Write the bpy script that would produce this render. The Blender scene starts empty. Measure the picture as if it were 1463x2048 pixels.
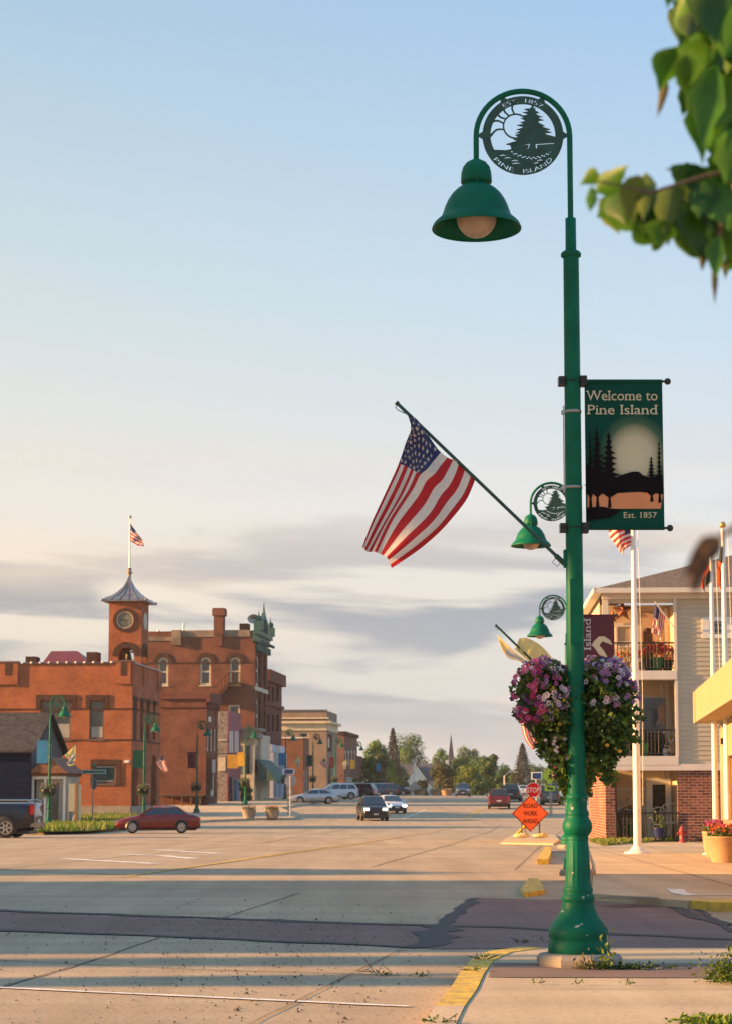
import bpy, bmesh, math, random
import numpy as np
from mathutils import Vector, Matrix
from mathutils.geometry import tessellate_polygon
R = math.radians
sc = bpy.context.scene
col = sc.collection
rnd = random.Random(7)

# ------------------------------------------------------------------ camera
F, PITCH, EYE = 3900.0, R(5.93), 1.45
CX, CY = 731.5, 1195.0
cam = bpy.data.objects.new('camera', bpy.data.cameras.new('camera'))
col.objects.link(cam)
cam.location = (0, 0, EYE)
cam.rotation_euler = (R(90) + PITCH, 0, 0)
cd = cam.data
cd.sensor_fit = 'VERTICAL'; cd.sensor_height = 36; cd.sensor_width = 36
cd.lens = 36 * F / 2048
cd.shift_y = (CY - 1024) / 2048
cd.clip_start = 0.1; cd.clip_end = 20000
cd.dof.use_dof = True; cd.dof.focus_distance = 16.2; cd.dof.aperture_fstop = 8.0
sc.camera = cam

# ------------------------------------------------------------------ light
SUN_EL, SUN_K = R(13), -0.055       # the sun stands to the left, a little behind the camera
sdir = Vector((-math.cos(SUN_EL), SUN_K, math.sin(SUN_EL))).normalized()
sun = bpy.data.objects.new('sun', bpy.data.lights.new('sun', 'SUN')); col.objects.link(sun)
sun.data.energy = 5.0; sun.data.angle = R(0.7); sun.data.color = (1.0, 0.53, 0.20)
sun.rotation_euler = sdir.to_track_quat('Z', 'Y').to_euler()
w = bpy.data.worlds.new('World'); sc.world = w; w.use_nodes = True
nt = w.node_tree; N = nt.nodes; L = nt.links
bg = N['Background']; bg.inputs[1].default_value = 0.060
sky = N.new('ShaderNodeTexSky'); sky.sky_type = 'NISHITA'; sky.sun_disc = False
sky.sun_elevation = SUN_EL; sky.sun_rotation = math.atan2(sdir.x, sdir.y)
sky.air_density = 1.0; sky.dust_density = 0.6; sky.ozone_density = 1.6
def node(t, **kw):
    n = N.new(t)
    for k, v in kw.items(): setattr(n, k, v)
    return n
def math_n(op, a, b=None, c=None):
    n = N.new('ShaderNodeMath'); n.operation = op
    for i, x in enumerate((a, b, c)):
        if x is None: continue
        if isinstance(x, (int, float)): n.inputs[i].default_value = x
        else: L.new(x, n.inputs[i])
    return n.outputs[0]
def ramp_n(fac, stops, interp='EASE'):
    n = N.new('ShaderNodeValToRGB'); n.color_ramp.interpolation = interp
    e = n.color_ramp.elements
    while len(e) < len(stops): e.new(0.5)
    for k, (p, c) in enumerate(stops):
        e[k].position = p; e[k].color = (c, c, c, 1) if isinstance(c, (int, float)) else (*c, 1)
    L.new(fac, n.inputs[0]); return n.outputs[0]
def mixc(f, a, b, mode='MIX'):
    n = N.new('ShaderNodeMix'); n.data_type = 'RGBA'; n.blend_type = mode
    if isinstance(f, (int, float)): n.inputs[0].default_value = f
    else: L.new(f, n.inputs[0])
    for i, x in ((6, a), (7, b)):
        if isinstance(x, tuple): n.inputs[i].default_value = (*x, 1)
        else: L.new(x, n.inputs[i])
    return n.outputs[2]
tc = N.new('ShaderNodeTexCoord'); sp = N.new('ShaderNodeSeparateXYZ'); L.new(tc.outputs['Generated'], sp.inputs[0])
dx, dy, dz = sp.outputs
az = math_n('ARCTAN2', dx, dy)
# thin high veil: pale and even, warmer towards the horizon and the sun
vcol = ramp_n(math_n('MULTIPLY', dz, 2.0), [(0.0, (2.9, 3.05, 3.2)), (0.08, (3.35, 3.35, 3.35)), (0.20, (4.2, 3.95, 3.55)), (0.30, (4.1, 4.1, 4.0)), (0.50, (3.05, 3.8, 4.3)), (0.76, (2.05, 3.1, 4.25)), (1.0, (1.5, 2.7, 4.15))], 'LINEAR')
warm = ramp_n(math_n('MULTIPLY_ADD', az, -1.6, 0.42), [(0.0, (0.96, 0.99, 1.05)), (1.0, (1.16, 1.02, 0.86))], 'LINEAR')
veil = mixc(1.0, vcol, warm, 'MULTIPLY')
base = mixc(0.92, sky.outputs[0], veil)
# streaky low clouds
cv = N.new('ShaderNodeCombineXYZ')
L.new(math_n('MULTIPLY', az, 5.5), cv.inputs[0]); L.new(math_n('MULTIPLY', math_n('MULTIPLY_ADD', az, 0.06, dz), 34.0), cv.inputs[1]); cv.inputs[2].default_value = 5.2
n1 = node('ShaderNodeTexNoise'); n1.inputs['Scale'].default_value = 1.0; n1.inputs['Detail'].default_value = 7; n1.inputs['Roughness'].default_value = 0.52; n1.inputs['Distortion'].default_value = 0.35
L.new(cv.outputs[0], n1.inputs['Vector'])
band = ramp_n(math_n('MULTIPLY', dz, 5.0), [(0.0, 0.6), (0.25, 0.85), (0.50, 1.0), (0.62, 0.7), (0.80, 0.12), (1.0, 0.0)])
cf = ramp_n(n1.outputs[0], [(0.44, 0.0), (0.58, 1.0)])
ccol = ramp_n(math_n('MULTIPLY', dz, 5.0), [(0.0, (2.1, 2.35, 2.65)), (0.5, (1.95, 2.15, 2.45)), (0.9, (3.2, 2.85, 2.6))], 'LINEAR')
cloud = mixc(1.0, ccol, warm, 'MULTIPLY')
out = mixc(math_n('MULTIPLY', math_n('MULTIPLY', cf, band), 0.92), base, cloud)
# cream edges round the dark streaks
n2 = node('ShaderNodeTexNoise'); n2.inputs['Scale'].default_value = 0.7; n2.inputs['Detail'].default_value = 4
cv2 = N.new('ShaderNodeCombineXYZ'); L.new(math_n('MULTIPLY', az, 5.0), cv2.inputs[0]); L.new(math_n('MULTIPLY', dz, 40.0), cv2.inputs[1]); cv2.inputs[2].default_value = 11.0
L.new(cv2.outputs[0], n2.inputs['Vector'])
hf = math_n('MULTIPLY', ramp_n(n2.outputs[0], [(0.46, 0.0), (0.66, 1.0)]), ramp_n(math_n('MULTIPLY', dz, 5.0), [(0.0, 0.2), (0.3, 0.5), (0.65, 0.5), (0.95, 0.0)]))
out = mixc(hf, out, (4.9, 4.0, 3.15))
L.new(out, bg.inputs[0])
sc.view_settings.view_transform = 'Standard'; sc.view_settings.look = 'None'
sc.view_settings.exposure = 1.75; sc.view_settings.gamma = 1

# ------------------------------------------------------------------ projection helpers
def ray(px, py):
    a = (px - CX) / F; b = (CY - py) / F
    return Vector((a, math.cos(PITCH) - b * math.sin(PITCH), math.sin(PITCH) + b * math.cos(PITCH)))
O = Vector((0, 0, EYE))
def at(px, py, Y):
    d = ray(px, py); return O + d * (Y / d.y)
KN = [(-60, 0), (60, 0), (81, -.08), (97, -.2), (113, -.2), (139, 0), (158, .4), (182, 1.0), (207, 1.5), (230, 1.7), (275, 2.1), (320, 2.2), (420, 1.4), (700, -2), (6000, -5)]
def zg(Y):
    for (a, za), (b, zb) in zip(KN, KN[1:]):
        if Y <= b: return za + (zb - za) * max(0, (Y - a)) / (b - a)
    return KN[-1][1]
def gnd(px, py, h=0.0):
    d = ray(px, py); Y = 12.0; prev = None
    while Y < 900:
        z = EYE + d.z * Y / d.y
        if z <= zg(Y) + h: break
        Y += 0.25 + Y * 0.001
    lo, hi = Y * .97 - .6, Y
    for _ in range(25):
        m = (lo + hi) / 2
        if EYE + d.z * m / d.y <= zg(m) + h: hi = m
        else: lo = m
    return (d.x * hi / d.y, hi)

# ------------------------------------------------------------------ mesh helpers
class MB:
    def __init__(s): s.v = []; s.f = []; s.m = []; s.sm = []
    def add(s, vs, fs, m=0, smooth=False):
        b = len(s.v); s.v += [tuple(v) for v in vs]
        for f in fs: s.f.append(tuple(i + b for i in f)); s.m.append(m); s.sm.append(smooth)
        return s
    def box(s, x0, x1, y0, y1, z0, z1, m=0, rz=0, c=None):
        vs = [(x, y, z) for z in (z0, z1) for x, y in ((x0, y0), (x1, y0), (x1, y1), (x0, y1))]
        if rz:
            cc = c or ((x0 + x1) / 2, (y0 + y1) / 2); k, q = math.cos(rz), math.sin(rz)
            vs = [(cc[0] + (x - cc[0]) * k - (y - cc[1]) * q, cc[1] + (x - cc[0]) * q + (y - cc[1]) * k, z) for x, y, z in vs]
        return s.add(vs, [(3, 2, 1, 0), (4, 5, 6, 7), (0, 1, 5, 4), (1, 2, 6, 5), (2, 3, 7, 6), (3, 0, 4, 7)], m)
    def tube(s, pts, rad, n=8, m=0, caps=True, smooth=True):
        pts = [Vector(p) for p in pts]
        if not isinstance(rad, (list, tuple)): rad = [rad] * len(pts)
        vs = []; up = None
        for i, p in enumerate(pts):
            t = (pts[min(i + 1, len(pts) - 1)] - pts[max(i - 1, 0)]).normalized()
            if up is None: up = t.cross(Vector((0.13, 1, 0.07))).normalized() if abs(t.y) < .95 else t.cross(Vector((1, 0, 0))).normalized()
            up = (up - t * up.dot(t)).normalized(); w_ = t.cross(up)
            for k in range(n):
                a = 2 * math.pi * k / n
                vs.append(p + (up * math.cos(a) + w_ * math.sin(a)) * rad[i])
        fs = [(i * n + k, i * n + (k + 1) % n, (i + 1) * n + (k + 1) % n, (i + 1) * n + k) for i in range(len(pts) - 1) for k in range(n)]
        s.add(vs, fs, m, smooth)
        if caps: s.add([vs[k] for k in range(n)], [tuple(range(n))[::-1]], m); s.add(vs[-n:], [tuple(range(n))], m)
        return s
    def lathe(s, prof, c=(0, 0, 0), n=32, m=0, smooth=True, flute=None):
        vs = []
        for i, (r, z) in enumerate(prof):
            for k in range(n):
                a = 2 * math.pi * k / n
                rr = r * (1 - (0.07 * (1 if (k // 2) % 2 == 0 else 0))) if flute and flute[0] < z < flute[1] else r
                vs.append((c[0] + rr * math.cos(a), c[1] + rr * math.sin(a), c[2] + z))
        fs = [(i * n + k, i * n + (k + 1) % n, (i + 1) * n + (k + 1) % n, (i + 1) * n + k) for i in range(len(prof) - 1) for k in range(n)]
        return s.add(vs, fs, m, smooth)
    def ball(s, c, r, n=12, m=0, sq=(1, 1, 1)):
        vs = []; k2 = n // 2
        for i in range(k2 + 1):
            t = math.pi * i / k2
            for k in range(n):
                a = 2 * math.pi * k / n
                vs.append((c[0] + r * sq[0] * math.sin(t) * math.cos(a), c[1] + r * sq[1] * math.sin(t) * math.sin(a), c[2] + r * sq[2] * math.cos(t)))
        fs = [(i * n + k, (i + 1) * n + k, (i + 1) * n + (k + 1) % n, i * n + (k + 1) % n) for i in range(k2) for k in range(n)]
        return s.add(vs, fs, m, True)
    def plate(s, outer, holes=(), fr=None, t=.01, off=0.0, m=0, me=None):
        """flat solid with real holes; fr=(origin,u,v,w): w is the way its thickness goes"""
        o, u, v, w_ = [Vector(q) for q in (fr or FR_XZ)]
        loops = [list(outer)] + [list(h) for h in holes]
        flat = [p for l in loops for p in l]
        tris = tessellate_polygon([[Vector((p[0], p[1], 0)) for p in l] for l in loops])
        fl = u.cross(v).dot(w_) > 0
        A = [o + u * p[0] + v * p[1] + w_ * off for p in flat]; B = [a + w_ * t for a in A]
        def ori(tr, want):
            (x0, y0), (x1, y1), (x2, y2) = [flat[i] for i in tr]
            ccw = (x1 - x0) * (y2 - y0) - (y1 - y0) * (x2 - x0) > 0
            return tr if ccw == want else tr[::-1]
        s.add(A, [ori(tuple(tr), not fl) for tr in tris], m)
        if t:
            s.add(B, [ori(tuple(tr), fl) for tr in tris], m)
            b = 0
            for li, l in enumerate(loops):
                n = len(l)
                s.add(A[b:b + n] + B[b:b + n], [(k, (k + 1) % n, n + (k + 1) % n, n + k) for k in range(n)], me if me is not None else m)
                b += n
        return s
    def rect(s, x0, x1, z0, z1, fr, t, off=0.0, m=0): return s.plate([(x0, z0), (x1, z0), (x1, z1), (x0, z1)], (), fr, t, off, m)
    def build(s, name, mats, parent=None, fix=True, loc=None):
        me = bpy.data.meshes.new(name); me.from_pydata(s.v, [], s.f)
        for q in (mats if isinstance(mats, (list, tuple)) else [mats]): me.materials.append(q)
        me.polygons.foreach_set('material_index', s.m); me.polygons.foreach_set('use_smooth', s.sm)
        if fix and len(s.f) < 60000:
            bm = bmesh.new(); bm.from_mesh(me); bmesh.ops.recalc_face_normals(bm, faces=bm.faces); bm.to_mesh(me); bm.free()
        me.update()
        ob = bpy.data.objects.new(name, me); col.objects.link(ob)
        if parent: ob.parent = parent
        if loc: ob.location = loc
        return ob
FR_XZ = ((0, 0, 0), (1, 0, 0), (0, 0, 1), (0, 1, 0))
FR_YZ = ((0, 0, 0), (0, 1, 0), (0, 0, 1), (-1, 0, 0))
def frs(fr, o): return (tuple(Vector(fr[0]) + Vector(o)), fr[1], fr[2], fr[3])
def tag(o, label=None, cat=None, group=None, kind=None):
    if label: o['label'] = label
    if cat: o['category'] = cat
    if group: o['group'] = group
    if kind: o['kind'] = kind
    return o
def empty(name, loc, rz=0, label=None, cat=None, group=None):
    o = bpy.data.objects.new(name, None); col.objects.link(o); o.location = loc; o.rotation_euler = (0, 0, rz)
    o.empty_display_size = .2
    return tag(o, label, cat, group)
def copy_tree(o, parent=None, skip=()):
    c = o.copy(); col.objects.link(c); c.parent = parent
    for ch in list(o.children):
        if ch.name.split('.')[0] not in skip: copy_tree(ch, c, skip)
    return c
def circ(cx, cz, r, n=32, a0=0, rz=None): return [(cx + r * math.cos(a0 + 2 * math.pi * k / n), cz + (rz or r) * math.sin(a0 + 2 * math.pi * k / n)) for k in range(n)]
def rc(x0, x1, z0, z1): return [(x0, z0), (x1, z0), (x1, z1), (x0, z1)]
def arch(x0, x1, z0, z1, n=10):
    r = (x1 - x0) / 2; c = (x0 + x1) / 2
    return [(x0, z0), (x1, z0)] + [(c + r * math.cos(math.pi * k / n), z1 - r + r * math.sin(math.pi * k / n)) for k in range(n + 1)]

# ------------------------------------------------------------------ materials
def M(name, c, rough=.6, metal=0.0, var=.12, scale=3.0, bump=0.0, bscale=None, spec=None, trans=0.0, emit=0, coat=0.0, stretch=None, c2=None, det=4):
    m = bpy.data.materials.new(name); m.use_nodes = True
    nt = m.node_tree; b = nt.nodes['Principled BSDF']; lk = nt.links
    b.inputs['Roughness'].default_value = rough; b.inputs['Metallic'].default_value = metal
    if spec is not None: b.inputs['Specular IOR Level'].default_value = spec
    if coat: b.inputs['Coat Weight'].default_value = coat; b.inputs['Coat Roughness'].default_value = .05
    tcn = nt.nodes.new('ShaderNodeTexCoord'); src = tcn.outputs['Object']
    if stretch:
        mp = nt.nodes.new('ShaderNodeMapping'); mp.inputs['Scale'].default_value = stretch; lk.new(src, mp.inputs[0]); src = mp.outputs[0]
    no = nt.nodes.new('ShaderNodeTexNoise'); no.inputs['Scale'].default_value = scale; no.inputs['Detail'].default_value = det
    lk.new(src, no.inputs['Vector'])
    r = nt.nodes.new('ShaderNodeValToRGB'); e = r.color_ramp.elements
    a = c2 or tuple(x * (1 - var) for x in c)
    e[0].position = .32; e[0].color = (*a, 1); e[1].position = .68; e[1].color = (*(min(1, x * (1 + var)) for x in c), 1)
    lk.new(no.outputs[0], r.inputs[0]); lk.new(r.outputs[0], b.inputs['Base Color'])
    if bump:
        n3 = nt.nodes.new('ShaderNodeTexNoise'); n3.inputs['Scale'].default_value = bscale or scale * 4; n3.inputs['Detail'].default_value = 5; lk.new(src, n3.inputs['Vector'])
        bp = nt.nodes.new('ShaderNodeBump'); bp.inputs['Strength'].default_value = bump; bp.inputs['Distance'].default_value = .02
        lk.new(n3.outputs[0], bp.inputs['Height']); lk.new(bp.outputs[0], b.inputs['Normal'])
    if emit: b.inputs['Emission Color'].default_value = (*c, 1); b.inputs['Emission Strength'].default_value = emit
    if trans:
        tr = nt.nodes.new('ShaderNodeBsdfTranslucent'); mx = nt.nodes.new('ShaderNodeMixShader'); mx.inputs[0].default_value = trans
        lk.new(r.outputs[0], tr.inputs[0]); lk.new(b.outputs[0], mx.inputs[1]); lk.new(tr.outputs[0], mx.inputs[2])
        lk.new(mx.outputs[0], nt.nodes['Material Output'].inputs[0])
    return m
def MBRICK(name, c1, c2, mortar=(.25, .2, .16), scale=1.0, stain=.35, rough=.85):
    m = bpy.data.materials.new(name); m.use_nodes = True
    nt = m.node_tree; b = nt.nodes['Principled BSDF']; lk = nt.links; b.inputs['Roughness'].default_value = rough
    b.inputs['Specular IOR Level'].default_value = .15
    t = nt.nodes.new('ShaderNodeTexCoord'); s = nt.nodes.new('ShaderNodeSeparateXYZ'); lk.new(t.outputs['Object'], s.inputs[0])
    ad = nt.nodes.new('ShaderNodeMath'); lk.new(s.outputs[0], ad.inputs[0]); lk.new(s.outputs[1], ad.inputs[1])
    cb = nt.nodes.new('ShaderNodeCombineXYZ'); lk.new(ad.outputs[0], cb.inputs[0]); lk.new(s.outputs[2], cb.inputs[1])
    br = nt.nodes.new('ShaderNodeTexBrick'); lk.new(cb.outputs[0], br.inputs['Vector'])
    br.inputs['Color1'].default_value = (*c1, 1); br.inputs['Color2'].default_value = (*c2, 1); br.inputs['Mortar'].default_value = (*mortar, 1)
    br.inputs['Scale'].default_value = 1.0; br.inputs['Brick Width'].default_value = .22 * scale; br.inputs['Row Height'].default_value = .075 * scale; br.inputs['Mortar Size'].default_value = .008 * scale
    n1 = nt.nodes.new('ShaderNodeTexNoise'); n1.inputs['Scale'].default_value = .55; n1.inputs['Detail'].default_value = 8; n1.inputs['Roughness'].default_value = .65; lk.new(t.outputs['Object'], n1.inputs['Vector'])
    r = nt.nodes.new('ShaderNodeValToRGB'); r.color_ramp.elements[0].position = .3; r.color_ramp.elements[1].position = .7
    a = 1 - stain * 1.25; r.color_ramp.elements[0].color = (a, a * .97, a * .95, 1); r.color_ramp.elements[1].color = (1.15, 1.12, 1.08, 1); lk.new(n1.outputs[0], r.inputs[0])
    mx = nt.nodes.new('ShaderNodeMix'); mx.data_type = 'RGBA'; mx.blend_type = 'MULTIPLY'; mx.inputs[0].default_value = 1
    lk.new(br.outputs[0], mx.inputs[6]); lk.new(r.outputs[0], mx.inputs[7]); lk.new(mx.outputs[2], b.inputs['Base Color'])
    return m
def MCONC(name, c, var=.10, spots=.5, rough=.9):
    """concrete: broad stains, fine grain, dark specks; world-sized object coordinates"""
    m = bpy.data.materials.new(name); m.use_nodes = True
    nt = m.node_tree; b = nt.nodes['Principled BSDF']; lk = nt.links; b.inputs['Roughness'].default_value = rough; b.inputs['Specular IOR Level'].default_value = .2
    t = nt.nodes.new('ShaderNodeTexCoord')
    def nz(s, d=5, rg=.6, st=None):
        n = nt.nodes.new('ShaderNodeTexNoise'); n.inputs['Scale'].default_value = s; n.inputs['Detail'].default_value = d; n.inputs['Roughness'].default_value = rg
        if st:
            mp = nt.nodes.new('ShaderNodeMapping'); mp.inputs['Scale'].default_value = st; mp.inputs['Rotation'].default_value = (0, 0, R(6)); lk.new(t.outputs['Object'], mp.inputs[0]); lk.new(mp.outputs[0], n.inputs['Vector'])
        else: lk.new(t.outputs['Object'], n.inputs['Vector'])
        return n.outputs[0]
    def rp(f, p0, c0, p1, c1):
        r = nt.nodes.new('ShaderNodeValToRGB'); r.color_ramp.elements[0].position = p0; r.color_ramp.elements[1].position = p1
        r.color_ramp.elements[0].color = (*c0, 1); r.color_ramp.elements[1].color = (*c1, 1); lk.new(f, r.inputs[0]); return r.outputs[0]
    def mul(a, b_):
        x = nt.nodes.new('ShaderNodeMix'); x.data_type = 'RGBA'; x.blend_type = 'MULTIPLY'; x.inputs[0].default_value = 1; lk.new(a, x.inputs[6]); lk.new(b_, x.inputs[7]); return x.outputs[2]
    o = rp(nz(.25, 6), .3, tuple(x * (1 - var) for x in c), .7, tuple(x * (1 + var) for x in c))
    o = mul(o, rp(nz(1, 4, .5, (.12, 1.6, 1)), .35, (.90, .90, .91), .65, (1.05, 1.05, 1.05)))
    o = mul(o, rp(nz(1, 4, .6, (1.4, .08, 1)), .3, (.84, .83, .83), .6, (1.03, 1.03, 1.03)))
    o = mul(o, rp(nz(26, 3, .7), .34, (1 - spots, 1 - spots, 1 - spots), .47, (1, 1, 1)))
    o = mul(o, rp(nz(130, 2, .7), .35, (.82, .82, .82), .6, (1.08, 1.08, 1.08)))
    lk.new(o, b.inputs['Base Color'])
    bp = nt.nodes.new('ShaderNodeBump'); bp.inputs['Strength'].default_value = .35; bp.inputs['Distance'].default_value = .006; lk.new(nz(60, 5, .7), bp.inputs['Height']); lk.new(bp.outputs[0], b.inputs['Normal'])
    return m
mt = dict(
    green=M('lamp green', (.0008, .112, .062), .5, var=.14, scale=6, spec=.16, bump=.05),
    dgreen=M('dark green metal', (.012, .06, .04), .45, var=.3, scale=9),
    globe=M('frosted globe', (.62, .50, .42), .35, var=.15, scale=9, trans=.3),
    conc=MCONC('road concrete', (.435, .350, .245), var=.13), walk=MCONC('pavement concrete', (.55, .435, .29), spots=.25),
    paver=MBRICK('red paver', (.21, .125, .115), (.17, .10, .095), (.22, .16, .14), 1.0, .25),
    pathred=MCONC('red stamped concrete', (.235, .152, .140), spots=.25),
    tar=M('tar', (.045, .045, .05), .8, var=.4, scale=20, bump=.5), joint=M('joint', (.17, .14, .11), .95, var=.4, scale=6),
    yellow=M('yellow paint', (.62, .40, .03), .7, var=.25, scale=7, c2=(.40, .27, .06), bump=.3), wpaint=M('road white', (.72, .70, .66), .7, var=.2, scale=9),
    ypaint=M('road yellow', (.55, .37, .08), .8, var=.3, scale=5),
    grass=M('grass', (.10, .17, .02), .9, var=.5, scale=4), earth=M('field', (.10, .12, .04), .95, var=.4, scale=.3),
    steel=M('steel', (.35, .34, .32), .4, .8, var=.2, scale=10), white=M('white paint', (.74, .72, .68), .5, var=.06, scale=4),
    black=M('black metal', (.015, .015, .016), .5, var=.3), dark=M('dark rubber', (.016, .016, .017), .75, var=.2),
    glass=M('window glass', (.030, .036, .042), .06, var=.5, scale=.8, spec=.8), curtain=M('pale blind', (.30, .29, .26), .5, var=.15, scale=2),
    red=M('red', (.45, .02, .02), .5), cream=M('cream', (.62, .52, .34), .6, var=.08), stone=M('stone', (.29, .245, .20), .85, var=.25, scale=1.2, bump=.3),
    fred=M('flag red', (.50, .022, .03), .8, var=.06, trans=.45, scale=30), fwhite=M('flag white', (.74, .68, .62), .8, var=.05, trans=.45, scale=30), fblue=M('flag navy', (.030, .042, .13), .8, var=.15, trans=.35, scale=30),
    fyel=M('flag yellow', (.66, .58, .26), .8, var=.06, trans=.5, scale=20),
    bgreen=M('banner green', (.002, .060, .042), .7, var=.08, spec=.12), bcream=M('banner cream', (.60, .54, .38), .7, var=.05, spec=.12), borange=M('banner orange', (.66, .27, .13), .7, var=.1, spec=.12), bblack=M('banner black', (.008, .006, .008), .8, spec=.08),
    bark=M('bark', (.10, .075, .055), .9, var=.4, scale=6, bump=.5),
)
for i, c in enumerate([(.020, .065, .045), (.045, .095, .062), (.10, .15, .09), (.24, .26, .16), (.46, .44, .30), (.62, .58, .42)]): mt['glow%d' % i] = M('banner glow', c, .6, var=.04)

def chipped(name, c, chip, lo_, hi_, sc_):
    m = M(name, c, .5, var=.14, scale=6, spec=.16, bump=.05); nt = m.node_tree; b = nt.nodes['Principled BSDF']; src = b.inputs['Base Color'].links[0].from_socket
    t = nt.nodes.new('ShaderNodeTexCoord'); n = nt.nodes.new('ShaderNodeTexNoise'); n.inputs['Scale'].default_value = sc_; n.inputs['Detail'].default_value = 3; nt.links.new(t.outputs['Object'], n.inputs['Vector'])
    r = nt.nodes.new('ShaderNodeValToRGB'); r.color_ramp.elements[0].position = lo_; r.color_ramp.elements[1].position = hi_; nt.links.new(n.outputs[0], r.inputs[0])
    x = nt.nodes.new('ShaderNodeMix'); x.data_type = 'RGBA'; x.inputs[7].default_value = (*chip, 1); nt.links.new(r.outputs[0], x.inputs[0]); nt.links.new(src, x.inputs[6]); nt.links.new(x.outputs[2], b.inputs['Base Color']); return m
mt['gbase'] = chipped('chipped lamp green', (.0008, .112, .062), (.40, .38, .33), .685, .70, 13)
# ------------------------------------------------------------------ lettering
_tl = {}
def text_loops(s, bold=.0):
    k = (s, bold)
    if k in _tl: return _tl[k]
    cu = bpy.data.curves.new('lettering', 'FONT'); cu.body = s; cu.size = 1; cu.offset = bold; cu.resolution_u = 3; cu.fill_mode = 'NONE'
    ob = bpy.data.objects.new('lettering', cu); col.objects.link(ob)
    me = ob.evaluated_get(bpy.context.evaluated_depsgraph_get()).to_mesh()
    adj = {}
    for e in me.edges:
        a, b = e.vertices; adj.setdefault(a, []).append(b); adj.setdefault(b, []).append(a)
    P = [(v.co.x, v.co.y) for v in me.vertices]; seen = set(); loops = []
    for st in adj:
        if st in seen: continue
        l = [st]; seen.add(st); cur = st
        while True:
            nx = [q for q in adj[cur] if q not in seen]
            if not nx: break
            cur = nx[0]; seen.add(cur); l.append(cur)
        pts = [P[i] for i in l]; cl = []
        for p in pts:
            if not cl or math.dist(p, cl[-1]) > 1e-4: cl.append(p)
        if len(cl) > 2 and math.dist(cl[0], cl[-1]) < 1e-4: cl.pop()
        if len(cl) > 2: loops.append(cl)
    bpy.data.objects.remove(ob); bpy.data.curves.remove(cu)
    def inside(p, l):
        c = False
        for (x0, y0), (x1, y1) in zip(l, l[1:] + l[:1]):
            if (y0 > p[1]) != (y1 > p[1]) and p[0] < (x1 - x0) * (p[1] - y0) / (y1 - y0) + x0: c = not c
        return c
    dep = [sum(inside(l[0], o) for o in loops if o is not l) for l in loops]
    res = [(l, [h for h, d in zip(loops, dep) if d % 2 == 1 and inside(h[0], l)]) for l, d0 in zip(loops, dep) if d0 % 2 == 0]
    xs = [p[0] for l, _ in res for p in l]
    x0 = min(xs); wd = max(xs) - x0
    res = [([(x - x0, y) for x, y in l], [[(x - x0, y) for x, y in h] for h in hs]) for l, hs in res]
    _tl[k] = (res, wd); return _tl[k]
def lettering(mb, s, cx, z, height, fr, off, t=.003, m=0, width=None, bold=0.0, serif=False, fn=None, align='c'):
    """height = cap height; width squeezes the line to a given width"""
    gl, wd = text_loops(s, bold); k = height / .70; kx = (width / wd) if width else k
    x0 = cx - wd * kx / 2 if align == 'c' else cx
    g = fn or (lambda x, y: (x0 + x * kx, z + y * k))
    for l, hs in gl:
        mb.plate([g(*p) for p in l], [[g(*p) for p in h] for h in hs], fr, t, off, m)
        if serif:
            n = len(l)
            for i in range(n):
                (ax, ay), (bx, by) = l[i], l[(i + 1) % n]
                if abs(ay - by) < .01 and .05 < abs(ax - bx) < .20 and (abs(ay) < .03 or abs(ay - .52) < .035 or ay > .66):
                    up = ay > .3; a, b = min(ax, bx) - .055, max(ax, bx) + .055
                    ys = (ay - .07, ay) if up else (ay, ay + .07)
                    if ay > .3 and abs(ay - .70) > .04: b -= .05
                    mb.plate([g(a, ys[0]), g(b, ys[0]), g(b, ys[1]), g(a, ys[1])], (), fr, t * 1.3, off, m)

# ------------------------------------------------------------------ ground sheets
def clip(poly, y, keep_above):
    out = []
    for (x0, y0), (x1, y1) in zip(poly, poly[1:] + poly[:1]):
        i0 = (y0 >= y) == keep_above or y0 == y; i1 = (y1 >= y) == keep_above or y1 == y
        if i0: out.append((x0, y0))
        if i0 != i1 and y0 != y1:
            t = (y - y0) / (y1 - y0); out.append((x0 + (x1 - x0) * t, y))
    r = []
    for p in out:
        if not r or math.dist(p, r[-1]) > 1e-5: r.append(p)
    if len(r) > 1 and math.dist(r[0], r[-1]) < 1e-5: r.pop()
    return r
def sheet_mb(mb, poly, dz=.004, h=0.0, m=0):
    ys = [p[1] for p in poly]; cuts = [k for k, _ in KN if min(ys) < k < max(ys)]
    edges = [-1e9] + cuts + [1e9]
    for a, b in zip(edges, edges[1:]):
        p = poly
        if a > -1e8: p = clip(p, a, True)
        if b < 1e8 and len(p) > 2: p = clip(p, b, False)
        if len(p) < 3: continue
        tris = tessellate_polygon([[Vector((x, y, 0)) for x, y in p]])
        top = [(x, y, zg(y) + dz + h) for x, y in p]
        def up(t):
            (x0, y0), (x1, y1), (x2, y2) = [p[i] for i in t]
            return t if (x1 - x0) * (y2 - y0) - (y1 - y0) * (x2 - x0) > 0 else t[::-1]
        mb.add(top, [up(tuple(t)) for t in tris], m)
        if h:
            n = len(p); mb.add(top + [(x, y, zg(y) - .05) for x, y in p], [(k, n + k, n + (k + 1) % n, (k + 1) % n) for k in range(n)], m)
    return mb
def sheet(name, poly, mat, dz=.004, h=0.0, kind='structure'):
    return tag(sheet_mb(MB(), poly, dz, h).build(name, mat, fix=False), kind=kind)
def pxp(pts, h=0.0): return [gnd(x, y, h) for x, y in pts]
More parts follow.
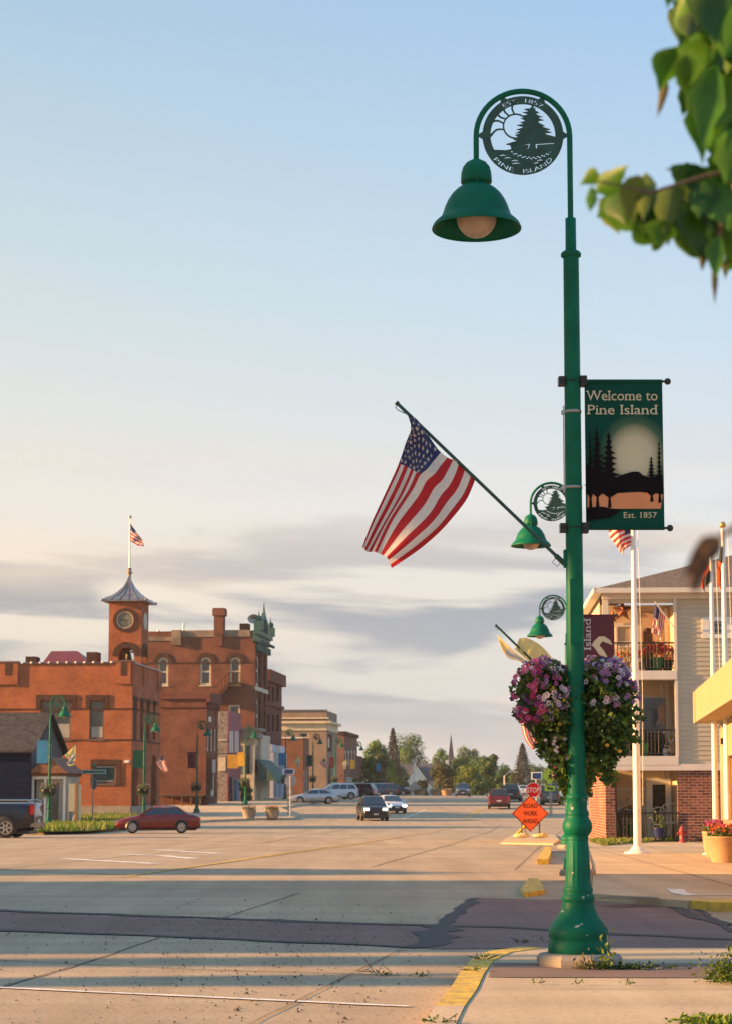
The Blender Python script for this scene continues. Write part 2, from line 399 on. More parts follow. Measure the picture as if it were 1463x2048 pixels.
def ribbon(pts, wd, jit=0.0, seed=1):
    r = random.Random(seed); P = []
    for (a, b) in zip(pts, pts[1:]):
        n = max(1, int(math.dist(a, b) / .35)) if jit else 1
        for k in range(n): P.append((a[0] + (b[0] - a[0]) * k / n, a[1] + (b[1] - a[1]) * k / n))
    P.append(pts[-1]); Lf, Rt = [], []
    for i, p in enumerate(P):
        q0, q1 = P[max(0, i - 1)], P[min(len(P) - 1, i + 1)]; dx_, dy_ = q1[0] - q0[0], q1[1] - q0[1]; l = math.hypot(dx_, dy_) or 1
        nx, ny = -dy_ / l, dx_ / l; w1 = wd / 2 * (1 + jit * r.uniform(-1, 1)); w2 = wd / 2 * (1 + jit * r.uniform(-1, 1)); o = wd * jit * .4 * r.uniform(-1, 1)
        Lf.append((p[0] + nx * (w1 + o), p[1] + ny * (w1 + o))); Rt.append((p[0] - nx * (w2 - o), p[1] - ny * (w2 - o)))
    return [(Lf[i], Lf[i + 1], Rt[i + 1], Rt[i]) for i in range(len(P) - 1)]
def ribbon_obj(name, lines, mat, dz=.008, jit=0.0, h=0.0):
    mb = MB(); sd = 3
    for pts, wd in lines:
        sd += 1
        for q in ribbon(pts, wd * .8, jit, sd): sheet_mb(mb, list(q), dz + (sd - 4) * .0005, 0)
    if h:
        mb.v = [(x, y, z + h) for x, y, z in mb.v]
    return tag(mb.build(name, mat, fix=False), kind='structure')

g = MB(); ks = [k for k, _ in KN]
ks = [-200] + ks[1:]
xs = [-3000, -60, 60, 3000]
for i in range(len(ks) - 1):
    for j in range(3):
        a, b = ks[i], ks[i + 1]; g.add([(xs[j], a, zg(a) - .02), (xs[j + 1], a, zg(a) - .02), (xs[j + 1], b, zg(b) - .02), (xs[j], b, zg(b) - .02)], [(0, 1, 2, 3)])
tag(g.build('ground', mt['earth'], fix=False), kind='structure')
sheet('road', [(-75, -8), (60, -8), (60, 26.2), (12, 26.2), (3.0, 26.2), (.105 * 60 + .2, 60), (.105 * 330 + .4, 330), (.105 * 330 - 34, 330), (.105 * 190 - 34, 190), (.105 * 141 - 34, 141), (-30, 122), (-75, 110)], mt['conc'], 0)
# pavement on the camera's corner
K0 = pxp([(700, 2300), (838, 2048), (862, 1998), (885, 1958), (905, 1930), (935, 1905), (965, 1893), (1010, 1888)], .0)
K0 = [(-.1, 8.6), (.31, 11.3), (.44, 12.6), (.58, 13.7), (.70, 14.9), (.86, 16.2), (1.06, 17.1), (1.38, 17.6)]
walk_poly = K0 + [(12, 17.25), (12, -8), (-.3, -8)]
sheet('pavement', [(x + (.19 if i < 8 else 0), y - (.05 if i in (6, 7) else 0)) for i, (x, y) in enumerate(walk_poly)], mt['walk'], 0, .145)
kb = MB()
for i in range(7):
    a, b = K0[i], K0[i + 1]; dxx, dyy = b[0] - a[0], b[1] - a[1]
    q = [a, b, (b[0] + .185, b[1] - .10 * (i >= 5)), (a[0] + .185, a[1] - .10 * (i > 5))]
    sheet_mb(kb, q[::-1], .001, .15, 1 if i < 2 else 0)
tag(kb.build('kerb', [mt['yellow'], mt['walk']]), kind='structure')
sheet('paver_strip', [(.90, 14.62), (12, 14.30), (12, 15.55), (1.02, 15.9)], mt['paver'], .149)
ribbon_obj('pavement_joint', [([(.78, 13.75), (12, 13.4)], .015), ([(1.0, 14.60), (12, 14.28)], .02), ([(1.1, 15.92), (12, 15.57)], .015), ([(3.3, 5), (3.5, 14.3)], .012)], mt['joint'], .153, .5)
# crosswalk across the main road, and across the side street
cw = pxp([(-500, 1806), (0, 1825), (740, 1850), (878, 1857), (829, 1898), (740, 1890), (300, 1872), (0, 1862), (-500, 1846)])
sheet('crosswalk', cw, mt['pathred'], .004)
sheet('crosswalk', pxp([(952, 1797), (1372, 1806), (1465, 1866), (1530, 1905), (1100, 1897), (860, 1899), (880, 1857)]), mt['pathred'], .005)
ribbon_obj('tar_seam', [(pxp([(-500, 1803), (0, 1822), (400, 1836), (740, 1849), (882, 1852)]), .34), (pxp([(-500, 1845), (0, 1862), (300, 1872), (740, 1891), (829, 1897)]), .22),
    (pxp([(883, 1853), (950, 1797)]), .22), (pxp([(835, 1897), (860, 1880), (883, 1853)]), .5), (pxp([(883, 1853), (1000, 1856), (1110, 1861), (1240, 1870), (1470, 1881), (1600, 1884)]), .30),
    (pxp([(952, 1797), (1372, 1806)]), .08), (pxp([(1372, 1806), (1465, 1866)]), .12), (pxp([(1340, 1812), (1400, 1838), (1463, 1852)]), .25)], mt['tar'], .009, .45)
ribbon_obj('road_joint', [(pxp([(-200, 2040), (0, 1976), (160, 1930), (320, 1875), (450, 1835), (600, 1786)]), .035), (pxp([(-60, 1918), (170, 1929), (400, 1940), (800, 1951)]), .03),
    (pxp([(1028, 1740), (1120, 1662)]), .03), (pxp([(740, 1735), (900, 1690), (1000, 1650)]), .05), (pxp([(-60, 1700), (500, 1680), (1080, 1700)]), .05), (pxp([(200, 1775), (1000, 1775)]), .03), (pxp([(-60, 1770), (1000, 1790)]), .04),
    (pxp([(0, 1738), (500, 1690), (700, 1655)]), .05), (pxp([(400, 2100), (800, 1900)]), .02)], mt['joint'], .006, .5)
ribbon_obj('white_line', [(pxp([(-60, 1974), (0, 1977), (815, 2015)]), .10), (pxp([(805, 1638), (852, 1619)]), .16), (pxp([(1120, 1612), (1126, 1603)]), .1),
    (pxp([(560, 1663), (720, 1664)]), .12), (pxp([(960, 1650), (1060, 1652)]), .18), (pxp([(845, 1627), (905, 1629)]), .25)], mt['wpaint'], .010, .25)
ribbon_obj('turn_arrow', [(pxp([(130, 1718), (200, 1722), (310, 1728)]), .42), (pxp([(240, 1709), (330, 1712), (388, 1718)]), .4), (pxp([(308, 1700), (360, 1703), (440, 1708)]), .42)], mt['wpaint'], .010, .3)
ribbon_obj('yellow_line', [(pxp([(255, 1753), (330, 1742), (740, 1684), (900, 1655)]), .14), (pxp([(285, 1749), (360, 1738), (750, 1686)]), .10), (pxp([(-60, 1748), (300, 1756)]), .12), (pxp([(-60, 1736), (250, 1750)]), .12),
    (pxp([(925, 1639), (958, 1618)]), .16), (pxp([(932, 1639), (966, 1618)]), .16)], mt['ypaint'], .011, .25)
# plaza and pavement on the right
pl = [(3.15, 29.4), (4.4, 26.6), (12.2, 26.2), (60, 25.5), (60, 75), (9.2, 75), (.105 * 80 + .9, 80), (.105 * 330 + 1, 330), (.105 * 330 + 8, 330), (.105 * 60 + .9, 61), (5.6, 52), (4.5, 42)]
pl = [(3.25, 28.4), (4.3, 26.4), (60, 25.6), (60, 64), (13.0, 64), (.105 * 330 + 9, 330), (.105 * 330 + .6, 330), (.105 * 90 + .6, 90), (6.7, 60), (4.6, 40)]
sheet('pavement', pl, mt['walk'], 0, .11)
kr = MB()
def kerb_line(mb, pts, wd=.17, h=.13, m=0):
    for (a, b) in zip(pts, pts[1:]):
        for q in ribbon([a, b], wd): sheet_mb(mb, list(q)[::-1], .001, h, m)
kerb_line(kr, [(3.15, 28.4), (4.5, 40), (6.6, 60), (.105 * 90 + .5, 90), (.105 * 330 + .5, 330)], .17, .125, 1)
tag(kr.build('kerb', [mt['yellow'], mt['walk']]), kind='structure')
ky = MB(); ly = pxp([(1044, 1790), (1078, 1793), (1088, 1788), (1072, 1765), (1056, 1764)], .1)
sheet_mb(ky, pxp([(1040, 1788), (1050, 1795), (1088, 1789), (1076, 1765), (1056, 1764)], 0)[::-1], .002, .07)
sheet_mb(ky, pxp([(1073, 1729), (1095, 1729), (1101, 1712), (1100, 1702), (1088, 1702)], 0)[::-1], .002, .118)
tag(ky.build('kerb', mt['yellow']), kind='structure')
sheet('kerb', pxp([(1378, 1819), (1420, 1823), (1500, 1824), (1500, 1817), (1390, 1816)])[::-1], mt['yellow'], .0, .12)
sheet('kerb', pxp([(1000, 1688), (1105, 1690), (1118, 1683), (1108, 1672), (1040, 1665), (1022, 1672), (1010, 1680)])[::-1], M('faded yellow kerb', (.46, .36, .17), .8, var=.2, scale=3, c2=(.38, .32, .24)), 0, .045)
ribbon_obj('white_line', [(pxp([(1358, 1792), (1500, 1790)], .11), .13), (pxp([(1345, 1779), (1362, 1788), (1380, 1791)], .11), .30), (pxp([(1250, 1727), (1440, 1722)], .11), .06)], mt['wpaint'], .118, .2)
ribbon_obj('pavement_joint', [([(5.6, 26), (6.6, 64)], .03), ([(9.4, 26), (10.6, 64)], .03), ([(3.5, 30.6), (20, 30)], .03), ([(4, 35.5), (20, 35)], .03), ([(4.4, 42), (20, 41.5)], .03), ([(5.4, 51), (20, 50)], .03)], mt['joint'], .116, .4)
gr = MB(); g0 = pxp([(1195, 1798), (1325, 1803)], .11)
for k in range(26):
    a = k / 25.0; x = g0[0][0] + (g0[1][0] - g0[0][0]) * a; hh = .95 * math.sin(math.pi * (.08 + .84 * a)) ** .5
    sheet_mb(gr, [(x, 27.0 - hh * .5), (x + .016, 27.0 - hh * .5), (x + .10, 27.0 + hh * .5), (x + .084, 27.0 + hh * .5)], .118, 0, 0)
tag(gr.build('tree_grate', mt['tar']), 'dark slotted metal grate set in the pavement by the side street', 'grate')
# left pavements
lw = pxp([(-300, 1672), (0, 1666), (170, 1664), (240, 1661), (300, 1655), (400, 1645), (500, 1641), (585, 1640), (600, 1633), (560, 1618)])
lw = [(p[0], p[1]) for p in lw]
sheet('pavement', lw + [(.105 * 185 - 24.5, 185), (.105 * 330 - 30, 330), (.105 * 330 - 36, 330), (.105 * 140 - 36, 140), (-60, 112)], mt['walk'], 0, .15)

def glow_mat(x, z, rx, rz):
    m = M('banner moon print', (.6, .56, .4), .7, spec=.12); nt = m.node_tree; b = nt.nodes['Principled BSDF']; t = nt.nodes.new('ShaderNodeTexCoord'); mp = nt.nodes.new('ShaderNodeMapping')
    mp.inputs['Scale'].default_value = (1 / rx, 0, 1 / rz); mp.inputs['Location'].default_value = (-x / rx, 0, -z / rz); nt.links.new(t.outputs['Object'], mp.inputs[0])
    ln = nt.nodes.new('ShaderNodeVectorMath'); ln.operation = 'LENGTH'; nt.links.new(mp.outputs[0], ln.inputs[0]); r = nt.nodes.new('ShaderNodeValToRGB'); e = r.color_ramp.elements
    cols = [(0, (.60, .55, .39)), (.45, (.52, .48, .34)), (.68, (.26, .27, .17)), (.80, (.06, .12, .075)), (1.0, (.010, .065, .045))]
    while len(e) < 5: e.new(.5)
    for k, (p, c) in enumerate(cols): e[k].position = p; e[k].color = (*c, 1)
    nt.links.new(ln.outputs['Value'], r.inputs[0]); nt.links.new(r.outputs[0], b.inputs['Base Color']); return m
# ------------------------------------------------------------------ street lamps
Y0 = 15.7; X0 = at(1156, 1905, Y0).x; ZL = .15
def lo(px, py): p = at(px, py, Y0); return (p.x - X0, p.z - ZL)
def lz(py): return lo(1150, py)[1]
def lr(r, py): return abs(at(731.5 + r, py, Y0).x)
def prof(rows, **k): return [(lr(r, y), lz(y)) for r, y in rows]
lamp = empty('street_lamp', (0, 0, 0))
gm = mt['green']
mb = MB(); pf = [(0, -.02), (.335, -.02), (.345, .02), (.345, .055), (.32, .085), (.27, .095), (0, .095)]
mb.lathe(pf, n=9, smooth=False); mb.build('footing', mt['stone'], lamp)
b0 = [(61, 1912), (61, 1888), (58, 1882), (57, 1879), (59, 1874), (60, 1866), (58.5, 1857), (54, 1850), (50, 1844), (44, 1836), (39, 1828), (35, 1818), (32.5, 1812), (33, 1809), (31, 1806), (31.5, 1803), (33.5, 1798), (32.5, 1792), (29.5, 1788), (28.5, 1784), (30, 1780), (28.5, 1775), (26, 1771), (24.5, 1740), (21.8, 1684), (21, 1683), (22, 1680), (22, 1676), (21, 1673), (24, 1669), (28, 1663), (30, 1655), (29, 1646), (25, 1638), (22, 1633), (23, 1630), (23.5, 1626), (22, 1622), (20, 1619), (19.8, 1602), (20.5, 1600), (22, 1596), (21.5, 1592), (19, 1588)]
b0[0] = (61, 1919)
MB().lathe([(0, .05)] + prof(b0) , n=64, flute=(lz(1765), lz(1690))).build('base', mt['gbase'], lamp)
MB().lathe(prof([(18.3, 1590), (15.6, 516)]), n=28).lathe(prof([(15, 516), (20, 513), (20.5, 508), (17.5, 504), (11.5, 503)]), n=28).build('pole', gm, lamp)
MB().lathe(prof([(11, 505), (10.6, 437), (6, 436)]), n=20).ball((0, -.045, lz(473)), .008).ball((-.04, 0, lz(500)), .008).ball((.04, 0, lz(500)), .008).build('sleeve', gm, lamp)
ac = lo(1046, 273); ar = lr(93.5, 273); pts = [(0, 0, lz(440)), (0, 0, ac[1])]
xr = 0.0; acx = -ar
for k in range(1, 25):
    a = math.pi * k / 24; pts.append((acx + ar * math.cos(a), 0, ac[1] + ar * math.sin(a)))
xl = acx - ar; pts.append((xl, 0, lz(322)))
MB().tube(pts, lr(5.6, 273), 12).build('arm', gm, lamp)
sx = xl
MB().lathe([(r, z) for r, z in prof([(6, 318), (11, 321), (20, 326), (27, 335), (30, 346), (31, 358), (31, 365), (29, 367), (25.5, 368), (25.5, 374)])], (sx, 0, 0), 32).tube([(sx, -.125, lz(352)), (sx, -.125, lz(372))], .012, 6).build('cap', gm, lamp)
sh = prof([(25, 370), (30, 373), (40, 380), (49, 389), (57, 401), (63, 414), (67, 426), (70, 434), (73, 437), (79, 442), (86, 449), (89.5, 457), (89, 459), (84, 452), (72, 441), (66, 432), (61, 414), (54, 400), (44, 388), (24, 378)])
MB().lathe(sh, (sx, 0, 0), 48).build('shade', [gm], lamp)
MB().ball((sx, 0, lz(437)), lr(39.5, 437), 28, 0, (1, 1, 1)).build('globe', mt['globe'], lamp)
# emblem disc with cut-out lettering, sun, tree, ground
er = lr(81, 271); ex, ez = acx, lz(271)
def E(x, y): return (ex + (x - 838) / 326 * er, ez + (537 - y) / 326 * er)   # crop pixels to metres
em = MB(); fr = ((0, 0, 0), (1, 0, 0), (0, 0, 1), (0, 1, 0))
holes, extra = [], []
def arc_text(s, r, a0, a1, h, top):
    gl, wd = text_loops(s, .02); am = (a0 + a1) / 2; sp_ = abs(a1 - a0)
    for l, hs in gl:
        def q(p):
            t = p[0] / wd
            a = a0 + (a1 - a0) * t; rr = r + (p[1] / .7) * h if top else r - (p[1] / .7) * h
            return (ex + rr * er * math.cos(a), ez + rr * er * math.sin(a))
        holes.append([q(p) for p in l])
        for hh in hs: extra.append([q(p) for p in hh])
arc_text('EST.', .84, R(123), R(97), .105, True); arc_text('1857', .84, R(86), R(56), .105, True)
arc_text('PINE', .955, R(220), R(255), .105, False); arc_text('ISLAND', .955, R(270), R(320), .105, False)
em.plate(circ(ex, ez, er, 72), [circ(ex, ez, er * .80, 64)] + holes, fr, .010, -.005)
for l in extra: em.plate(l, (), fr, .007, -.0035)
tree = [(915, 285), (928, 300), (925, 312), (945, 310), (935, 325), (972, 352), (945, 350), (955, 368), (1000, 385), (965, 385), (975, 400), (1008, 410), (972, 415), (960, 428), (1015, 458), (985, 462), (1052, 485), (1058, 490), (1015, 492), (1070, 512), (1010, 520), (1030, 530), (1110, 552), (1108, 580), (1090, 586), (1000, 583), (930, 600), (932, 640), (1010, 668), (820, 675), (880, 652), (895, 600), (840, 600), (780, 622), (740, 598), (795, 580), (760, 570), (800, 545), (775, 535), (830, 512), (775, 520), (825, 495), (785, 490), (848, 468), (790, 452), (850, 440), (818, 428), (862, 415), (820, 392), (868, 395), (836, 375), (885, 360), (838, 345), (890, 338), (850, 318), (900, 312)]
em.plate([E(*p) for p in tree], (), fr, .014, -.007)
gpoly = [(575, 655), (700, 660), (745, 650), (735, 618), (700, 610), (760, 590), (1108, 586), (1098, 600)] + [(838 + 264 * math.cos(R(a)), 537 + 264 * math.sin(R(a))) for a in range(20, 151, 10)]
gh = []
for x, y, s in [(650, 702, 26), (690, 722, 26), (745, 745, 28), (752, 768, 30), (925, 765, 28), (950, 742, 28)]: gh.append([(x, y), (x + s, y - 8), (x + 2 * s, y), (x + 2 * s + 8, y + 6), (x + s, y + 2), (x, y + 7)])
for k in range(19):
    x = 748 + k * 17.4; y = 672 + 52 * math.sin(math.pi * (k + .6) / 19.5) + (5 if k % 2 else -5); gh.append([(x + 8.4 * math.cos(a), y + 6.5 * math.sin(a)) for a in [i * math.pi / 3.5 for i in range(7)]])
gh.append([(795, 622), (900, 604), (893, 640), (825, 668), (880, 640), (885, 614)]); gh.append([(940, 608), (1090, 598), (1085, 606), (950, 616), (950, 645), (1010, 662), (942, 650)])
em.plate([E(*p) for p in gpoly], [[E(*p) for p in h] for h in gh], fr, .012, -.006)
em.plate([E(782 + 106 * math.cos(a), 460 - 106 * math.sin(a)) for a in [2 * math.pi * k / 40 for k in range(40)]], [[E(782 + 94 * math.cos(a), 460 - 94 * math.sin(a)) for a in [2 * math.pi * k / 40 for k in range(40)]]], fr, .008, -.004)
for a0, bend in [(96, 1), (121, 1), (143, 1), (168, -1), (196, -1)]:
    a = R(a0); L_, R_ = [], []
    for k in range(9):
        t = k / 8; r_ = 100 + (275 - 100) * t; w_ = 13 + 26 * t * t; aa = a + bend * .10 * math.sin(t * 2 * math.pi)
        cx_, cy_ = 782 + r_ * math.cos(aa), 460 - r_ * math.sin(aa); nx_, ny_ = -math.sin(aa), -math.cos(aa)
        if math.hypot(cx_ - 838, cy_ - 537) > 300: break
        L_.append((cx_ + nx_ * w_ / 2, cy_ + ny_ * w_ / 2)); R_.append((cx_ - nx_ * w_ / 2, cy_ - ny_ * w_ / 2))
    em.plate([E(*p) for p in L_ + R_[::-1]], (), fr, .0065, -.00325)
for a in (0, 62, 118, 180):
    a = R(a); c, s_ = math.cos(a), math.sin(a); r0, r1 = er * .98, ar - lr(3, 271)
    em.plate([(ex + r0 * c - s_ * .035, ez + r0 * s_ + c * .035), (ex + r1 * c - s_ * .006, ez + r1 * s_ + c * .006), (ex + r1 * c + s_ * .006, ez + r1 * s_ - c * .006), (ex + r0 * c + s_ * .035, ez + r0 * s_ - c * .035)], (), fr, .009, -.0045)
    em.ball((ex + r1 * c, -.012, ez + r1 * s_), .010, 8)
em.build('emblem', mt['dgreen'], lamp)
for py in (824, 975):
    z = lz(py); MB().lathe([(lr(17.4, py), z - .012), (lr(17.6, py), z - .012), (lr(17.6, py), z + .012), (lr(17.3, py), z + .012)], n=24).box(-lr(23, py), -lr(16, py), -.02, .015, z - .02, z + .012).build('steel_strap', mt['steel'], lamp)
MB().box(-lr(19.6, 900), -lr(17.4, 900), -.012, .012, lz(985), lz(812)).build('conduit_rail', mt['steel'], lamp)
MB().box(-.045, .055, -lr(19, 1230), -lr(17, 1230), lz(1290), lz(1160)).build('access_panel', gm, lamp)
mb = MB(); p0 = lo(1131, 1100); p1 = lo(1131, 1135)
mb.box(p0[0] - .022, p0[0] + .03, -.03, .03, p1[1], p0[1]); mb.build('flag_socket', gm, lamp)

# ------------------------------------------------------------------ banners (one builder, four prints)
bz1, bz0 = lz(760), lz(1059); bx0, bx1 = lo(1169, 900)[0], lo(1325, 900)[0]; bw, bh = bx1 - bx0, bz1 - bz0
def BZ(py): return lo(1250, py)[1]
def BX(px): return lo(px, 900)[0]
def conifer(mb, x, z0, h, wd, seed, m, off):
    r = random.Random(seed); n = 12; Lp, Rp = [(x, z0 + h)], [(x, z0 + h)]
    for k in range(1, n):
        t = k / n; w_ = wd * (.10 + .9 * t ** 1.1) * r.uniform(.7, 1.1); z = z0 + h * (1 - t * .86)
        Rp += [(x + w_ * .25, z + h * .030), (x + w_ * r.uniform(.8, 1.1), z - h * .008), (x + w_ * .5, z - h * .012)]
        w_ = wd * (.10 + .9 * t ** 1.1) * r.uniform(.7, 1.1)
        Lp += [(x - w_ * .25, z + h * .030), (x - w_ * r.uniform(.8, 1.1), z - h * .008), (x - w_ * .5, z - h * .012)]
    Rp += [(x + .008, z0 + h * .13), (x + .014, z0)]; Lp += [(x - .008, z0 + h * .13), (x - .014, z0)]
    mb.plate(Rp + Lp[:0:-1], (), FRB, .0008, off, m)
FRB = ((0, -.006, 0), (1, 0, 0), (0, 0, 1), (0, -1, 0))
def make_banner(kind):
    t = empty('banner', (0, 0, 0))
    cm = {'green': mt['bgreen'], 'maroon': M('banner maroon', (.085, .006, .020), .6, var=.08), 'blue': M('banner blue', (.01, .17, .36), .6, var=.1), 'yellow': M('banner ochre', (.62, .33, .02), .6, var=.1)}[kind]
    c = MB(); c.rect(bx0, bx1, bz0, bz1, ((0, 0, 0), (1, 0, 0), (0, 0, 1), (0, 1, 0)), .008, -.004)
    c.tube([(bx0, 0, bz1 - .012), (bx1, 0, bz1 - .012)], .017, 8).tube([(bx0, 0, bz0 + .012), (bx1, 0, bz0 + .012)], .017, 8)
    cl = c.build('cloth', cm, t)
    for py in (758, 1057):
        z = lz(py) if py < 900 else bz0 + .012
        z = bz1 - .012 if py < 900 else z
        a = MB().tube([(.0, 0, z), (bx1 + .03, 0, z)], .010, 8).ball((bx1 + .045, 0, z), .028, 12)
        a.box(-.115, -.062, -.05, .05, z - .035, z + .035).box(.062, .115, -.05, .05, z - .04, z + .04).tube([(-.09, -.07, z), (.09, -.07, z)], .004, 6)
        a.build('bracket', mt['black'], t)
    p = MB()
    if kind == 'green':
        gx, gz = BX(1268), BZ(915)
        for i, (rx, rz) in enumerate([(.30, .36)]):
            q = [(max(bx0 + .004, min(bx1 - .004, x)), z) for x, z in circ(gx, gz, rx, 48, 0, rz)]
            p.plate(q, (), FRB, .0008, .001 + i * .001, 4 + i)
        p.plate([(bx0 + .012, BZ(1018)), (bx0 + .012, BZ(990)), (BX(1290), BZ(984)), (bx1 - .012, BZ(990)), (bx1 - .02, BZ(1005)), (BX(1318), BZ(1018))], (), FRB, .0008, .009, 1)
        hill = [(BX(1169), BZ(990)), (BX(1169), BZ(930)), (BX(1230), BZ(955)), (BX(1248), BZ(948)), (BX(1262), BZ(944)), (BX(1275), BZ(944)), (BX(1283), BZ(951)), (BX(1298), BZ(956)), (BX(1322), BZ(950)), (BX(1323), BZ(988)), (BX(1290), BZ(984)), (BX(1240), BZ(984))]
        p.plate(hill, (), FRB, .0008, .011, 2)
        conifer(p, BX(1216), BZ(1016), lz(862) - lz(1016), .155, 3, 2, .0125); conifer(p, BX(1192), BZ(1016), lz(855) - lz(1016), .13, 4, 2, .014)
        conifer(p, BX(1178), BZ(1018), lz(860) - lz(1018), .05, 8, 2, .0165)
        conifer(p, BX(1316), BZ(1006), lz(880) - lz(1006), .05, 5, 2, .0125); conifer(p, BX(1300), BZ(1004), lz(912) - lz(1004), .085, 6, 2, .014)
        p.plate([(bx0 + .004, BZ(1042)), (bx0 + .004, BZ(1016)), (BX(1200), BZ(1014)), (BX(1240), BZ(1022)), (BX(1226), BZ(1030)), (BX(1215), BZ(1036))], (), FRB, .0008, .0155, 2)
        lm = MB()
        lettering(lm, 'Welcome to', BX(1244), BZ(801), .082, FRB, .003, .0015, 0, BX(1315) - BX(1173), .012, True)
        lettering(lm, 'Pine Island', BX(1244), BZ(829), .080, FRB, .003, .0015, 0, BX(1313) - BX(1175), .012, True)
        lettering(lm, 'Est. 1857', BX(1277), BZ(1036), .048, FRB, .003, .0015, 0, BX(1310) - BX(1244), .012, True)
        p.build('print', [mt['bgreen'], mt['borange'], mt['bblack'], mt['bcream']] + [glow_mat(gx, gz, .30, .36)], t); lm.build('lettering', mt['bcream'], t)
    elif kind == 'maroon':
        fv = ((0, -.006, 0), (0, 0, 1), (-1, 0, 0), (0, -1, 0))
        lm = MB(); lettering(lm, 'Pine Island', (bz0 + bz1) / 2, -(bx0 + .205), .13, fv, .003, .0015, 0, bh * .86, .015, True)
        lm.build('lettering', M('silver print', (.52, .52, .54), .6), t)
        p.plate([(bx0 + .22, bz1 - .56), (bx0 + .27, bz1 - .48), (bx0 + .36, bz1 - .40), (bx0 + .46, bz1 - .40), (bx0 + .56, bz1 - .47), (bx0 + .60, bz1 - .56), (bx0 + .52, bz1 - .53), (bx0 + .42, bz1 - .49), (bx0 + .36, bz1 - .56), (bx0 + .44, bz1 - .66), (bx0 + .52, bz1 - .80), (bx0 + .36, bz1 - .74), (bx0 + .28, bz1 - .62)], (), FRB, .0008, .001)
        p.build('print', [mt['bcream']], t)
    elif kind == 'blue':
        cx_, cz_ = (bx0 + bx1) / 2, bz1 - .34
        p.plate([(cx_ - .24, cz_), (cx_, cz_ + .13), (cx_ + .24, cz_), (cx_, cz_ - .13)], (), FRB, .0008, .001, 0)
        p.plate(rc(bx0 + .02, bx1 - .02, bz0 + .03, bz0 + .22), (), FRB, .0008, .001, 1).plate(rc(bx0 + .1, bx1 - .1, bz1 - .13, bz1 - .08), (), FRB, .0008, .001, 0)
        p.build('print', [mt['white'], M('banner pale blue', (.03, .30, .50), .6)], t)
    else:
        cx_, cz_ = (bx0 + bx1) / 2, (bz0 + bz1) / 2
        p.plate(circ(cx_, cz_, .23), [circ(cx_, cz_, .16)], FRB, .0008, .001, 0).plate(circ(cx_, cz_, .12), (), FRB, .0008, .001, 1)
        p.plate(rc(bx0 + .03, bx1 - .03, bz1 - .2, bz1 - .08), (), FRB, .0008, .001, 0).plate(rc(bx0 + .1, bx1 - .1, bz0 + .06, bz0 + .16), (), FRB, .0008, .001, 2)
        p.build('print', [mt['bblack'], mt['white'], mt['red']], t)
    return t

# ------------------------------------------------------------------ flags
def catmull(P, t):
    n = len(P) - 1; s = min(max(t * n, 0), n - 1e-6); i = int(s); f = s - i
    p0, p1, p2, p3 = P[max(i - 1, 0)], P[i], P[i + 1], P[min(i + 2, n)]
    return [0.5 * (2 * b + (c - a) * f + (2 * a - 5 * b + 4 * c - d) * f * f + (3 * b - a - 3 * c + d) * f ** 3) for a, b, c, d in zip(p0, p1, p2, p3)]
def cloth_fn(ctrl, uk=None, vk=None):
    """ctrl[row along fly][column across stripes] -> smooth surface; uk/vk = parameter knots"""
    def wk(k, t):
        if not k: return t
        for i in range(len(k) - 1):
            if t <= k[i + 1]: return (i + (t - k[i]) / (k[i + 1] - k[i])) / (len(k) - 1)
        return 1.0
    return lambda u, v: Vector(catmull([catmull(r, wk(uk, u)) for r in ctrl], wk(vk, v)))
STAR = [(math.sin(k * math.pi / 5) * (1 if k % 2 == 0 else .40), math.cos(k * math.pi / 5) * (1 if k % 2 == 0 else .40)) for k in range(10)]
def us_cloth(fn, parent, nv=26, sub=2, stars=True, fold=None):
    c = MB(); nu = 13 * sub; V = [[fn(i / nu, j / nv) for i in range(nu + 1)] for j in range(nv + 1)]
    fl = [p for r in V for p in r]
    for j in range(nv):
        for i in range(nu):
            s = i // sub; m = 2 if (s < 7 and (j + .5) / nv < .4) else (0 if s % 2 == 0 else 1)
            c.add([V[j][i], V[j][i + 1], V[j + 1][i + 1], V[j + 1][i]], [(0, 1, 2, 3)], m, True)
    ob = c.build('cloth', [mt['fred'], mt['fwhite'], mt['fblue']], parent, fix=False)
    bm = bmesh.new(); bm.from_mesh(ob.data); bmesh.ops.remove_doubles(bm, verts=bm.verts, dist=1e-5); bm.to_mesh(ob.data); bm.free()
    if stars:
        s = MB()
        for r_ in range(9):
            for q in range(6 if r_ % 2 == 0 else 5):
                u = (r_ + 1) / 10 * 7 / 13; v = ((2 * q + 1 + (r_ % 2)) / 12) * .4
                a = fn(u, v); du = (fn(min(1, u + .02), v) - a) / .02; dv = (fn(u, v + .02) - a) / .02; nn = du.cross(dv).normalized() * .004
                du = du.normalized() * .0215; dv = dv.normalized() * .0215
                for sg in (-1, 1): s.add([a + du * x + dv * y + nn * sg for x, y in STAR], [tuple(range(10))], 0)
        s.build('stars', mt['fwhite'], parent, fix=False)
    return ob
def pole_mb(a, b, r=.014):
    m = MB(); a, b = Vector(a), Vector(b); m.tube([a, b], r, 10); m.tube([b, b + (b - a).normalized() * .02], r * 1.35, 10)
    m.tube([a, a + (b - a).normalized() * .10], r * 1.5, 10)
    m.tube([b, b + Vector((-.02, 0, -.03)), b + Vector((.0, 0, -.05)), b + Vector((.06, 0, -.08))], .004, 5)
    return m
fa, fb = lo(1128, 1128), lo(795, 808)
UK = [0, .27, .54, .77, 1]
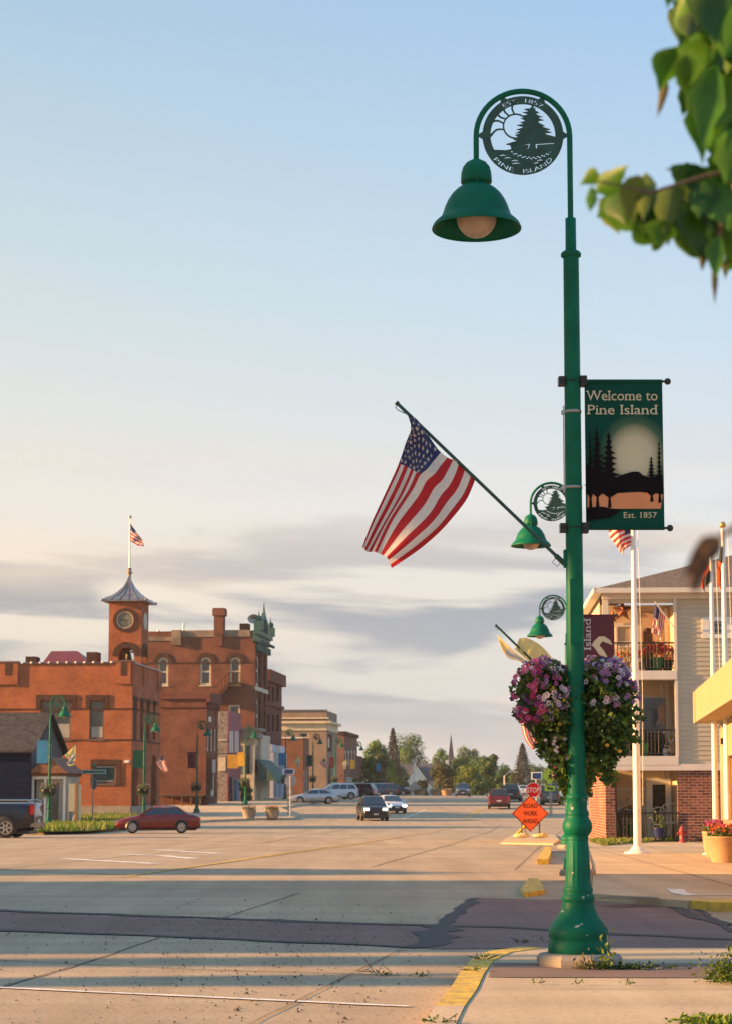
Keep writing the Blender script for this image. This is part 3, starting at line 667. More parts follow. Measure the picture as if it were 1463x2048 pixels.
near_rows = [  # pixels in the crop (700+x/3.18, 780+y/3.18), depth
 [(362, 152, 0), (425, 190, -.02), (575, 398, .00), (690, 462, .0), (800, 550, 0)],
 [(385, 245, -.03), (455, 270, -.10), (530, 450, -.03), (668, 530, -.01), (768, 632, .02)],
 [(352, 335, .06), (405, 370, .05), (490, 500, -.10), (630, 605, -.02), (735, 700, .02)],
 [(300, 482, .10), (370, 512, .10), (443, 545, -.04), (575, 670, -.05), (672, 785, .02)],
 [(200, 700, .13), (290, 690, .15), (395, 640, .02), (500, 790, -.09), (575, 895, .0)],
 [(128, 860, .12), (185, 880, .14), (270, 830, .08), (360, 930, -.08), (440, 1010, .0)],
 [(76, 1000, .10), (108, 1025, .12), (170, 1035, .06), (228, 1062, -.04), (262, 1130, .0)]]
def c2l(x, y, d):
    Yd = Y0 + d; p = at(700 + x / 3.18, 780 + y / 3.18, Yd); return (p.x - X0, d, p.z - ZL)
NR = [[c2l(*q) for q in r] for r in near_rows]
_f0 = cloth_fn(NR, UK, [0, .1, .25, .4, .62, .82, 1])
def near_fn(u, v):
    p = _f0(u, v); k = .022 * min(1, v * 3) * (.3 + v); p.y += k * math.sin(u * 17 + v * 3) + .010 * math.sin(u * 41 - v * 9) + .006 * math.sin(v * 47 + u * 8) * (1 - v)
    return p
def make_us_flag():
    t = empty('flag', (0, 0, 0))
    pole_mb((fa[0], 0, fa[1]), (fb[0], 0, fb[1])).tube([(fa[0] - .03, 0, fa[1] + .02), (fa[0] - .06, 0, fa[1] - .02), (fa[0] - .10, 0, fa[1] + .015), (fa[0] - .07, 0, fa[1] + .05)], .003, 5).build('flagpole', mt['dgreen'], t)
    us_cloth(near_fn, t); return t
def yellow_flag_parts(t, fn, fn2=None):
    c = MB(); nu, nv = 12, 14
    for f_ in [fn] + ([fn2] if fn2 else []):
        V = [[f_(i / nu, j / nv) for i in range(nu + 1)] for j in range(nv + 1)]
        for j in range(nv):
            for i in range(nu):
                u, v = (i + .5) / nu, (j + .5) / nv; m = 0
                if f_ is fn: m = 1 if .38 < v < .75 and u > .15 else (2 if .75 < v < .84 or .34 < v < .38 and u > .2 else 0)
                c.add([V[j][i], V[j][i + 1], V[j + 1][i + 1], V[j + 1][i]], [(0, 1, 2, 3)], m, True)
    ob = c.build('cloth', [mt['fyel'], M('flag grey', (.42, .42, .42), .8, trans=.4), mt['fblue']], t, fix=False)
    bm = bmesh.new(); bm.from_mesh(ob.data); bmesh.ops.remove_doubles(bm, verts=bm.verts, dist=1e-5); bm.to_mesh(ob.data); bm.free()

# ------------------------------------------------------------------ foliage
def quads(P, size, nrm=None, seed=0, asp=.55, fold=.25):
    rg = np.random.default_rng(seed); n = len(P); size = np.asarray(size).reshape(-1, 1) * np.ones((n, 1))
    a = rg.normal(size=(n, 3)); a /= np.linalg.norm(a, axis=1, keepdims=True)
    if nrm is not None:
        nn = nrm + rg.normal(size=(n, 3)) * .45; nn /= np.linalg.norm(nn, axis=1, keepdims=True)
        a = a - nn * (a * nn).sum(1, keepdims=True); a /= np.linalg.norm(a, axis=1, keepdims=True)
    else:
        nn = rg.normal(size=(n, 3)); nn -= a * (a * nn).sum(1, keepdims=True); nn /= np.linalg.norm(nn, axis=1, keepdims=True)
    b = np.cross(nn, a); h = size / 2
    V = np.stack([P - a * h, P + b * h * asp + nn * h * fold, P + a * h, P - b * h * asp + nn * h * fold], 1).reshape(-1, 3)
    return V
def leaf_obj(name, groups, mats, parent=None):
    """groups: list of (V array (4n,3), material index array)"""
    V = np.concatenate([g_[0] for g_ in groups]); mi = np.concatenate([g_[1] for g_ in groups]).astype(np.int32); n = len(V) // 4
    me = bpy.data.meshes.new(name); me.vertices.add(len(V)); me.vertices.foreach_set('co', V.astype(np.float32).ravel())
    me.loops.add(4 * n); me.loops.foreach_set('vertex_index', np.arange(4 * n, dtype=np.int32))
    me.polygons.add(n); me.polygons.foreach_set('loop_start', np.arange(0, 4 * n, 4, dtype=np.int32)); me.polygons.foreach_set('loop_total', np.full(n, 4, np.int32))
    for q in mats: me.materials.append(q)
    me.polygons.foreach_set('material_index', mi); me.update(calc_edges=True); me.validate()
    ob = bpy.data.objects.new(name, me); col.objects.link(ob)
    if parent: ob.parent = parent
    return ob
LEAF = [M('leaf dark', (.036, .078, .014), .65, var=.35, trans=.35, scale=1.5), M('leaf mid', (.075, .14, .018), .6, var=.35, trans=.4, scale=1.5), M('leaf light', (.16, .22, .03), .6, var=.3, trans=.45, scale=1.5)]
PET = [M('petal white', (.72, .62, .66), .6, var=.06, trans=.4), M('petal pink', (.55, .10, .26), .6, var=.2, trans=.4), M('petal lilac', (.42, .22, .42), .6, var=.15, trans=.4), M('petal purple', (.12, .035, .18), .6, var=.2, trans=.4), M('petal yellow', (.65, .40, .03), .6, var=.1, trans=.4), M('petal throat', (.16, .02, .10), .6), M('petal magenta', (.40, .03, .14), .6, var=.2, trans=.4)]
def flowers(mb, c, nrm, r, m, rg):
    n = Vector(nrm).normalized(); a = n.cross(Vector((rg.uniform(-1, 1), rg.uniform(-1, 1), .9))).normalized(); b = n.cross(a); c = Vector(c); s0 = rg.uniform(0, 6.28)
    pts = []
    for k in range(10):
        t = s0 + 2 * math.pi * k / 10; rr = r * (1 if k % 2 == 0 else .70); pts.append(c + (a * math.cos(t) + b * math.sin(t)) * rr + n * (r * .25 if k % 2 == 0 else r * .15))
    mb.add([c - n * r * .25] + pts, [(0, 1 + k, 1 + (k + 1) % 10) for k in range(10)], m)
    t2 = [c + (a * math.cos(2 * math.pi * k / 6) + b * math.sin(2 * math.pi * k / 6)) * r * .22 + n * r * .02 for k in range(6)]
    mb.add(t2, [tuple(range(6))], 5)
# the near pair of baskets: one half-basket each side of the pole
def make_basket(side, seed, n_leaf, n_fl, trails, pal_seed=0, scale=1.0):
    """local origin: the pole axis at pavement level; side -1 left, +1 right"""
    rg = np.random.default_rng(seed); pr = random.Random(seed + 5)
    t = empty('flower_basket', (0, 0, 0)); cx_ = side * .22; cz_ = lz(1396); cy_ = .16
    pot = MB(); pot.lathe([(.0, cz_ - .34), (.12, cz_ - .30), (.19, cz_ - .18), (.22, cz_ - .02), (.20, cz_ - .02), (0, cz_ - .06)], (cx_, cy_, 0), 16); pot.build('pot', mt['black'], t)
    MB().tube([(side * .03, .04, cz_ + .02), (cx_, cy_, cz_ - .02)], .012, 6).tube([(side * .03, .04, cz_ - .3), (cx_, cy_, cz_ - .30)], .012, 6).build('bracket', mt['dgreen'], t)
    grp = []
    lobes = [(cx_ + side * .02, cy_, cz_ + .03, .23, .25, .24, .40), (cx_ - side * .05, cy_ - .06, cz_ - .15, .17, .22, .22, .30), (cx_, cy_, cz_ + .18, .17, .2, .13, .14), (cx_ - .03 * side, cy_, cz_ - .30, .12, .16, .17, .16)]
    if side > 0: lobes = [(cx_ + .0, cy_, cz_ + .0, .25, .26, .27, .40), (cx_ + .02, cy_ - .04, cz_ - .18, .26, .24, .26, .30), (cx_ + .0, cy_, cz_ + .18, .19, .2, .14, .13), (cx_ + .0, cy_, cz_ - .34, .20, .18, .16, .17)]
    for (lx, ly, lz_, a, b, c, fr_) in lobes:
        n = int(n_leaf * fr_ * .8); d = rg.normal(size=(n, 3)); d /= np.linalg.norm(d, axis=1, keepdims=True); rr = rg.uniform(.45, 1.22, (n, 1)) ** .7
        rr *= 1 + .14 * np.sin(d[:, :1] * 7 + d[:, 2:] * 9)
        P = np.array([lx, ly, lz_]) + d * rr * np.array([a, b, c]); P = P[P[:, 0] * side > -.03]; k = len(P); d = d[:k]
        grp.append((quads(P, rg.uniform(.030, .060, k), None, seed, .6), rg.choice(3, k, p=[.5, .33, .17])))
    for (tx, ty, tz, ex_, ey_, ez_, n, sp_) in trails:
        tt = rg.uniform(0, 1, (n, 1)); P = np.array([tx, ty, tz]) * (1 - tt) + np.array([ex_, ey_, ez_]) * tt + rg.normal(size=(n, 3)) * sp_
        P[:, 0:1] += .03 * np.sin(tt * 9 + seed)
        grp.append((quads(P, rg.uniform(.045, .075, n), None, seed + 1, .7), rg.choice(3, n, p=[.3, .45, .25])))
    leaf_obj('foliage', grp, LEAF, t)
    fm = MB(); fp = random.Random(seed)
    for k in range(n_fl):
        th = fp.uniform(0, 6.28); ph = fp.uniform(-.85 if side < 0 else -.5, 1.25)
        d = Vector((math.cos(th) * math.cos(ph), -abs(math.sin(th) * math.cos(ph)) * 1.0, math.sin(ph))); 
        p = Vector((cx_ + side * .03 + d.x * .26, cy_ + d.y * .29, cz_ + .03 + d.z * .30))
        if p.x * side < .0: continue
        outer = d.x * side
        if side < 0: m = fp.choices([0, 1, 2, 3, 6], [2, 5, 2, 1, 2] if outer > .1 else [5, 2, 2, 1, 0])[0]
        else: m = fp.choices([0, 2, 3, 1, 4], [4, 5, 2, 1.5, .6])[0]
        if side > 0 and d.z < .15 and fp.random() < .75: continue
        if side < 0 and outer > .5 and fp.random() < .3: m = 3
        for q in range(fp.choice([1, 1, 2, 3])): flowers(fm, p + Vector((fp.uniform(-.03, .03), fp.uniform(-.02, .0), fp.uniform(-.03, .03))) * (1 if q else 0), d + Vector((fp.uniform(-.5, .5), -.6, fp.uniform(-.4, .4))), fp.uniform(.021, .031), m, fp)
    if side < 0:
        for k in range(10): flowers(fm, (fp.uniform(-.26, -.08), -.06, fp.uniform(cz_ - .50, cz_ - .30)), (0, -1, .2), .016, 0, fp)
    for k in range(5): flowers(fm, (side * fp.uniform(.1, .38), -.12, fp.uniform(cz_ - .5, cz_ + .1)), (0, -1, .2), .017, 4, fp)
    fm.build('blossoms', PET, t, fix=False)
    return t

# place everything that belongs to a lamp: (px of the post, Y, turned, lamp label, banner kind, flag, basket)
protoB = {k: make_banner(k) for k in ('green', 'maroon', 'blue', 'yellow')}
protoUS = make_us_flag()
bl = make_basket(-1, 11, 9000, 150, [(-.20, .02, lz(1440), -.13, .02, lz(1540), 200, .035), (-.12, .06, lz(1440), -.08, .05, lz(1590), 260, .04), (-.30, .0, lz(1400), -.22, .0, lz(1480), 80, .03)])
br_ = make_basket(1, 23, 10500, 120, [(.34, .02, lz(1450), .24, .0, lz(1560), 170, .035), (.26, .05, lz(1450), .27, .0, lz(1565), 110, .025), (.12, .05, lz(1460), .07, .03, lz(1580), 120, .04), (.36, .0, lz(1400), .40, .0, lz(1480), 70, .03)])
YF = cloth_fn([[at_ for at_ in r] for r in [[(0, 0, 0)] * 2] * 2])
def setrot(o, x, y, z, rz): o.location = (x, y, z); o.rotation_euler = (0, 0, rz)
ang = -R(6)
LAMPS = [  # post px, depth, side, banner, flag
 ('R', 1156, 15.7, 'green', 'us'), ('R', 1151, 35.6, 'maroon', 'yel'), ('R', 1136, 55.5, 'yellow', 'us2')]
LY = [(99, 106), (288, 133), (394, 152), (491, 175), (571, 199), (626, 221), (670, 241), (711, 264), (761, 298)]
LB = ['blue', 'green', 'maroon', 'yellow'] * 3; LFl = ['yel', 'us', None, None, 'yel', 'us', 'yel', None, None]
LN = ['leftmost green street lamp, beside the navy garage', 'green street lamp by the city hall side door, behind the red sedan', 'green street lamp with a maroon banner before the blank brick wall', 'green street lamp with a yellow banner by the green awning', 'green street lamp before the low brown brick shop', 'green street lamp before the tan corner bank', 'green street lamp beyond the tan bank, with a maroon banner', 'green street lamp at the end of the brick shop row', 'farthest green street lamp, in front of the trees']
ph = None
def place_lamp(i, x, y, rz, ll, bk, fl, where, small):
    global lamp
    o = lamp if i == 0 else copy_tree(lamp); z = zg(y) + .15 - (.04 if 20 < y < 60 else 0)
    setrot(o, x, y, z, rz); tag(o, ll, 'street lamp', 'arched green street lamps along the main street')
    b = protoB[bk]
    if b.get('category'): b = copy_tree(b)
    desc = {'green': 'green town banner with pines and a pale moon', 'maroon': 'maroon banner with upright silver lettering', 'blue': 'bright blue banner with a white diamond', 'yellow': 'yellow banner with a round black emblem'}[bk]
    setrot(b, x, y, z, rz); tag(b, desc + ' on ' + where, 'banner', 'banners hung from the street lamps')
    if fl in ('us',):
        f_ = protoUS if not protoUS.get('category') else copy_tree(protoUS, None, ('stars',) if small else ())
        setrot(f_, x, y, z, rz); tag(f_, 'stars and stripes on a slanted pole, from ' + where, 'flag', 'flags slanting from the street lamps')
    for s_, src in ((0, bl), (1, br_)):
        if i == 0: k = src
        elif i < 3: k = copy_tree(src)
        else: k = copy_tree(farb[s_])
        setrot(k, x, y, z, rz)
        if i >= 1: k.scale = (.92, .92, 1.0)
        tag(k, ('%s hanging basket of %s flowers on ' % (('left', 'right')[s_ if rz == 0 else 1 - s_], ('pink and white', 'lilac and purple')[s_])) + where, 'flower basket', 'flower baskets hung from the street lamps')
    return x, y, z
farb = None
place_lamp(0, X0, Y0, 0, 'nearest and tallest green street lamp, standing on the near pavement corner', 'green', 'us', 'the nearest lamp', False)
xyz2 = place_lamp(1, at(1151, 1650, 35.6).x, 35.6, 0, 'second green street lamp on the right, mostly behind the nearest one', 'maroon', None, 'the second lamp on the right', False)
xyz3 = place_lamp(2, at(1136, 1600, 55.5).x, 55.5, 0, 'third green street lamp on the right, its head above the flower baskets', 'yellow', None, 'the third lamp on the right', False)
fl_ = make_basket(-1, 31, 1300, 60, [(-.32, .02, lz(1440), -.22, .02, lz(1500), 60, .055)]); fr_2 = make_basket(1, 37, 1300, 60, [(.4, .02, lz(1450), .3, .0, lz(1510), 60, .05)])
farb = (fl_, fr_2); place_first = True
yel_src = None
def px_cloth(rows, Y, ori, d0=0): # rows of (px,py,depth)
    return [[tuple(at(a, b, Y + d) - Vector(ori)) for a, b, d in r] for r in rows]
# yellow flag, lamp 2: one fold hangs under the pole, one blows up over it
t = empty('flag', xyz2, 0, 'yellow flag with a grey patch blowing over its pole, second lamp on the right', 'flag', 'flags slanting from the street lamps')
pole_mb((fa[0], 0, fa[1]), (fb[0], 0, fb[1]), .02).build('flagpole', mt['dgreen'], t)
fn = cloth_fn(px_cloth([[(992, 1268, 0), (994, 1274, -.1), (996, 1282, -.05)], [(1008, 1284, 0), (1003, 1296, -.15), (1004, 1302, -.1)], [(1030, 1304, 0), (1022, 1312, -.1), (1018, 1318, 0)], [(1048, 1318, 0), (1044, 1322, -.12), (1036, 1322, -.1)], [(1068, 1334, 0), (1062, 1334, -.1), (1056, 1334, 0)]], 35.6, xyz2))
fn2 = cloth_fn(px_cloth([[(1028, 1298, 0), (1032, 1289, .03), (1037, 1277, .0)], [(1040, 1309, 0), (1046, 1294, -.04), (1052, 1276, .0)], [(1052, 1319, 0), (1060, 1302, .05), (1070, 1284, .04)], [(1064, 1329, 0), (1073, 1313, -.03), (1086, 1296, .0)], [(1080, 1336, 0), (1092, 1328, .05), (1103, 1316, .0)]], 35.6, xyz2))
yellow_flag_parts(t, fn, fn2)
t = empty('flag', xyz3, 0, 'stars and stripes drooping left of the flower basket, on the third lamp on the right', 'flag', 'flags slanting from the street lamps')
pole_mb((fa[0], 0, fa[1]), (fb[0], 0, fb[1] - .05), .02).build('flagpole', mt['dgreen'], t)
rows3 = [[(1038, 1402, 0), (1052, 1402, -.1), (1066, 1404, 0), (1078, 1418, .1), (1092, 1432, 0)], [(1038, 1428, 0), (1048, 1430, -.15), (1060, 1432, .05), (1074, 1440, .1), (1092, 1446, -.05)], [(1041, 1452, 0), (1051, 1454, -.15), (1062, 1456, .15), (1076, 1460, -.1), (1090, 1462, .1)], [(1049, 1480, 0), (1058, 1478, -.15), (1068, 1476, .12), (1078, 1476, -.1), (1090, 1476, .1)], [(1064, 1500, 0), (1070, 1497, -.1), (1077, 1494, .1), (1083, 1491, -.05), (1094, 1486, 0)]]
us_cloth(cloth_fn(px_cloth(rows3, 55.5, xyz3), UK), t, 18, 1)
n0 = 3
for i, (px, y) in enumerate(LY):
    x = at(px, 1590, y).x; z = None
    place_lamp(n0 + i, x, y, math.pi + ang, LN[i], LB[i], LFl[i], 'the %s lamp on the left' % ('first second third fourth fifth sixth seventh eighth ninth'.split()[i]), True)
    if LFl[i] == 'yel':
        zz = zg(y) + .15; t = empty('flag', (x, y, zz), math.pi + ang, 'yellow flag with a grey patch on the %s lamp on the left' % ('first second third fourth fifth sixth seventh'.split()[i]), 'flag', 'flags slanting from the street lamps')
        if yel_src is None:
            MB().tube([(fa[0], 0, fa[1]), (fb[0], 0, fb[1])], .02, 6).build('flagpole', mt['dgreen'], t)
            hx, hz = fb[0], fb[1]
            YR = [[(hx + .02, 0, hz - .02), (hx + .3, .1, hz - .35), (hx + .62, 0, hz - .62)], [(hx + .0, .1, hz - .35), (hx + .25, -.1, hz - .55), (hx + .45, .1, hz - .72)], [(hx - .02, 0, hz - .6), (hx + .2, .1, hz - .75), (hx + .35, 0, hz - .9)], [(hx + .0, .1, hz - .85), (hx + .2, 0, hz - .95), (hx + .5, .1, hz - 1.05)], [(hx + .1, 0, hz - 1.18), (hx + .3, .1, hz - 1.2), (hx + .45, 0, hz - 1.1)]]
            yellow_flag_parts(t, cloth_fn(YR)); yel_src = t
        else:
            for ch in list(yel_src.children): c = ch.copy(); col.objects.link(c); c.parent = t
for o in farb:
    for ch in list(o.children): bpy.data.objects.remove(ch)
    bpy.data.objects.remove(o)
# ------------------------------------------------------------------ buildings
TH = R(6); uS = Vector((math.sin(TH), math.cos(TH), 0)); nS = Vector((math.cos(TH), -math.sin(TH), 0))
class Bld:
    def __init__(s, name, px, Y, label, cat='building', rz=-TH, z=None, group=None):
        p = at(px, 1590, Y); s.o = Vector((p.x, Y, zg(Y) if z is None else z)); s.rz = rz
        s.e = empty(name, s.o, rz, label, cat, group); s.u = Vector((-math.sin(rz), math.cos(rz), 0)); s.n = Vector((math.cos(rz), math.sin(rz), 0))
        s.holes = {'f': [], 's': []}; s.gl = s.fm = None; s.copies = {}
    def F(s, px, py, yl=0):  # camera-facing wall: local (x, z)
        d = ray(px, py); q = s.o + s.u * yl; t = (q - O).dot(s.u) / d.dot(s.u); p = O + d * t - s.o; return (p.dot(s.n), p.z)
    def S(s, px, py, xl=0):  # street-facing wall: local (y, z)
        d = ray(px, py); q = s.o + s.n * xl; t = (q - O).dot(s.n) / d.dot(s.n); p = O + d * t - s.o; return (p.dot(s.u), p.z)
    def add(s, name, mb, mat, parent=None, label=None): 
        o = mb.build(name, mat, parent or s.e)
        if label: o['label'] = label
        return o
    def win(s, side, x0, x1, z0, z1, fm, gm_, ar=False, mull=(), bars=(), dep=.10, trim=.07, sill=None, base=None, proud=0, blind=None):
        fr = {'f': FR_XZ, 's': FR_YZ}[side]
        if base: fr = frs(fr, base)
        x0, x1 = min(x0, x1), max(x0, x1); z0, z1 = min(z0, z1), max(z0, z1)
        lp = arch(x0, x1, z0, z1) if ar else rc(x0, x1, z0, z1)
        s.holes[side].append(lp)
        cx_, cz_ = (x0 + x1) / 2, (z0 + z1) / 2; i = .004
        sc_ = lambda l, d: [(cx_ + (x - cx_) * (1 - 2 * d / (x1 - x0)), cz_ + (z - cz_) * (1 - 2 * d / (z1 - z0))) for x, z in l]
        m = MB(); m.plate(sc_(lp, i), [sc_(lp, trim)], fr, .06, dep - proud)
        for b in bars: z = z0 + (z1 - z0) * b; m.rect(x0 + trim * .9, x1 - trim * .9, z - trim * .4, z + trim * .4, fr, .05, dep + .003 - proud)
        for b in mull: x = x0 + (x1 - x0) * b; m.rect(x - trim * .4, x + trim * .4, z0 + trim * .9, z1 - trim * .9, fr, .055, dep + .001 - proud)
        if sill: m.rect(x0 - .08, x1 + .08, z0 - .14, z0 - .002, fr, .12, -.08)
        w_ = s.add('window', m, fm); p = MB().plate(sc_(lp, trim * .7), (), fr, .012, dep + .03 - proud)
        pn = s.add('pane', p, gm_, w_)
        if blind: s.add('blind', MB().rect(x0 + trim, x1 - trim, z0 + (z1 - z0) * blind[0], z0 + (z1 - z0) * blind[1], fr, .006, dep + .020 - proud), mt['curtain'], w_)
        return w_
    def walls(s, W, D, H, mat, t=.35, Hs=None, x0=0, z0=-2.0, roofmat=None, extra=None, hd=0):
        m = MB(); Hs = Hs or H
        m.plate(rc(-W, x0, z0, H), s.holes['f'], FR_XZ, t)
        m.plate(rc(t, D, z0, Hs), s.holes['s'], FR_YZ, t)
        m.box(-W, -t, D - t, D, z0, H - .3).box(-W, -W + t, t, D - t, z0, H - .3)
        if extra: extra(m)
        o = s.add('wall', m, mat)
        s.add('roof', MB().box(-W + t, -t, t, D - t, H - 1.0, H - .8), roofmat or mt['tar'])
        # dark rooms behind the openings
        return o
BR = MBRICK('city hall brick', (.47, .125, .032), (.33, .080, .024), stain=.30)
BR2 = MBRICK('opera house brick', (.235, .062, .030), (.155, .040, .024), stain=.42)
BR3 = MBRICK('deep red brick', (.19, .036, .030), (.13, .026, .022), stain=.35)
BR4 = MBRICK('brown brick', (.26, .095, .042), (.19, .065, .030), stain=.3)
BRA = MBRICK('apartment brick', (.30, .10, .065), (.11, .040, .032), (.38, .30, .25), 1.25, .25)
BRS = M('brownstone', (.075, .040, .030), .9, var=.3, scale=3, spec=.1)
TANB = MBRICK('tan brick', (.27, .205, .155), (.22, .165, .125), (.30, .25, .2), 1.4, .15)
CREM = M('cream trim', (.55, .47, .34), .65, var=.12, scale=2); GREY = M('grey shingle', (.058, .056, .058), .95, var=.3, scale=3, bump=.3, spec=.08)
SIDING = M('tan siding', (.50, .445, .345), .7, var=.05, scale=1); TRIM = M('white trim', (.66, .60, .54), .55, var=.05, scale=2)
GREENM = M('verdigris cornice', (.02, .10, .085), .55, var=.3, scale=6)
# ---- navy house at the far left
b = Bld('navy_house', 60, 112, 'navy blue clapboard house with a dark shingle roof at the left edge')
W, D = 9.0, 7.0; zt = b.F(40, 1496)[1]; zr = b.F(80, 1424, 3)[1]
xr_ = b.F(60, 1500)[0]
m = MB().plate(rc(-9, 0, -1, zt), (), FR_XZ, .2)
for k in range(14): m.rect(-9, 0, zt - .05 - k * .32 - .02, zt - .05 - k * .32 + .02, FR_XZ, .03, -.03)
m.box(-9, -8.8, .2, D, -1, zt)
b.add('wall', m, M('navy clapboard', (.006, .014, .042), .8, var=.15, scale=2, spec=.05))
gs = MB().plate([(.2, -1), (D, -1), (D, zt), (D / 2, zr - .15), (.2, zt)], (), FR_YZ, .2); b.add('wall', gs, M('slate grey wall', (.10, .105, .115), .8, var=.1, spec=.1), None, 'slate grey gable end wall')
m = MB(); e_ = .4
m.add([(-9.3, -e_, zt - .12), (.35, -e_, zt - .12), (.35, D / 2, zr), (-9.3, D / 2, zr), (-9.3, D + e_, zt - .12), (.35, D + e_, zt - .12)], [(0, 1, 2, 3), (3, 2, 5, 4)])
m.add([(-9.3, -e_, zt - .26), (.35, -e_, zt - .26), (.35, D / 2, zr - .14), (-9.3, D / 2, zr - .14), (-9.3, D + e_, zt - .26), (.35, D + e_, zt - .26)], [(3, 2, 1, 0), (4, 5, 2, 3)])
m.add([(.35, -e_, zt - .26), (.35, -e_, zt - .12), (.35, D / 2, zr), (.35, D / 2, zr - .14)], [(0, 1, 2, 3)]).add([(.35, D + e_, zt - .26), (.35, D + e_, zt - .12), (.35, D / 2, zr), (.35, D / 2, zr - .14)], [(3, 2, 1, 0)]).add([(-9.3, -e_, zt - .26), (-9.3, -e_, zt - .12), (.35, -e_, zt - .12), (.35, -e_, zt - .26)], [(0, 1, 2, 3)])
b.add('roof', m, GREY)
pm = MB(); p0, p1 = b.F(60, 1552), b.F(128, 1552); zp = p0[1]
pm.box(.0, 2.0, .3, 4.0, zp, zp + .16).add([(-.2, .1, zp + .16), (2.2, .1, zp + .16), (1.0, .1, zp + 1.1), (-.2, 4.2, zp + .16), (2.2, 4.2, zp + .16), (1.0, 4.2, zp + 1.1)], [(0, 1, 2), (3, 5, 4), (0, 2, 5, 3), (1, 4, 5, 2)])
b.add('porch_roof', pm, [M('rusty shingle', (.20, .085, .05), .85, var=.2)])
ps = MB()
for x in (.06, .78, 1.9): ps.box(x - .06, x + .06, .4, .52, -1, zp)
ps.box(.1, 1.9, .42, .5, zp - .18, zp)
b.add('porch_post', ps, mt['white']); b.add('porch_wall', MB().box(.15, 1.9, .8, 3.8, -1, zp - .01), mt['curtain'])
b.add('door', MB().box(.95, 1.45, .74, .79, -1, zp - .4), mt['glass'])
# ---- city hall
b = Bld('city_hall', 262, 143, 'two storey orange brick city hall with a clock and bell tower', z=zg(143) - .1)
ZT = b.F(200, 1327)[1]; ZP = b.F(250, 1323.5)[1]; W = -b.F(-70, 1400)[0]; Dp = b.S(320, 1500)[0]
fx = lambda px, py=1400: b.F(px, py)[0]
fz = lambda py, px=200: b.F(px, py)[1]
win = b.win
wf = M('brown frame', (.11, .07, .055), .7)
for (a, c, ml) in ((82, 143, (.5,)), (180, 209, ())): win('f', fx(a), fx(c), fz(1478), fz(1401), wf, mt['glass'], mull=ml, bars=(.72,), trim=.12, sill=1, blind=(.02, .40 if ml else .32))
win('f', fx(190), fx(233), fz(1567), fz(1530), wf, M('teal shop glass', (.012, .05, .055), .15, var=.3), trim=.08, sill=1)
for a, c in ((267.5, 274), (281, 287), (293.5, 300), (306.5, 312)): win('s', b.S(a, 1440)[0], b.S(c, 1440)[0], b.S(a, 1482)[1], b.S(a, 1400)[1], wf, mt['glass'], bars=(.72,), trim=.14)
for a, c, t_ in ((265, 277, 1500), (303, 313, 1508)): win('s', b.S(a, 1560)[0], b.S(c, 1560)[0], -.2, b.S(a, t_)[1], wf, mt['glass'], ar=True, trim=.2, dep=.3)
b.walls(W, Dp, ZT, BR)
tr = MB()
def fr_box(m, px0, px1, py0, py1, pr=.10, fr=FR_XZ):
    (x0, z1), (x1, z0) = b.F(px0, py0), b.F(px1, py1); m.rect(x0, x1, z0, z1, fr, pr, -pr)
pi = MB()
for a, c in ((-70, 36), (232, 262)): (x0, _), (x1, _) = b.F(a, 1400), b.F(c, 1400); pi.rect(x0, x1, fz(1368), ZP, FR_XZ, .14, -.14)
pi.rect(.14 * 0, b.S(267, 1400)[0], b.S(264, 1368)[1], ZP, FR_YZ, .10, -.10).rect(b.S(286, 1400)[0], b.S(287.5, 1400)[0], b.S(288, 1372)[1], ZT, FR_YZ, .1, -.1).rect(b.S(314, 1400)[0], Dp, b.S(316, 1380)[1], ZT, FR_YZ, .1, -.1)
b.add('pilaster', pi, BR)
tr.rect(-W, 0, fz(1419), fz(1416.5), FR_XZ, .05, -.05).rect(-W, 0, fz(1481), fz(1478.6), FR_XZ, .05, -.05)
tr.rect(0, Dp, fz(1419), fz(1416.5), FR_YZ, .05, -.05).rect(0, Dp, fz(1481), fz(1478.6), FR_YZ, .05, -.05)
for a, c in ((73, 82), (143, 153), (172, 180), (209, 218)): fr_box(tr, a, c, 1392, 1417, .07)
for a, c in ((73, 153), (172, 218)): fr_box(tr, a, c, 1390, 1400, .08)
fr_box(tr, 182, 190, 1520, 1570, .06); fr_box(tr, 233, 242, 1520, 1570, .06); fr_box(tr, 182, 242, 1519, 1529, .07)
fr_box(tr, 12, 23, 1326, 1351, .17); fr_box(tr, 243, 252, 1326, 1351, .17)
for a in (267.5, 281, 293.5, 306.5):
    y0, y1 = b.S(a - 1, 1440)[0], b.S(a + 7, 1440)[0]; tr.rect(y0, y1, fz(1400) + .0, fz(1392), FR_YZ, .08, -.08)
b.add('stone_trim', tr, BRS)
b.add('foundation', MB().rect(-W, 0, -1, fz(1612), FR_XZ, .12, -.12).rect(0, Dp, -1, fz(1612), FR_YZ, .12, -.12), mt['stone'])
cp = MB(); cp.box(fx(36), fx(232), -.10, .45, ZT, ZT + .12, 0).box(-.35, .10, b.S(268, 1400)[0], Dp, ZT, ZT + .12, 0)
for k in range(11): x = fx(36) + (fx(232) - fx(36)) * (k + .5) / 11; cp.ball((x, -.12, ZT + .09), .09, 8, 1)
cp.box(fx(-70), fx(36), -.2, .45, ZP, ZP + .10, 0).box(fx(232), .12, -.2, .45, ZP, ZP + .10, 0)
b.add('coping', cp, [M('glazed coping', (.15, .09, .10), .35), mt['white']])
lm = MB(); lm.rect(fx(194), fx(230), fz(1535), fz(1532.6), FR_XZ, .02, .09).rect(fx(197), fx(230), fz(1563), fz(1561), FR_XZ, .02, .09); b.add('window_decal', lm, mt['curtain'])
sg = MB(); (x0, z1), (x1, z0) = b.F(166, 1521), b.F(240, 1524)
b.add('lamp', MB().box(fx(253), fx(262), -.5, -.02, fz(1526), fz(1521)), mt['white'])
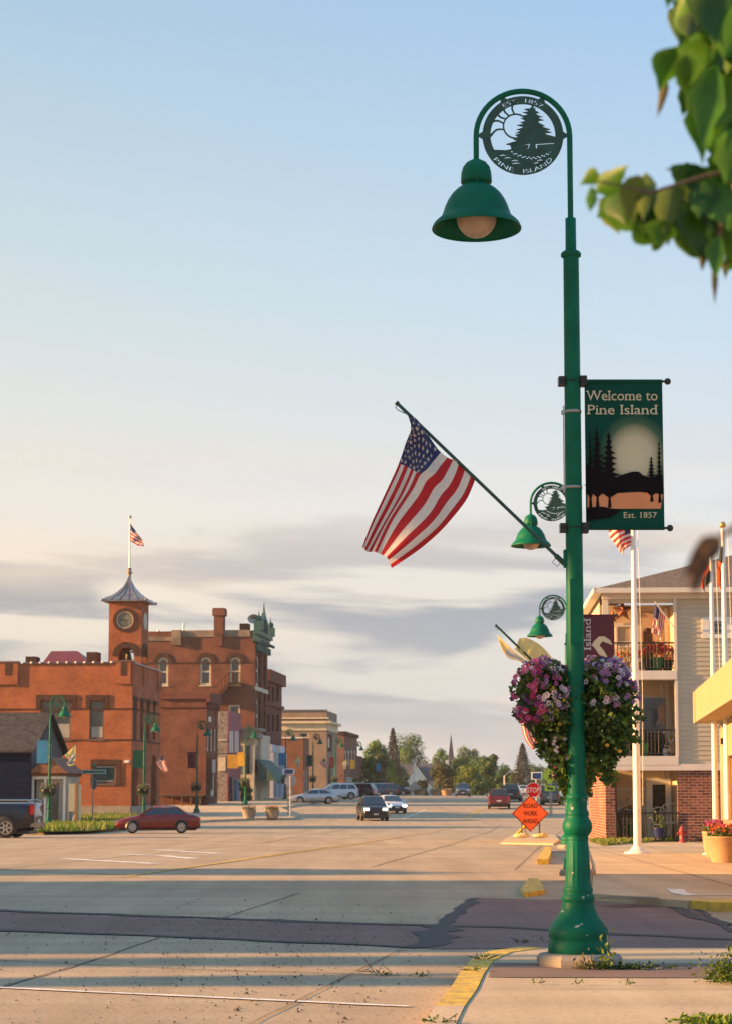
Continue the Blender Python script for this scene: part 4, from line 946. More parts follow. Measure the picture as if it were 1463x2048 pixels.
rm = MB(); q = [b.F(68, 1326, 6)[0], b.F(216, 1326, 6)[0], b.F(103, 1302, 9)[0], b.F(155, 1302, 9)[0]]; z1 = b.F(130, 1302, 9)[1]
rm.add([(q[0], 5, ZT - .8), (q[1], 5, ZT - .8), (q[1], 13, ZT - .8), (q[0], 13, ZT - .8), (q[2], 9, z1), (q[3], 9, z1)], [(0, 1, 5, 4), (1, 2, 5), (2, 3, 4, 5), (3, 0, 4)])
b.add('roof', rm, M('red metal roof', (.17, .028, .035), .45, .2, var=.15, scale=1, stretch=(6, .1, .1)))
for a, c, t_ in ((50, 70, 1313), (172, 193, 1304)): b.add('chimney', MB().box(b.F(a, 1400, 4)[0], b.F(c, 1400, 4)[0], 4, 5.3, ZT - 1, b.F(a, t_, 4)[1]), BRS)
# tower
ty = 3.4; tx0, tx1 = b.F(218, 1250, ty)[0], b.F(283, 1250, ty)[0]; tzt = b.F(250, 1203, ty)[1]; tw = tx1 - tx0
tz0 = ZT - 2; tf = frs(FR_XZ, (0, ty, 0)); tside = frs(FR_YZ, (tx1, 0, 0))
cxy = b.F(250.5, 1240, ty); cr = tw * .26
ah = [b.F(a, 1340, ty)[0] for a in (236, 268)]; az1 = b.F(252, 1295, ty)[1]
tm = MB(); tm.plate(rc(tx0, tx1, tz0, tzt), [arch(ah[0], ah[1], tz0 + .3, az1), circ(*cxy, cr, 28)], tf, .35)
my = ty + tw / 2
ah2 = [my - (ah[1] - ah[0]) / 2, my + (ah[1] - ah[0]) / 2]
for xx, wdir in ((tx1, -1), (tx0, 1)):
    tm.plate(rc(ty + .35, ty + tw - .35, tz0, tzt), [arch(ah2[0], ah2[1], tz0 + .3, az1)] , ((xx, 0, 0), (0, 1, 0), (0, 0, 1), (wdir, 0, 0)), .35)
tm.plate(rc(tx0, tx1, tz0, tzt), [arch(ah[0], ah[1], tz0 + .3, az1)], frs(FR_XZ, (0, ty + tw - .35, 0)), .35)
tm.box(tx0 + .35, tx1 - .35, ty + .35, ty + tw - .35, az1 + .25, az1 + .4)
b.add('tower', tm, BR)
def arch_ring(x0, x1, z1, wd, fr, off=-.06, t=.06, n=12):
    r = (x1 - x0) / 2; c = (x0 + x1) / 2; zc = z1 - r
    o = [(c + (r + wd) * math.cos(math.pi * k / n), zc + (r + wd) * math.sin(math.pi * k / n)) for k in range(n + 1)]; i = [(c + r * math.cos(math.pi * k / n), zc + r * math.sin(math.pi * k / n)) for k in range(n, -1, -1)]
    return MB().plate(o + i, (), fr, t, off)
ar_ = arch_ring(ah[0], ah[1], az1, .42, tf); q = arch_ring(ah2[0], ah2[1], az1, .42, tside); ar_.add(q.v, q.f)
ar_.plate(circ(*cxy, cr * 1.42, 32), [circ(*cxy, cr * 1.0, 32)], tf, .06, -.06)
b.add('stone_trim', ar_, BRS)
ck = MB().plate(circ(*cxy, cr * .99, 32), (), tf, .04, .02, 0).plate(circ(*cxy, cr, 32), [circ(*cxy, cr * .90, 32)], tf, .04, -.03, 1)
for k in range(12):
    a = k * math.pi / 6; r0, r1 = cr * .70, cr * .86; c_, s_ = math.cos(a), math.sin(a)
    ck.plate([(cxy[0] + r0 * c_ - .03 * s_, cxy[1] + r0 * s_ + .03 * c_), (cxy[0] + r0 * c_ + .03 * s_, cxy[1] + r0 * s_ - .03 * c_), (cxy[0] + r1 * c_ + .03 * s_, cxy[1] + r1 * s_ - .03 * c_), (cxy[0] + r1 * c_ - .03 * s_, cxy[1] + r1 * s_ + .03 * c_)], (), tf, .01, .005, 2)
cf_ = b.add('clock_face', ck, [M('dial', (.17, .17, .13), .5), CREM, mt['black']])
hm = MB().rect(cxy[0] - .03, cxy[0] + .03, cxy[1] - cr * .62, cxy[1] + .08, tf, .01, -.012).rect(cxy[0] - cr * .78, cxy[0] + .08, cxy[1] - .02, cxy[1] + .03, tf, .01, -.02)
b.add('hand', hm, mt['black'], cf_)
b.add('clock_face', MB().plate(circ(my, cxy[1], cr, 24), (), tside, .05, -.05), [M('dial pale', (.36, .36, .30), .5)])
bx_, bz_ = (tx0 + tx1) / 2, az1 - .75
b.add('bell', MB().lathe([(0, .5), (.12, .48), (.2, .3), (.25, .0), (.38, -.22), (.36, -.24), (.0, -.1)], (bx_, my, bz_), 16).tube([(bx_ - .9, my, bz_ + .5), (bx_ + .9, my, bz_ + .5)], .06, 6), M('bronze', (.10, .09, .05), .4, .7))
ov = tw * .18; rz_ = tzt; ra = b.F(257, 1157, my)[1] - rz_; cxr = (tx0 + tx1) / 2
rr = MB(); lv = [(0, tw / 2 + ov), (.10, tw / 2 + ov * .55), (.20, tw * .44), (.36, tw * .30), (.58, tw * .16), (.82, tw * .07), (1.0, tw * .035)]
vs = []
for h_, r_ in lv:
    for k in range(4): vs.append((cxr + r_ * (1 if k in (1, 2) else -1), my + r_ * (1 if k in (2, 3) else -1), rz_ + .12 + ra * h_))
rr.add(vs, [(i * 4 + k, i * 4 + (k + 1) % 4, (i + 1) * 4 + (k + 1) % 4, (i + 1) * 4 + k) for i in range(len(lv) - 1) for k in range(4)]).box(cxr - tw / 2 - ov, cxr + tw / 2 + ov, my - tw / 2 - ov, my + tw / 2 + ov, rz_, rz_ + .118)
for f_ in (-.6, -.2, .2, .6):
    rr.tube([(cxr + f_ * r_, my - r_ - .02, rz_ + .12 + ra * h_) for h_, r_ in lv], .03, 4)
for sx_ in (-1, 1):
    for sy_ in (-1, 1): rr.ball((cxr + sx_ * (tw / 2 + ov), my + sy_ * (tw / 2 + ov), rz_ + .1), .13, 6)
ro = b.add('roof', rr, M('lead roof', (.20, .21, .25), .35, .5, var=.2, scale=2), None, 'pale grey concave pagoda roof of the tower')
b.add('finial', MB().lathe([(.16, 0), (.10, .15), (.22, .3), (.22, .38), (.12, .5), (.2, .62), (.05, .75)], (cxr, my, rz_ + .1 + ra), 12), mt['stone'], ro)
fp_x, fp_z0, fp_z1 = cxr, rz_ + ra + .3, b.F(259.5, 1034, my)[1]
q = b.o + b.n * fp_x + b.u * my; t = empty('flag', (q.x, q.y, b.o.z + fp_z0), 0, 'stars and stripes flying from the pole on top of the clock tower', 'flag')
hh = fp_z1 - fp_z0; MB().tube([(0, 0, 0), (0, 0, hh)], [.06, .035], 8).ball((0, 0, hh), .13, 8).build('flagpole', mt['steel'], t)
A = lambda x, y: at(x, y, q.y) - t.location
fl_rows = [[A(261, 1047), A(261, 1053), A(261, 1061), A(261, 1072), A(261, 1082)], [A(266, 1054), A(266, 1059), A(267, 1066), A(268, 1077), A(268, 1087)], [A(272, 1062), A(273, 1066), A(275, 1073), A(277, 1081), A(277, 1091)], [A(276, 1070), A(280, 1073), A(283, 1077), A(284, 1084), A(284, 1091)], [A(281, 1078), A(284, 1080), A(286, 1083), A(287, 1088), A(288, 1093)]]
for j, r_ in enumerate(fl_rows):
    for i, p in enumerate(r_): p.y += .3 * math.sin(j * 1.3 + i)
us_cloth(cloth_fn([[tuple(p) for p in r_] for r_ in fl_rows], UK), t, 12, 1, False)
# ---- opera house (tall) behind
b = Bld('opera_house', 504, 200, 'tall three storey dark red brick building with a green cornice and arched windows', z=1.0)
ZT = b.F(400, 1262)[1]; W = -b.F(285, 1400)[0]; Dp = b.S(531, 1500)[0]; fx = lambda px, py=1400: b.F(px, py)[0]; fz = lambda py, px=400: b.F(px, py)[1]
for a, c in ((315, 336), (400, 422), (459, 481)): b.win('f', fx(a), fx(c), fz(1370), fz(1314), CREM, mt['glass'], ar=True, bars=(.48,), trim=.2, sill=1)
b.win('f', fx(458), fx(480), fz(1500), fz(1410), CREM, mt['glass'], bars=(.7,), trim=.16)
for a, c in ((512.5, 518), (521, 526.5)):
    b.win('s', b.S(a, 1400)[0], b.S(c, 1400)[0], b.S(a, 1372)[1], b.S(a, 1308)[1], CREM, mt['glass'], ar=True, trim=.35, bars=(.5,))
    b.win('s', b.S(a, 1400)[0], b.S(c, 1400)[0], b.S(a, 1466)[1], b.S(a, 1396)[1], CREM, mt['glass'], ar=True, trim=.35, bars=(.5,))
b.walls(W, Dp, ZT, BR2, t=.5)
m = MB()
for a, c, t_ in ((315, 336, 1314), (400, 422, 1314), (459, 481, 1314)):
    q = arch_ring(fx(a) - .05, fx(c) + .05, fz(t_) + .05, .42, FR_XZ, -.08, .08); m.add(q.v, q.f)
m.rect(-W, 0, fz(1327), fz(1324.5), FR_XZ, .06, -.06)
m.rect(-W, fx(444), fz(1408), fz(1400), FR_XZ, .12, -.12); b.add('brick_band', m, BRS)
m = MB().rect(fx(343), fx(500), fz(1274), fz(1261) + .02, FR_XZ, .12, -.10).rect(fx(285), fx(343), fz(1281), fz(1273), FR_XZ, .12, -.10).box(fx(343), fx(362), -.35, .3, fz(1290), fz(1260)); b.add('parapet', m, M('weathered cement parapet', (.22, .17, .13), .9, var=.35, scale=.8))
ch = MB(); c0, c1 = fx(428), fx(447); ch.box(c0, c1, -.35, .8, fz(1270), fz(1232)).box(c0 - .15, c1 + .15, -.5, .95, fz(1232), fz(1219)).box(c0 + .1, c1 - .1, -.3, .6, fz(1292), fz(1270))
for x in (c0 + .1, (c0 + c1) / 2, c1 - .1): ch.box(x - .22, x + .22, -.45, .9, fz(1219), fz(1217))
b.add('chimney', ch, BR2)
b.add('chimney', MB().box(fx(475), fx(493), 1, 2.2, ZT - 1, fz(1246)), BR2); b.add('vent', MB().box(fx(301), fx(322), 1, 2, ZT - 1.5, fz(1262)).tube([(fx(309), 1.5, fz(1262)), (fx(309), 1.5, fz(1257))], .12, 6).tube([(fx(360), 1.5, ZT - .5), (fx(360), 1.5, fz(1243))], .10, 6), mt['steel'])
ds = MB(); dc = Vector((fx(505), .6, fz(1238)))
for k in range(14):
    a0, a1 = k * 2 * math.pi / 14, (k + 1) * 2 * math.pi / 14; ds.add([dc + Vector((.0, .15, 0)), dc + Vector((.62 * math.cos(a0), -.1 + .1 * math.cos(a0), .5 * math.sin(a0))), dc + Vector((.62 * math.cos(a1), -.1 + .1 * math.cos(a1), .5 * math.sin(a1)))], [(0, 1, 2)])
ds.tube([dc + Vector((.3, .2, -1.4)), dc + Vector((.1, .2, 0)), dc + Vector((.3, -.4, .2))], .05, 6); b.add('satellite_dish', ds, mt['steel'])
cr_ = MB(); H1 = ZT
cr_.box(0, .45, -.15, Dp, H1 - 1.1, H1 - .4).box(0, .75, -.25, Dp, H1 - .4, H1 + .02)
for k in range(9): y = Dp * (k + .5) / 9; cr_.box(0, .6, y - .18, y + .18, H1 - 2.0, H1 - 1.3).ball((.9, y, H1 - 1.1), .18, 6)
for y in (.3, Dp / 2 - .4, Dp - .6):
    cr_.box(.1, 1.0, y - .3, y + .5, H1 + .05, H1 + 1.0).ball((.55, y + .1, H1 + 1.25), .38, 8).tube([(.55, y + .1, H1 + 1.4), (.55, y + .1, H1 + 2.1)], [.12, .02], 6)
cr_.plate([(Dp * .25, H1), (Dp * .75, H1), (Dp * .70, H1 + 1.3), (Dp * .5, H1 + 2.3), (Dp * .30, H1 + 1.3)], [circ(Dp * .5, H1 + 1.1, .5, 12)], frs(FR_YZ, (.6, 0, 0)), .3)
cr_.tube([(.45, Dp * .5, H1 + 2.2), (.45, Dp * .5, H1 + 3.4)], [.15, .02], 6)
b.add('cornice', cr_, GREENM)
pl_ = MB()
for a in (506, 519.3, 529): y = b.S(a, 1400)[0]; pl_.rect(max(0, y - .45), y + .45, -.5, H1 - 1.3, FR_YZ, .25, -.25)
b.add('pilaster', pl_, BR3)
bl_ = MB().rect(0, Dp, b.S(515, 1383)[1], b.S(515, 1375)[1], FR_YZ, .3, -.3).rect(0, Dp, b.S(515, 1478)[1], b.S(515, 1470)[1], FR_YZ, .55, -.55); b.add('stone_band', bl_, CREM)
st = MB(); s0, s1 = b.F(433, 1397), b.F(462, 1366); s2 = b.F(484, 1366)
st.box(s1[0], s2[0], -1.2, 0, s1[1] - .12, s1[1]); st.add([(s0[0], -1.2, s0[1]), (s0[0], 0, s0[1]), (s1[0], 0, s1[1]), (s1[0], -1.2, s1[1]), (s0[0], -1.2, s0[1] - .5), (s0[0], 0, s0[1] - .5), (s1[0], 0, s1[1] - .5), (s1[0], -1.2, s1[1] - .5)], [(0, 1, 2, 3), (4, 7, 6, 5), (0, 3, 7, 4)])
for k in range(5): f_ = k / 4; x = s0[0] + (s1[0] - s0[0]) * f_; z = s0[1] + (s1[1] - s0[1]) * f_; st.tube([(x, -1.2, z), (x, -1.2, z + 1)], .04, 4)
for k in range(4): x = s1[0] + (s2[0] - s1[0]) * k / 3; st.tube([(x, -1.2, s1[1]), (x, -1.2, s1[1] + 1)], .04, 4)
st.tube([(s0[0], -1.2, s0[1] + 1), (s1[0], -1.2, s1[1] + 1), (s2[0], -1.2, s1[1] + 1)], .05, 4)
b.add('fire_escape', st, BRS)
# cream corner bay at street level with green awning
bay = MB(); z1 = fz(1478); bay.box(-2.6, .6, -2.2, 0, -1, z1).box(.0, .9, .2, Dp * .7, -1, z1)
bo = b.add('storefront', bay, CREM); b.add('cornice', MB().box(-3.0, 1.1, -2.7, .1, z1, z1 + .7).box(-3.2, 1.4, -2.9, .1, z1 + .7, z1 + 1.0), mt['stone'], bo)
for x in (-2.2, -1.4, -.4): b.add('window', MB().rect(x, x + .55, z1 - 3.6, z1 - .7, frs(FR_XZ, (0, -2.2, 0)), .05, -.05), mt['glass'], bo)
for y in (-1.7, -.9): b.add('window', MB().rect(y, y + .5, z1 - 3.6, z1 - .7, frs(FR_YZ, (.6, 0, 0)), .05, -.05), mt['glass'], bo)
aw = MB(); az0 = fz(1562); aw.add([(.95, -2, az0 + 2.2), (.95, 7, az0 + 2.2), (2.9, 7, az0), (2.9, -2, az0), (2.9, -2, az0 - .3), (2.9, 7, az0 - .3)], [(0, 1, 2, 3), (3, 2, 5, 4)]).add([(.95, -2, az0 + 2.2), (2.9, -2, az0), (.95, -2, az0)], [(0, 1, 2)])
b.add('awning', aw, M('green awning', (.06, .12, .09), .8), bo)
# ---- lower shops in front of the opera house
def shop(name, px, Y, pxl, pxr, pyt, mat, label, side_h=None, tops=(), base=-1, D=None, front=None, z=None, tr=.35, cornice=None, roof=None, wins=()):
    b = Bld(name, px, Y, label, z=z)
    W = -b.F(pxl, 1500)[0]; Dp = D or b.S(pxr, 1500)[0]; H = b.F(px - 2, pyt)[1]
    for (sd, a, c, p0, p1, fm_, gm_, k) in wins:
        if sd == 'f': b.win('f', b.F(a, 1500)[0], b.F(c, 1500)[0], b.F(a, p1)[1], b.F(a, p0)[1], fm_, gm_, **k)
        else: b.win('s', b.S(a, 1500)[0], b.S(c, 1500)[0], b.S(a, p1)[1], b.S(a, p0)[1], fm_, gm_, **k)
    b.walls(W, Dp, H, mat, t=tr, roofmat=roof)
    return b, W, Dp, H
b, W, Dp, H = shop('brick_shop', 412, 177, 318, 436, 1386, BR2, 'plain dark orange brick shop wall with a corbelled cornice, left of the rubble wall',
  wins=[('s', 414.5, 419, 1458, 1502, TRIM, mt['glass'], dict(trim=.25)), ('s', 422, 426, 1458, 1502, TRIM, mt['glass'], dict(trim=.25)), ('s', 429, 433, 1458, 1502, TRIM, mt['glass'], dict(trim=.25)), ('s', 413, 431, 1516, 1592, CREM, mt['glass'], dict(trim=.5, mull=(.35, .7), bars=(.6,)))])
m = MB().rect(-W, 0, b.F(380, 1398)[1], H + .05, FR_XZ, .22, -.22).rect(-W, 0, b.F(380, 1415)[1], b.F(380, 1411)[1], FR_XZ, .14, -.14).rect(-.22, Dp, b.F(411, 1404)[1], H + .05, FR_YZ, .35, -.35)
for k in range(6): y = Dp * (k + .5) / 6; m.rect(y - .25, y + .25, b.F(411, 1416)[1], b.F(411, 1404)[1], FR_YZ, .25, -.25)
b.add('cornice', m, BR3); b.add('plaque', MB().rect(b.S(417, 1437)[0], b.S(421.5, 1437)[0], b.S(417, 1443)[1], b.S(417, 1433)[1], FR_YZ, .06, -.06), TRIM)
dk = MB(); z_ = b.F(380, 1590)[1]; dk.box(b.F(322, 1600)[0], b.F(420, 1600)[0], -3.2, -.05, z_ - .12, z_)
for k in range(6): x = b.F(324 + k * 18, 1600)[0]; dk.tube([(x, -3.1, -.8), (x, -3.1, z_)], .06, 5)
b.add('deck', dk, M('dark timber', (.07, .045, .03), .85))
b, W, Dp, H = shop('stone_shop', 453, 190, 430, 479, 1423, M('rubble stone', (.23, .20, .18), .95, var=.55, scale=3.2, bump=.8, det=8), 'narrow shop with a grey rubble stone side wall and a pink painted front', D=None)
m = MB().rect(0, Dp, -1, H + .1, FR_YZ, .15, -.15)
b.add('front_wall', m, M('pink painted brick', (.30, .10, .11), .8, var=.12), None, 'pink painted front wall')
for a in (456, 460, 467, 471): b.add('window', MB().rect(b.S(a, 1480)[0], b.S(a + 2.4, 1480)[0], b.S(a, 1505)[1], b.S(a, 1462)[1], FR_YZ, .06, -.21), TRIM)
m = MB().rect(b.F(437, 1500)[0], 0, b.F(440, 1481)[1], b.F(440, 1479)[1], FR_XZ, .1, -.1); b.add('ledge', m, TRIM)
b.add('signboard', MB().rect(b.F(437, 1500)[0], b.F(452, 1500)[0], b.F(440, 1542)[1], b.F(440, 1515)[1], FR_XZ, .12, -.12), CREM)
b.add('shopfront', MB().rect(.4, Dp - .4, -.6, b.S(465, 1555)[1], FR_YZ, .35, -.5), M('dark shopfront', (.05, .05, .06), .3, var=.4)); 
b.add('door', MB().rect(Dp * .3, Dp * .5, -.6, b.S(465, 1560)[1], FR_YZ, .1, -.6), M('blue door', (.02, .12, .25), .5))
b, W, Dp, H = shop('red_brick_shop', 531, 213, 500, 563.5, 1340, BR3, 'dark red three storey brick shop with a pale blue and white street front',
  wins=[('s', a, a + 5, p0, p1, BRS, mt['glass'], dict(trim=.3, dep=.25)) for a in (534.5, 543.5, 552.5) for p0, p1 in ((1372, 1402), (1428, 1462))])
b.add('cornice', MB().rect(-.2, Dp, H - 1.2, H + .1, FR_YZ, .5, -.5).rect(0, Dp, b.S(540, 1412)[1], b.S(540, 1406)[1], FR_YZ, .3, -.3), BR3)
sf = b.add('shopfront', MB().rect(.2, Dp * .85, -.6, b.S(540, 1497)[1], FR_YZ, .4, -.4), mt['glass'])
m = MB().rect(0, Dp * .9, b.S(540, 1505)[1], b.S(540, 1490)[1], FR_YZ, .7, -.7)
for k in range(4): y = .3 + k * Dp * .27; m.box(.45, .85, y - .25, y + .25, -.6, b.S(540, 1504)[1])
b.add('column', m, M('pale blue column', (.42, .46, .56), .5))
b, W, Dp, H = shop('brown_brick_shop', 606, 232, 556, 618, 1475, BR4, 'low plain brown brick shop in front of the tan bank', wins=[('s', 608, 611, 1540, 1590, TRIM, mt['glass'], dict(trim=.3)), ('s', 612.5, 615.5, 1540, 1590, TRIM, mt['glass'], dict(trim=.3))])
b.add('cornice', MB().rect(-W, 0, H - .12, H + .06, FR_XZ, .1, -.1), TRIM)
b, W, Dp, H = shop('tan_bank', 653, 262, 545, 674, 1421, TANB, 'tan corner bank with a classical cream cornice', wins=[('f', 599, 617, 1465, 1476, CREM, mt['glass'], dict(trim=.15))] + [('s', 655, 664, 1467, 1503, BRS, mt['glass'], dict(trim=.5, mull=(.35, .7)))])
zf = lambda py: b.F(600, py)[1]
b.add('cornice', MB().rect(-W, 0.5, zf(1447), zf(1442), FR_XZ, .6, -.6).rect(-W, 0, zf(1461), zf(1447), FR_XZ, .12, -.12).rect(-W, 0.3, zf(1438), zf(1435), FR_XZ, .3, -.3).rect(-.6, Dp, zf(1447), zf(1442), FR_YZ, .6, -.6).rect(0, Dp, zf(1461), zf(1447), FR_YZ, .12, -.12), CREM)
m = MB()
for k in range(30): x = -W + W * (k + .5) / 30; m.rect(x - .15, x + .15, zf(1441.5), zf(1438.5), FR_XZ, .35, -.35)
b.add('dentil', m, BRS); b.add('coping', MB().rect(-W, .1, zf(1421), zf(1419.5), FR_XZ, .2, -.2), mt['tar'])
for a, p0, p1, mm in ((657, 1530, 1590, mt['glass']), (667, 1530, 1590, TRIM)): b.add('door', MB().rect(b.S(a, 1560)[0], b.S(a + 3.5, 1560)[0], -.5, b.S(a, p0)[1], FR_YZ, .1, -.1), mm)
b, W, Dp, H = shop('rose_brick_shop', 688, 288, 672, 714, 1464, MBRICK('rose brick', (.24, .115, .085), (.19, .085, .065)), 'rose brick shop beyond the tan bank with tall pale windows', wins=[('s', a, a + 3.4, 1500, 1530, TRIM, mt['glass'], dict(trim=.5)) for a in (690, 696, 702, 708)])
b.add('cornice', MB().rect(-W, .1, H - .4, H + .1, FR_XZ, .2, -.2).rect(0, Dp, H - .4, H + .1, FR_YZ, .3, -.3), BRS); b.add('shopfront', MB().rect(1, Dp - 1, -.5, b.S(700, 1555)[1], FR_YZ, .3, -.3), mt['curtain'])
b, W, Dp, H = shop('end_brick_shop', 712, 318, 700, 725, 1511, BR3, 'last low dark brick shop before the trees on the left side')
# ---- far church
b = Bld('church', 862, 400, 'white gabled church with a dark pointed steeple beyond the trees', 'church', rz=0, z=1.0)
FX = lambda px: b.F(px, 1560)[0]
g0, g1, gz0, gz1 = FX(802), FX(864), b.F(830, 1582)[1], b.F(830, 1527)[1]; gc = (g0 + g1) / 2; zs = b.F(830, 1572)[1]
b.add('wall', MB().plate([(g0, -4), (g1, -4), (g1, zs - .4), (gc, gz1 - .4), (g0, zs - .4)], [arch(gc - 1.5, gc + 1.5, zs - 2.5, zs + .8)], FR_XZ, .4), mt['white'])
b.add('window', MB().plate(arch(gc - 1.45, gc + 1.45, zs - 2.45, zs + .75), (), FR_XZ, .1, .15), mt['glass'])
m = MB(); m.add([(g0 - .4, -.3, zs - .7), (gc, -.3, gz1), (g1 + .4, -.3, zs - .7), (g0 - .4, 12, zs - .7), (gc, 12, gz1), (g1 + .4, 12, zs - .7)], [(0, 1, 4, 3), (1, 2, 5, 4)])
r0, r1 = b.F(770, 1527, 8), b.F(890, 1562, 8); m.add([(r0[0], 8, r1[1]), (r1[0], 8, r1[1]), (r1[0], 13, r0[1]), (r0[0], 13, r0[1]), (r0[0], 18, r1[1]), (r1[0], 18, r1[1])], [(0, 1, 2, 3), (3, 2, 5, 4)])
b.add('roof', m, M('slate roof', (.085, .085, .095), .85)); b.add('wall', MB().box(r0[0] + .3, r1[0] - .3, 8.4, 17.6, -4, r1[1]), mt['white'])
s0, s1 = FX(892), FX(914); sc2 = (s0 + s1) / 2; sz = b.F(900, 1530, 4)[1]; sa = b.F(903, 1466, 4)[1]; hw = (s1 - s0) / 2
b.add('tower', MB().box(s0 + .2, s1 - .2, 3, 3 + 2 * hw - .4, -4, sz).box(s0, s0 + .6, 2.9, 3.5, sz, sz + 1).box(s1 - .6, s1, 2.9, 3.5, sz, sz + 1), mt['white'])
b.add('steeple', MB().add([(s0 + .1, 3, sz), (s1 - .1, 3, sz), (s1 - .1, 3 + 2 * hw, sz), (s0 + .1, 3 + 2 * hw, sz), (s0 + .5, 3.5, sz + 1.2), (s1 - .5, 3.5, sz + 1.2), (s1 - .5, 2.6 + 2 * hw, sz + 1.2), (s0 + .5, 2.6 + 2 * hw, sz + 1.2), (sc2, 3 + hw, sa)], [(0, 1, 5, 4), (1, 2, 6, 5), (2, 3, 7, 6), (3, 0, 4, 7), (4, 5, 8), (5, 6, 8), (6, 7, 8), (7, 4, 8)]), M('brown spire', (.10, .085, .095), .8, var=.2))
q0, q1 = at(795, 1597, 326), at(926, 1597, 326); m = MB().box(q0.x, q1.x, 326, 326.4, 1.2, at(800, 1575, 326).z)
for k in range(12): x = q0.x + (q1.x - q0.x) * k / 11; m.box(x - .2, x + .2, 325.8, 326.6, 1.2, at(800, 1575.5, 326).z)
tag(m.build('garden_wall', mt['white']), 'long low white wall across the end of the street', 'wall')
# ---- apartments on the right
b = Bld('apartment_block', 1208, 64.5, 'three storey tan sided apartment block with balconies on the right', z=.1, rz=-R(3))
fx = lambda px, py=1450: b.F(px, py)[0]; fz = lambda py, px=1300: b.F(px, py)[1]
RXE = 17.0; xr0, xr1 = fx(1228), fx(1352); bd = 1.9
ze = fz(1180); zbA, zbB = fz(1541), fz(1528); LV = [(.02, fz(1541)), (fz(1512), fz(1360)), (fz(1341), fz(1205))]
BX0, BX1 = fx(1428), 11.0
wl = MB(); wl.plate(rc(fx(1208), RXE, zbB, ze), [rc(xr0, xr1, LV[1][0], LV[1][1]), rc(xr0 - .15, xr1, LV[2][0], LV[2][1]), rc(fx(1410), fx(1500), fz(1275), fz(1237))], FR_XZ, .25)
for k in range(44):
    z = zbB + .14 + k * .155
    if z > ze - .1: break
    wl.rect(xr1 + .07, RXE, z, z + .02, FR_XZ, .018, -.018)
wl.box(fx(1208), xr0 - .3, .25, 9, zbB, LV[2][0]).box(fx(1208), xr0 - .3, bd, 9, LV[2][0], ze)   # street side, full depth
wl.v = [v for v in wl.v]
b.add('wall', wl, SIDING)
bk = MB(); bk.plate(rc(xr1, RXE, -.3, zbA), (), FR_XZ, .25).plate(rc(fx(1208), xr0 - .02, -.3, zbA), (), FR_XZ, .45).box(fx(1208), fx(1208) + .4, .45, 9, -.3, zbA)
b.add('brick_wall', bk, BRA, None, 'red brown brick ground floor wall')
m = MB().rect(fx(1206), RXE, zbA, zbB, FR_XZ, .1, -.09).rect(fx(1205), RXE, ze - .30, ze, FR_XZ, .12, -.12)
for a, c, z0, z1 in ((1349, 1355, zbB, ze - .3), (1206, 1218, LV[2][0], ze - .3), (1218, 1228, LV[1][0], LV[1][1])): m.rect(fx(a), fx(c), z0, z1, FR_XZ, .09, -.07)
for i in (1, 2): m.rect(xr0 - .1, xr1 + .02, LV[i][0] - .30, LV[i][0] - .01, FR_XZ, .12, -.10)
b.add('trim', m, TRIM)
fl = MB(); bwm = MB(); dm = []
for i, (z0, z1) in enumerate(LV):
    if i: fl.box(xr0 - .2, xr1, .25, bd, z0 - .25, z0 - .02)
    bwm.plate(rc(xr0 - .3, xr1 + .3, z0, z1 + .1), (), frs(FR_XZ, (0, bd, 0)), .2).box(xr1 + .02, xr1 + .22, .25, bd, z0, z1).box(xr0 - .28, xr0 - .03, .25 if i < 1 else .9, bd, z0, z1 if i < 1 else z0 + .02)
b.add('balcony_floor', fl, TRIM); b.add('porch_wall', bwm, M('porch siding', (.62, .48, .32), .7, var=.08))
m = MB(); Fb = frs(FR_XZ, (0, bd, 0)); bx = lambda px: b.F(px, 1450, bd)[0]; bz = lambda py: b.F(1300, py, bd)[1]
for py in (1285, 1248, 1432, 1578, 1618): m.rect(xr0 - .28, xr1, bz(py) - .04, bz(py) + .04, Fb, .04, -.04)
for px in (1272, 1278, 1322, 1333): 
    for z0, z1 in LV: m.rect(bx(px) - .05, bx(px) + .05, z0, z1, Fb, .05, -.045)
b.add('batten', m, TRIM)
def door(x0, x1, z0, z1, dmat, gl):
    d = b.add('door', MB().rect(x0, x1, z0, z1, Fb, .08, -.08), dmat)
    if gl: b.add('pane', MB().rect(x0 + gl[0] * (x1 - x0), x0 + gl[1] * (x1 - x0), z0 + gl[2] * (z1 - z0), z0 + gl[3] * (z1 - z0), Fb, .02, -.10), mt['glass'], d)
door(bx(1284), bx(1318), LV[2][0], bz(1226), M('peach door', (.50, .36, .27), .5), None)
door(bx(1284), bx(1332), LV[1][0], bz(1392), TRIM, (.05, .95, .03, .97)); door(bx(1289), bx(1338), LV[0][0], bz(1557), mt['white'], (.25, .77, .12, .9))
for z0, z1, a, c in ((bz(1295), bz(1250), 1232, 1265), (bz(1505), bz(1440), 1232, 1266), (bz(1640), bz(1618), 1232, 1268)):
    b.add('window', MB().plate(rc(bx(a), bx(c), z0, z1), [rc(bx(a) + .06, bx(c) - .06, z0 + .06, z1 - .06)], Fb, .06, -.06), TRIM)
    b.add('pane', MB().rect(bx(a) + .03, bx(c) - .03, z0 + .03, z1 - .03, Fb, .02, -.03), M('warm blind', (.36, .29, .20), .5, var=.15) if z0 > 3 and a == 1232 and z0 > bz(1300) - .1 else mt['glass'])
m = MB(); x0, x1 = fx(1412), fx(1498); b.add('window', MB().plate(rc(x0 - .1, x1, fz(1277), fz(1235)), [rc(fx(1420), fx(1452), fz(1269), fz(1243))], FR_XZ, .08, -.05), mt['white']); b.add('pane', MB().rect(x0, x1, fz(1275), fz(1237), FR_XZ, .02, .04), M('grey blue glass', (.09, .13, .15), .15))
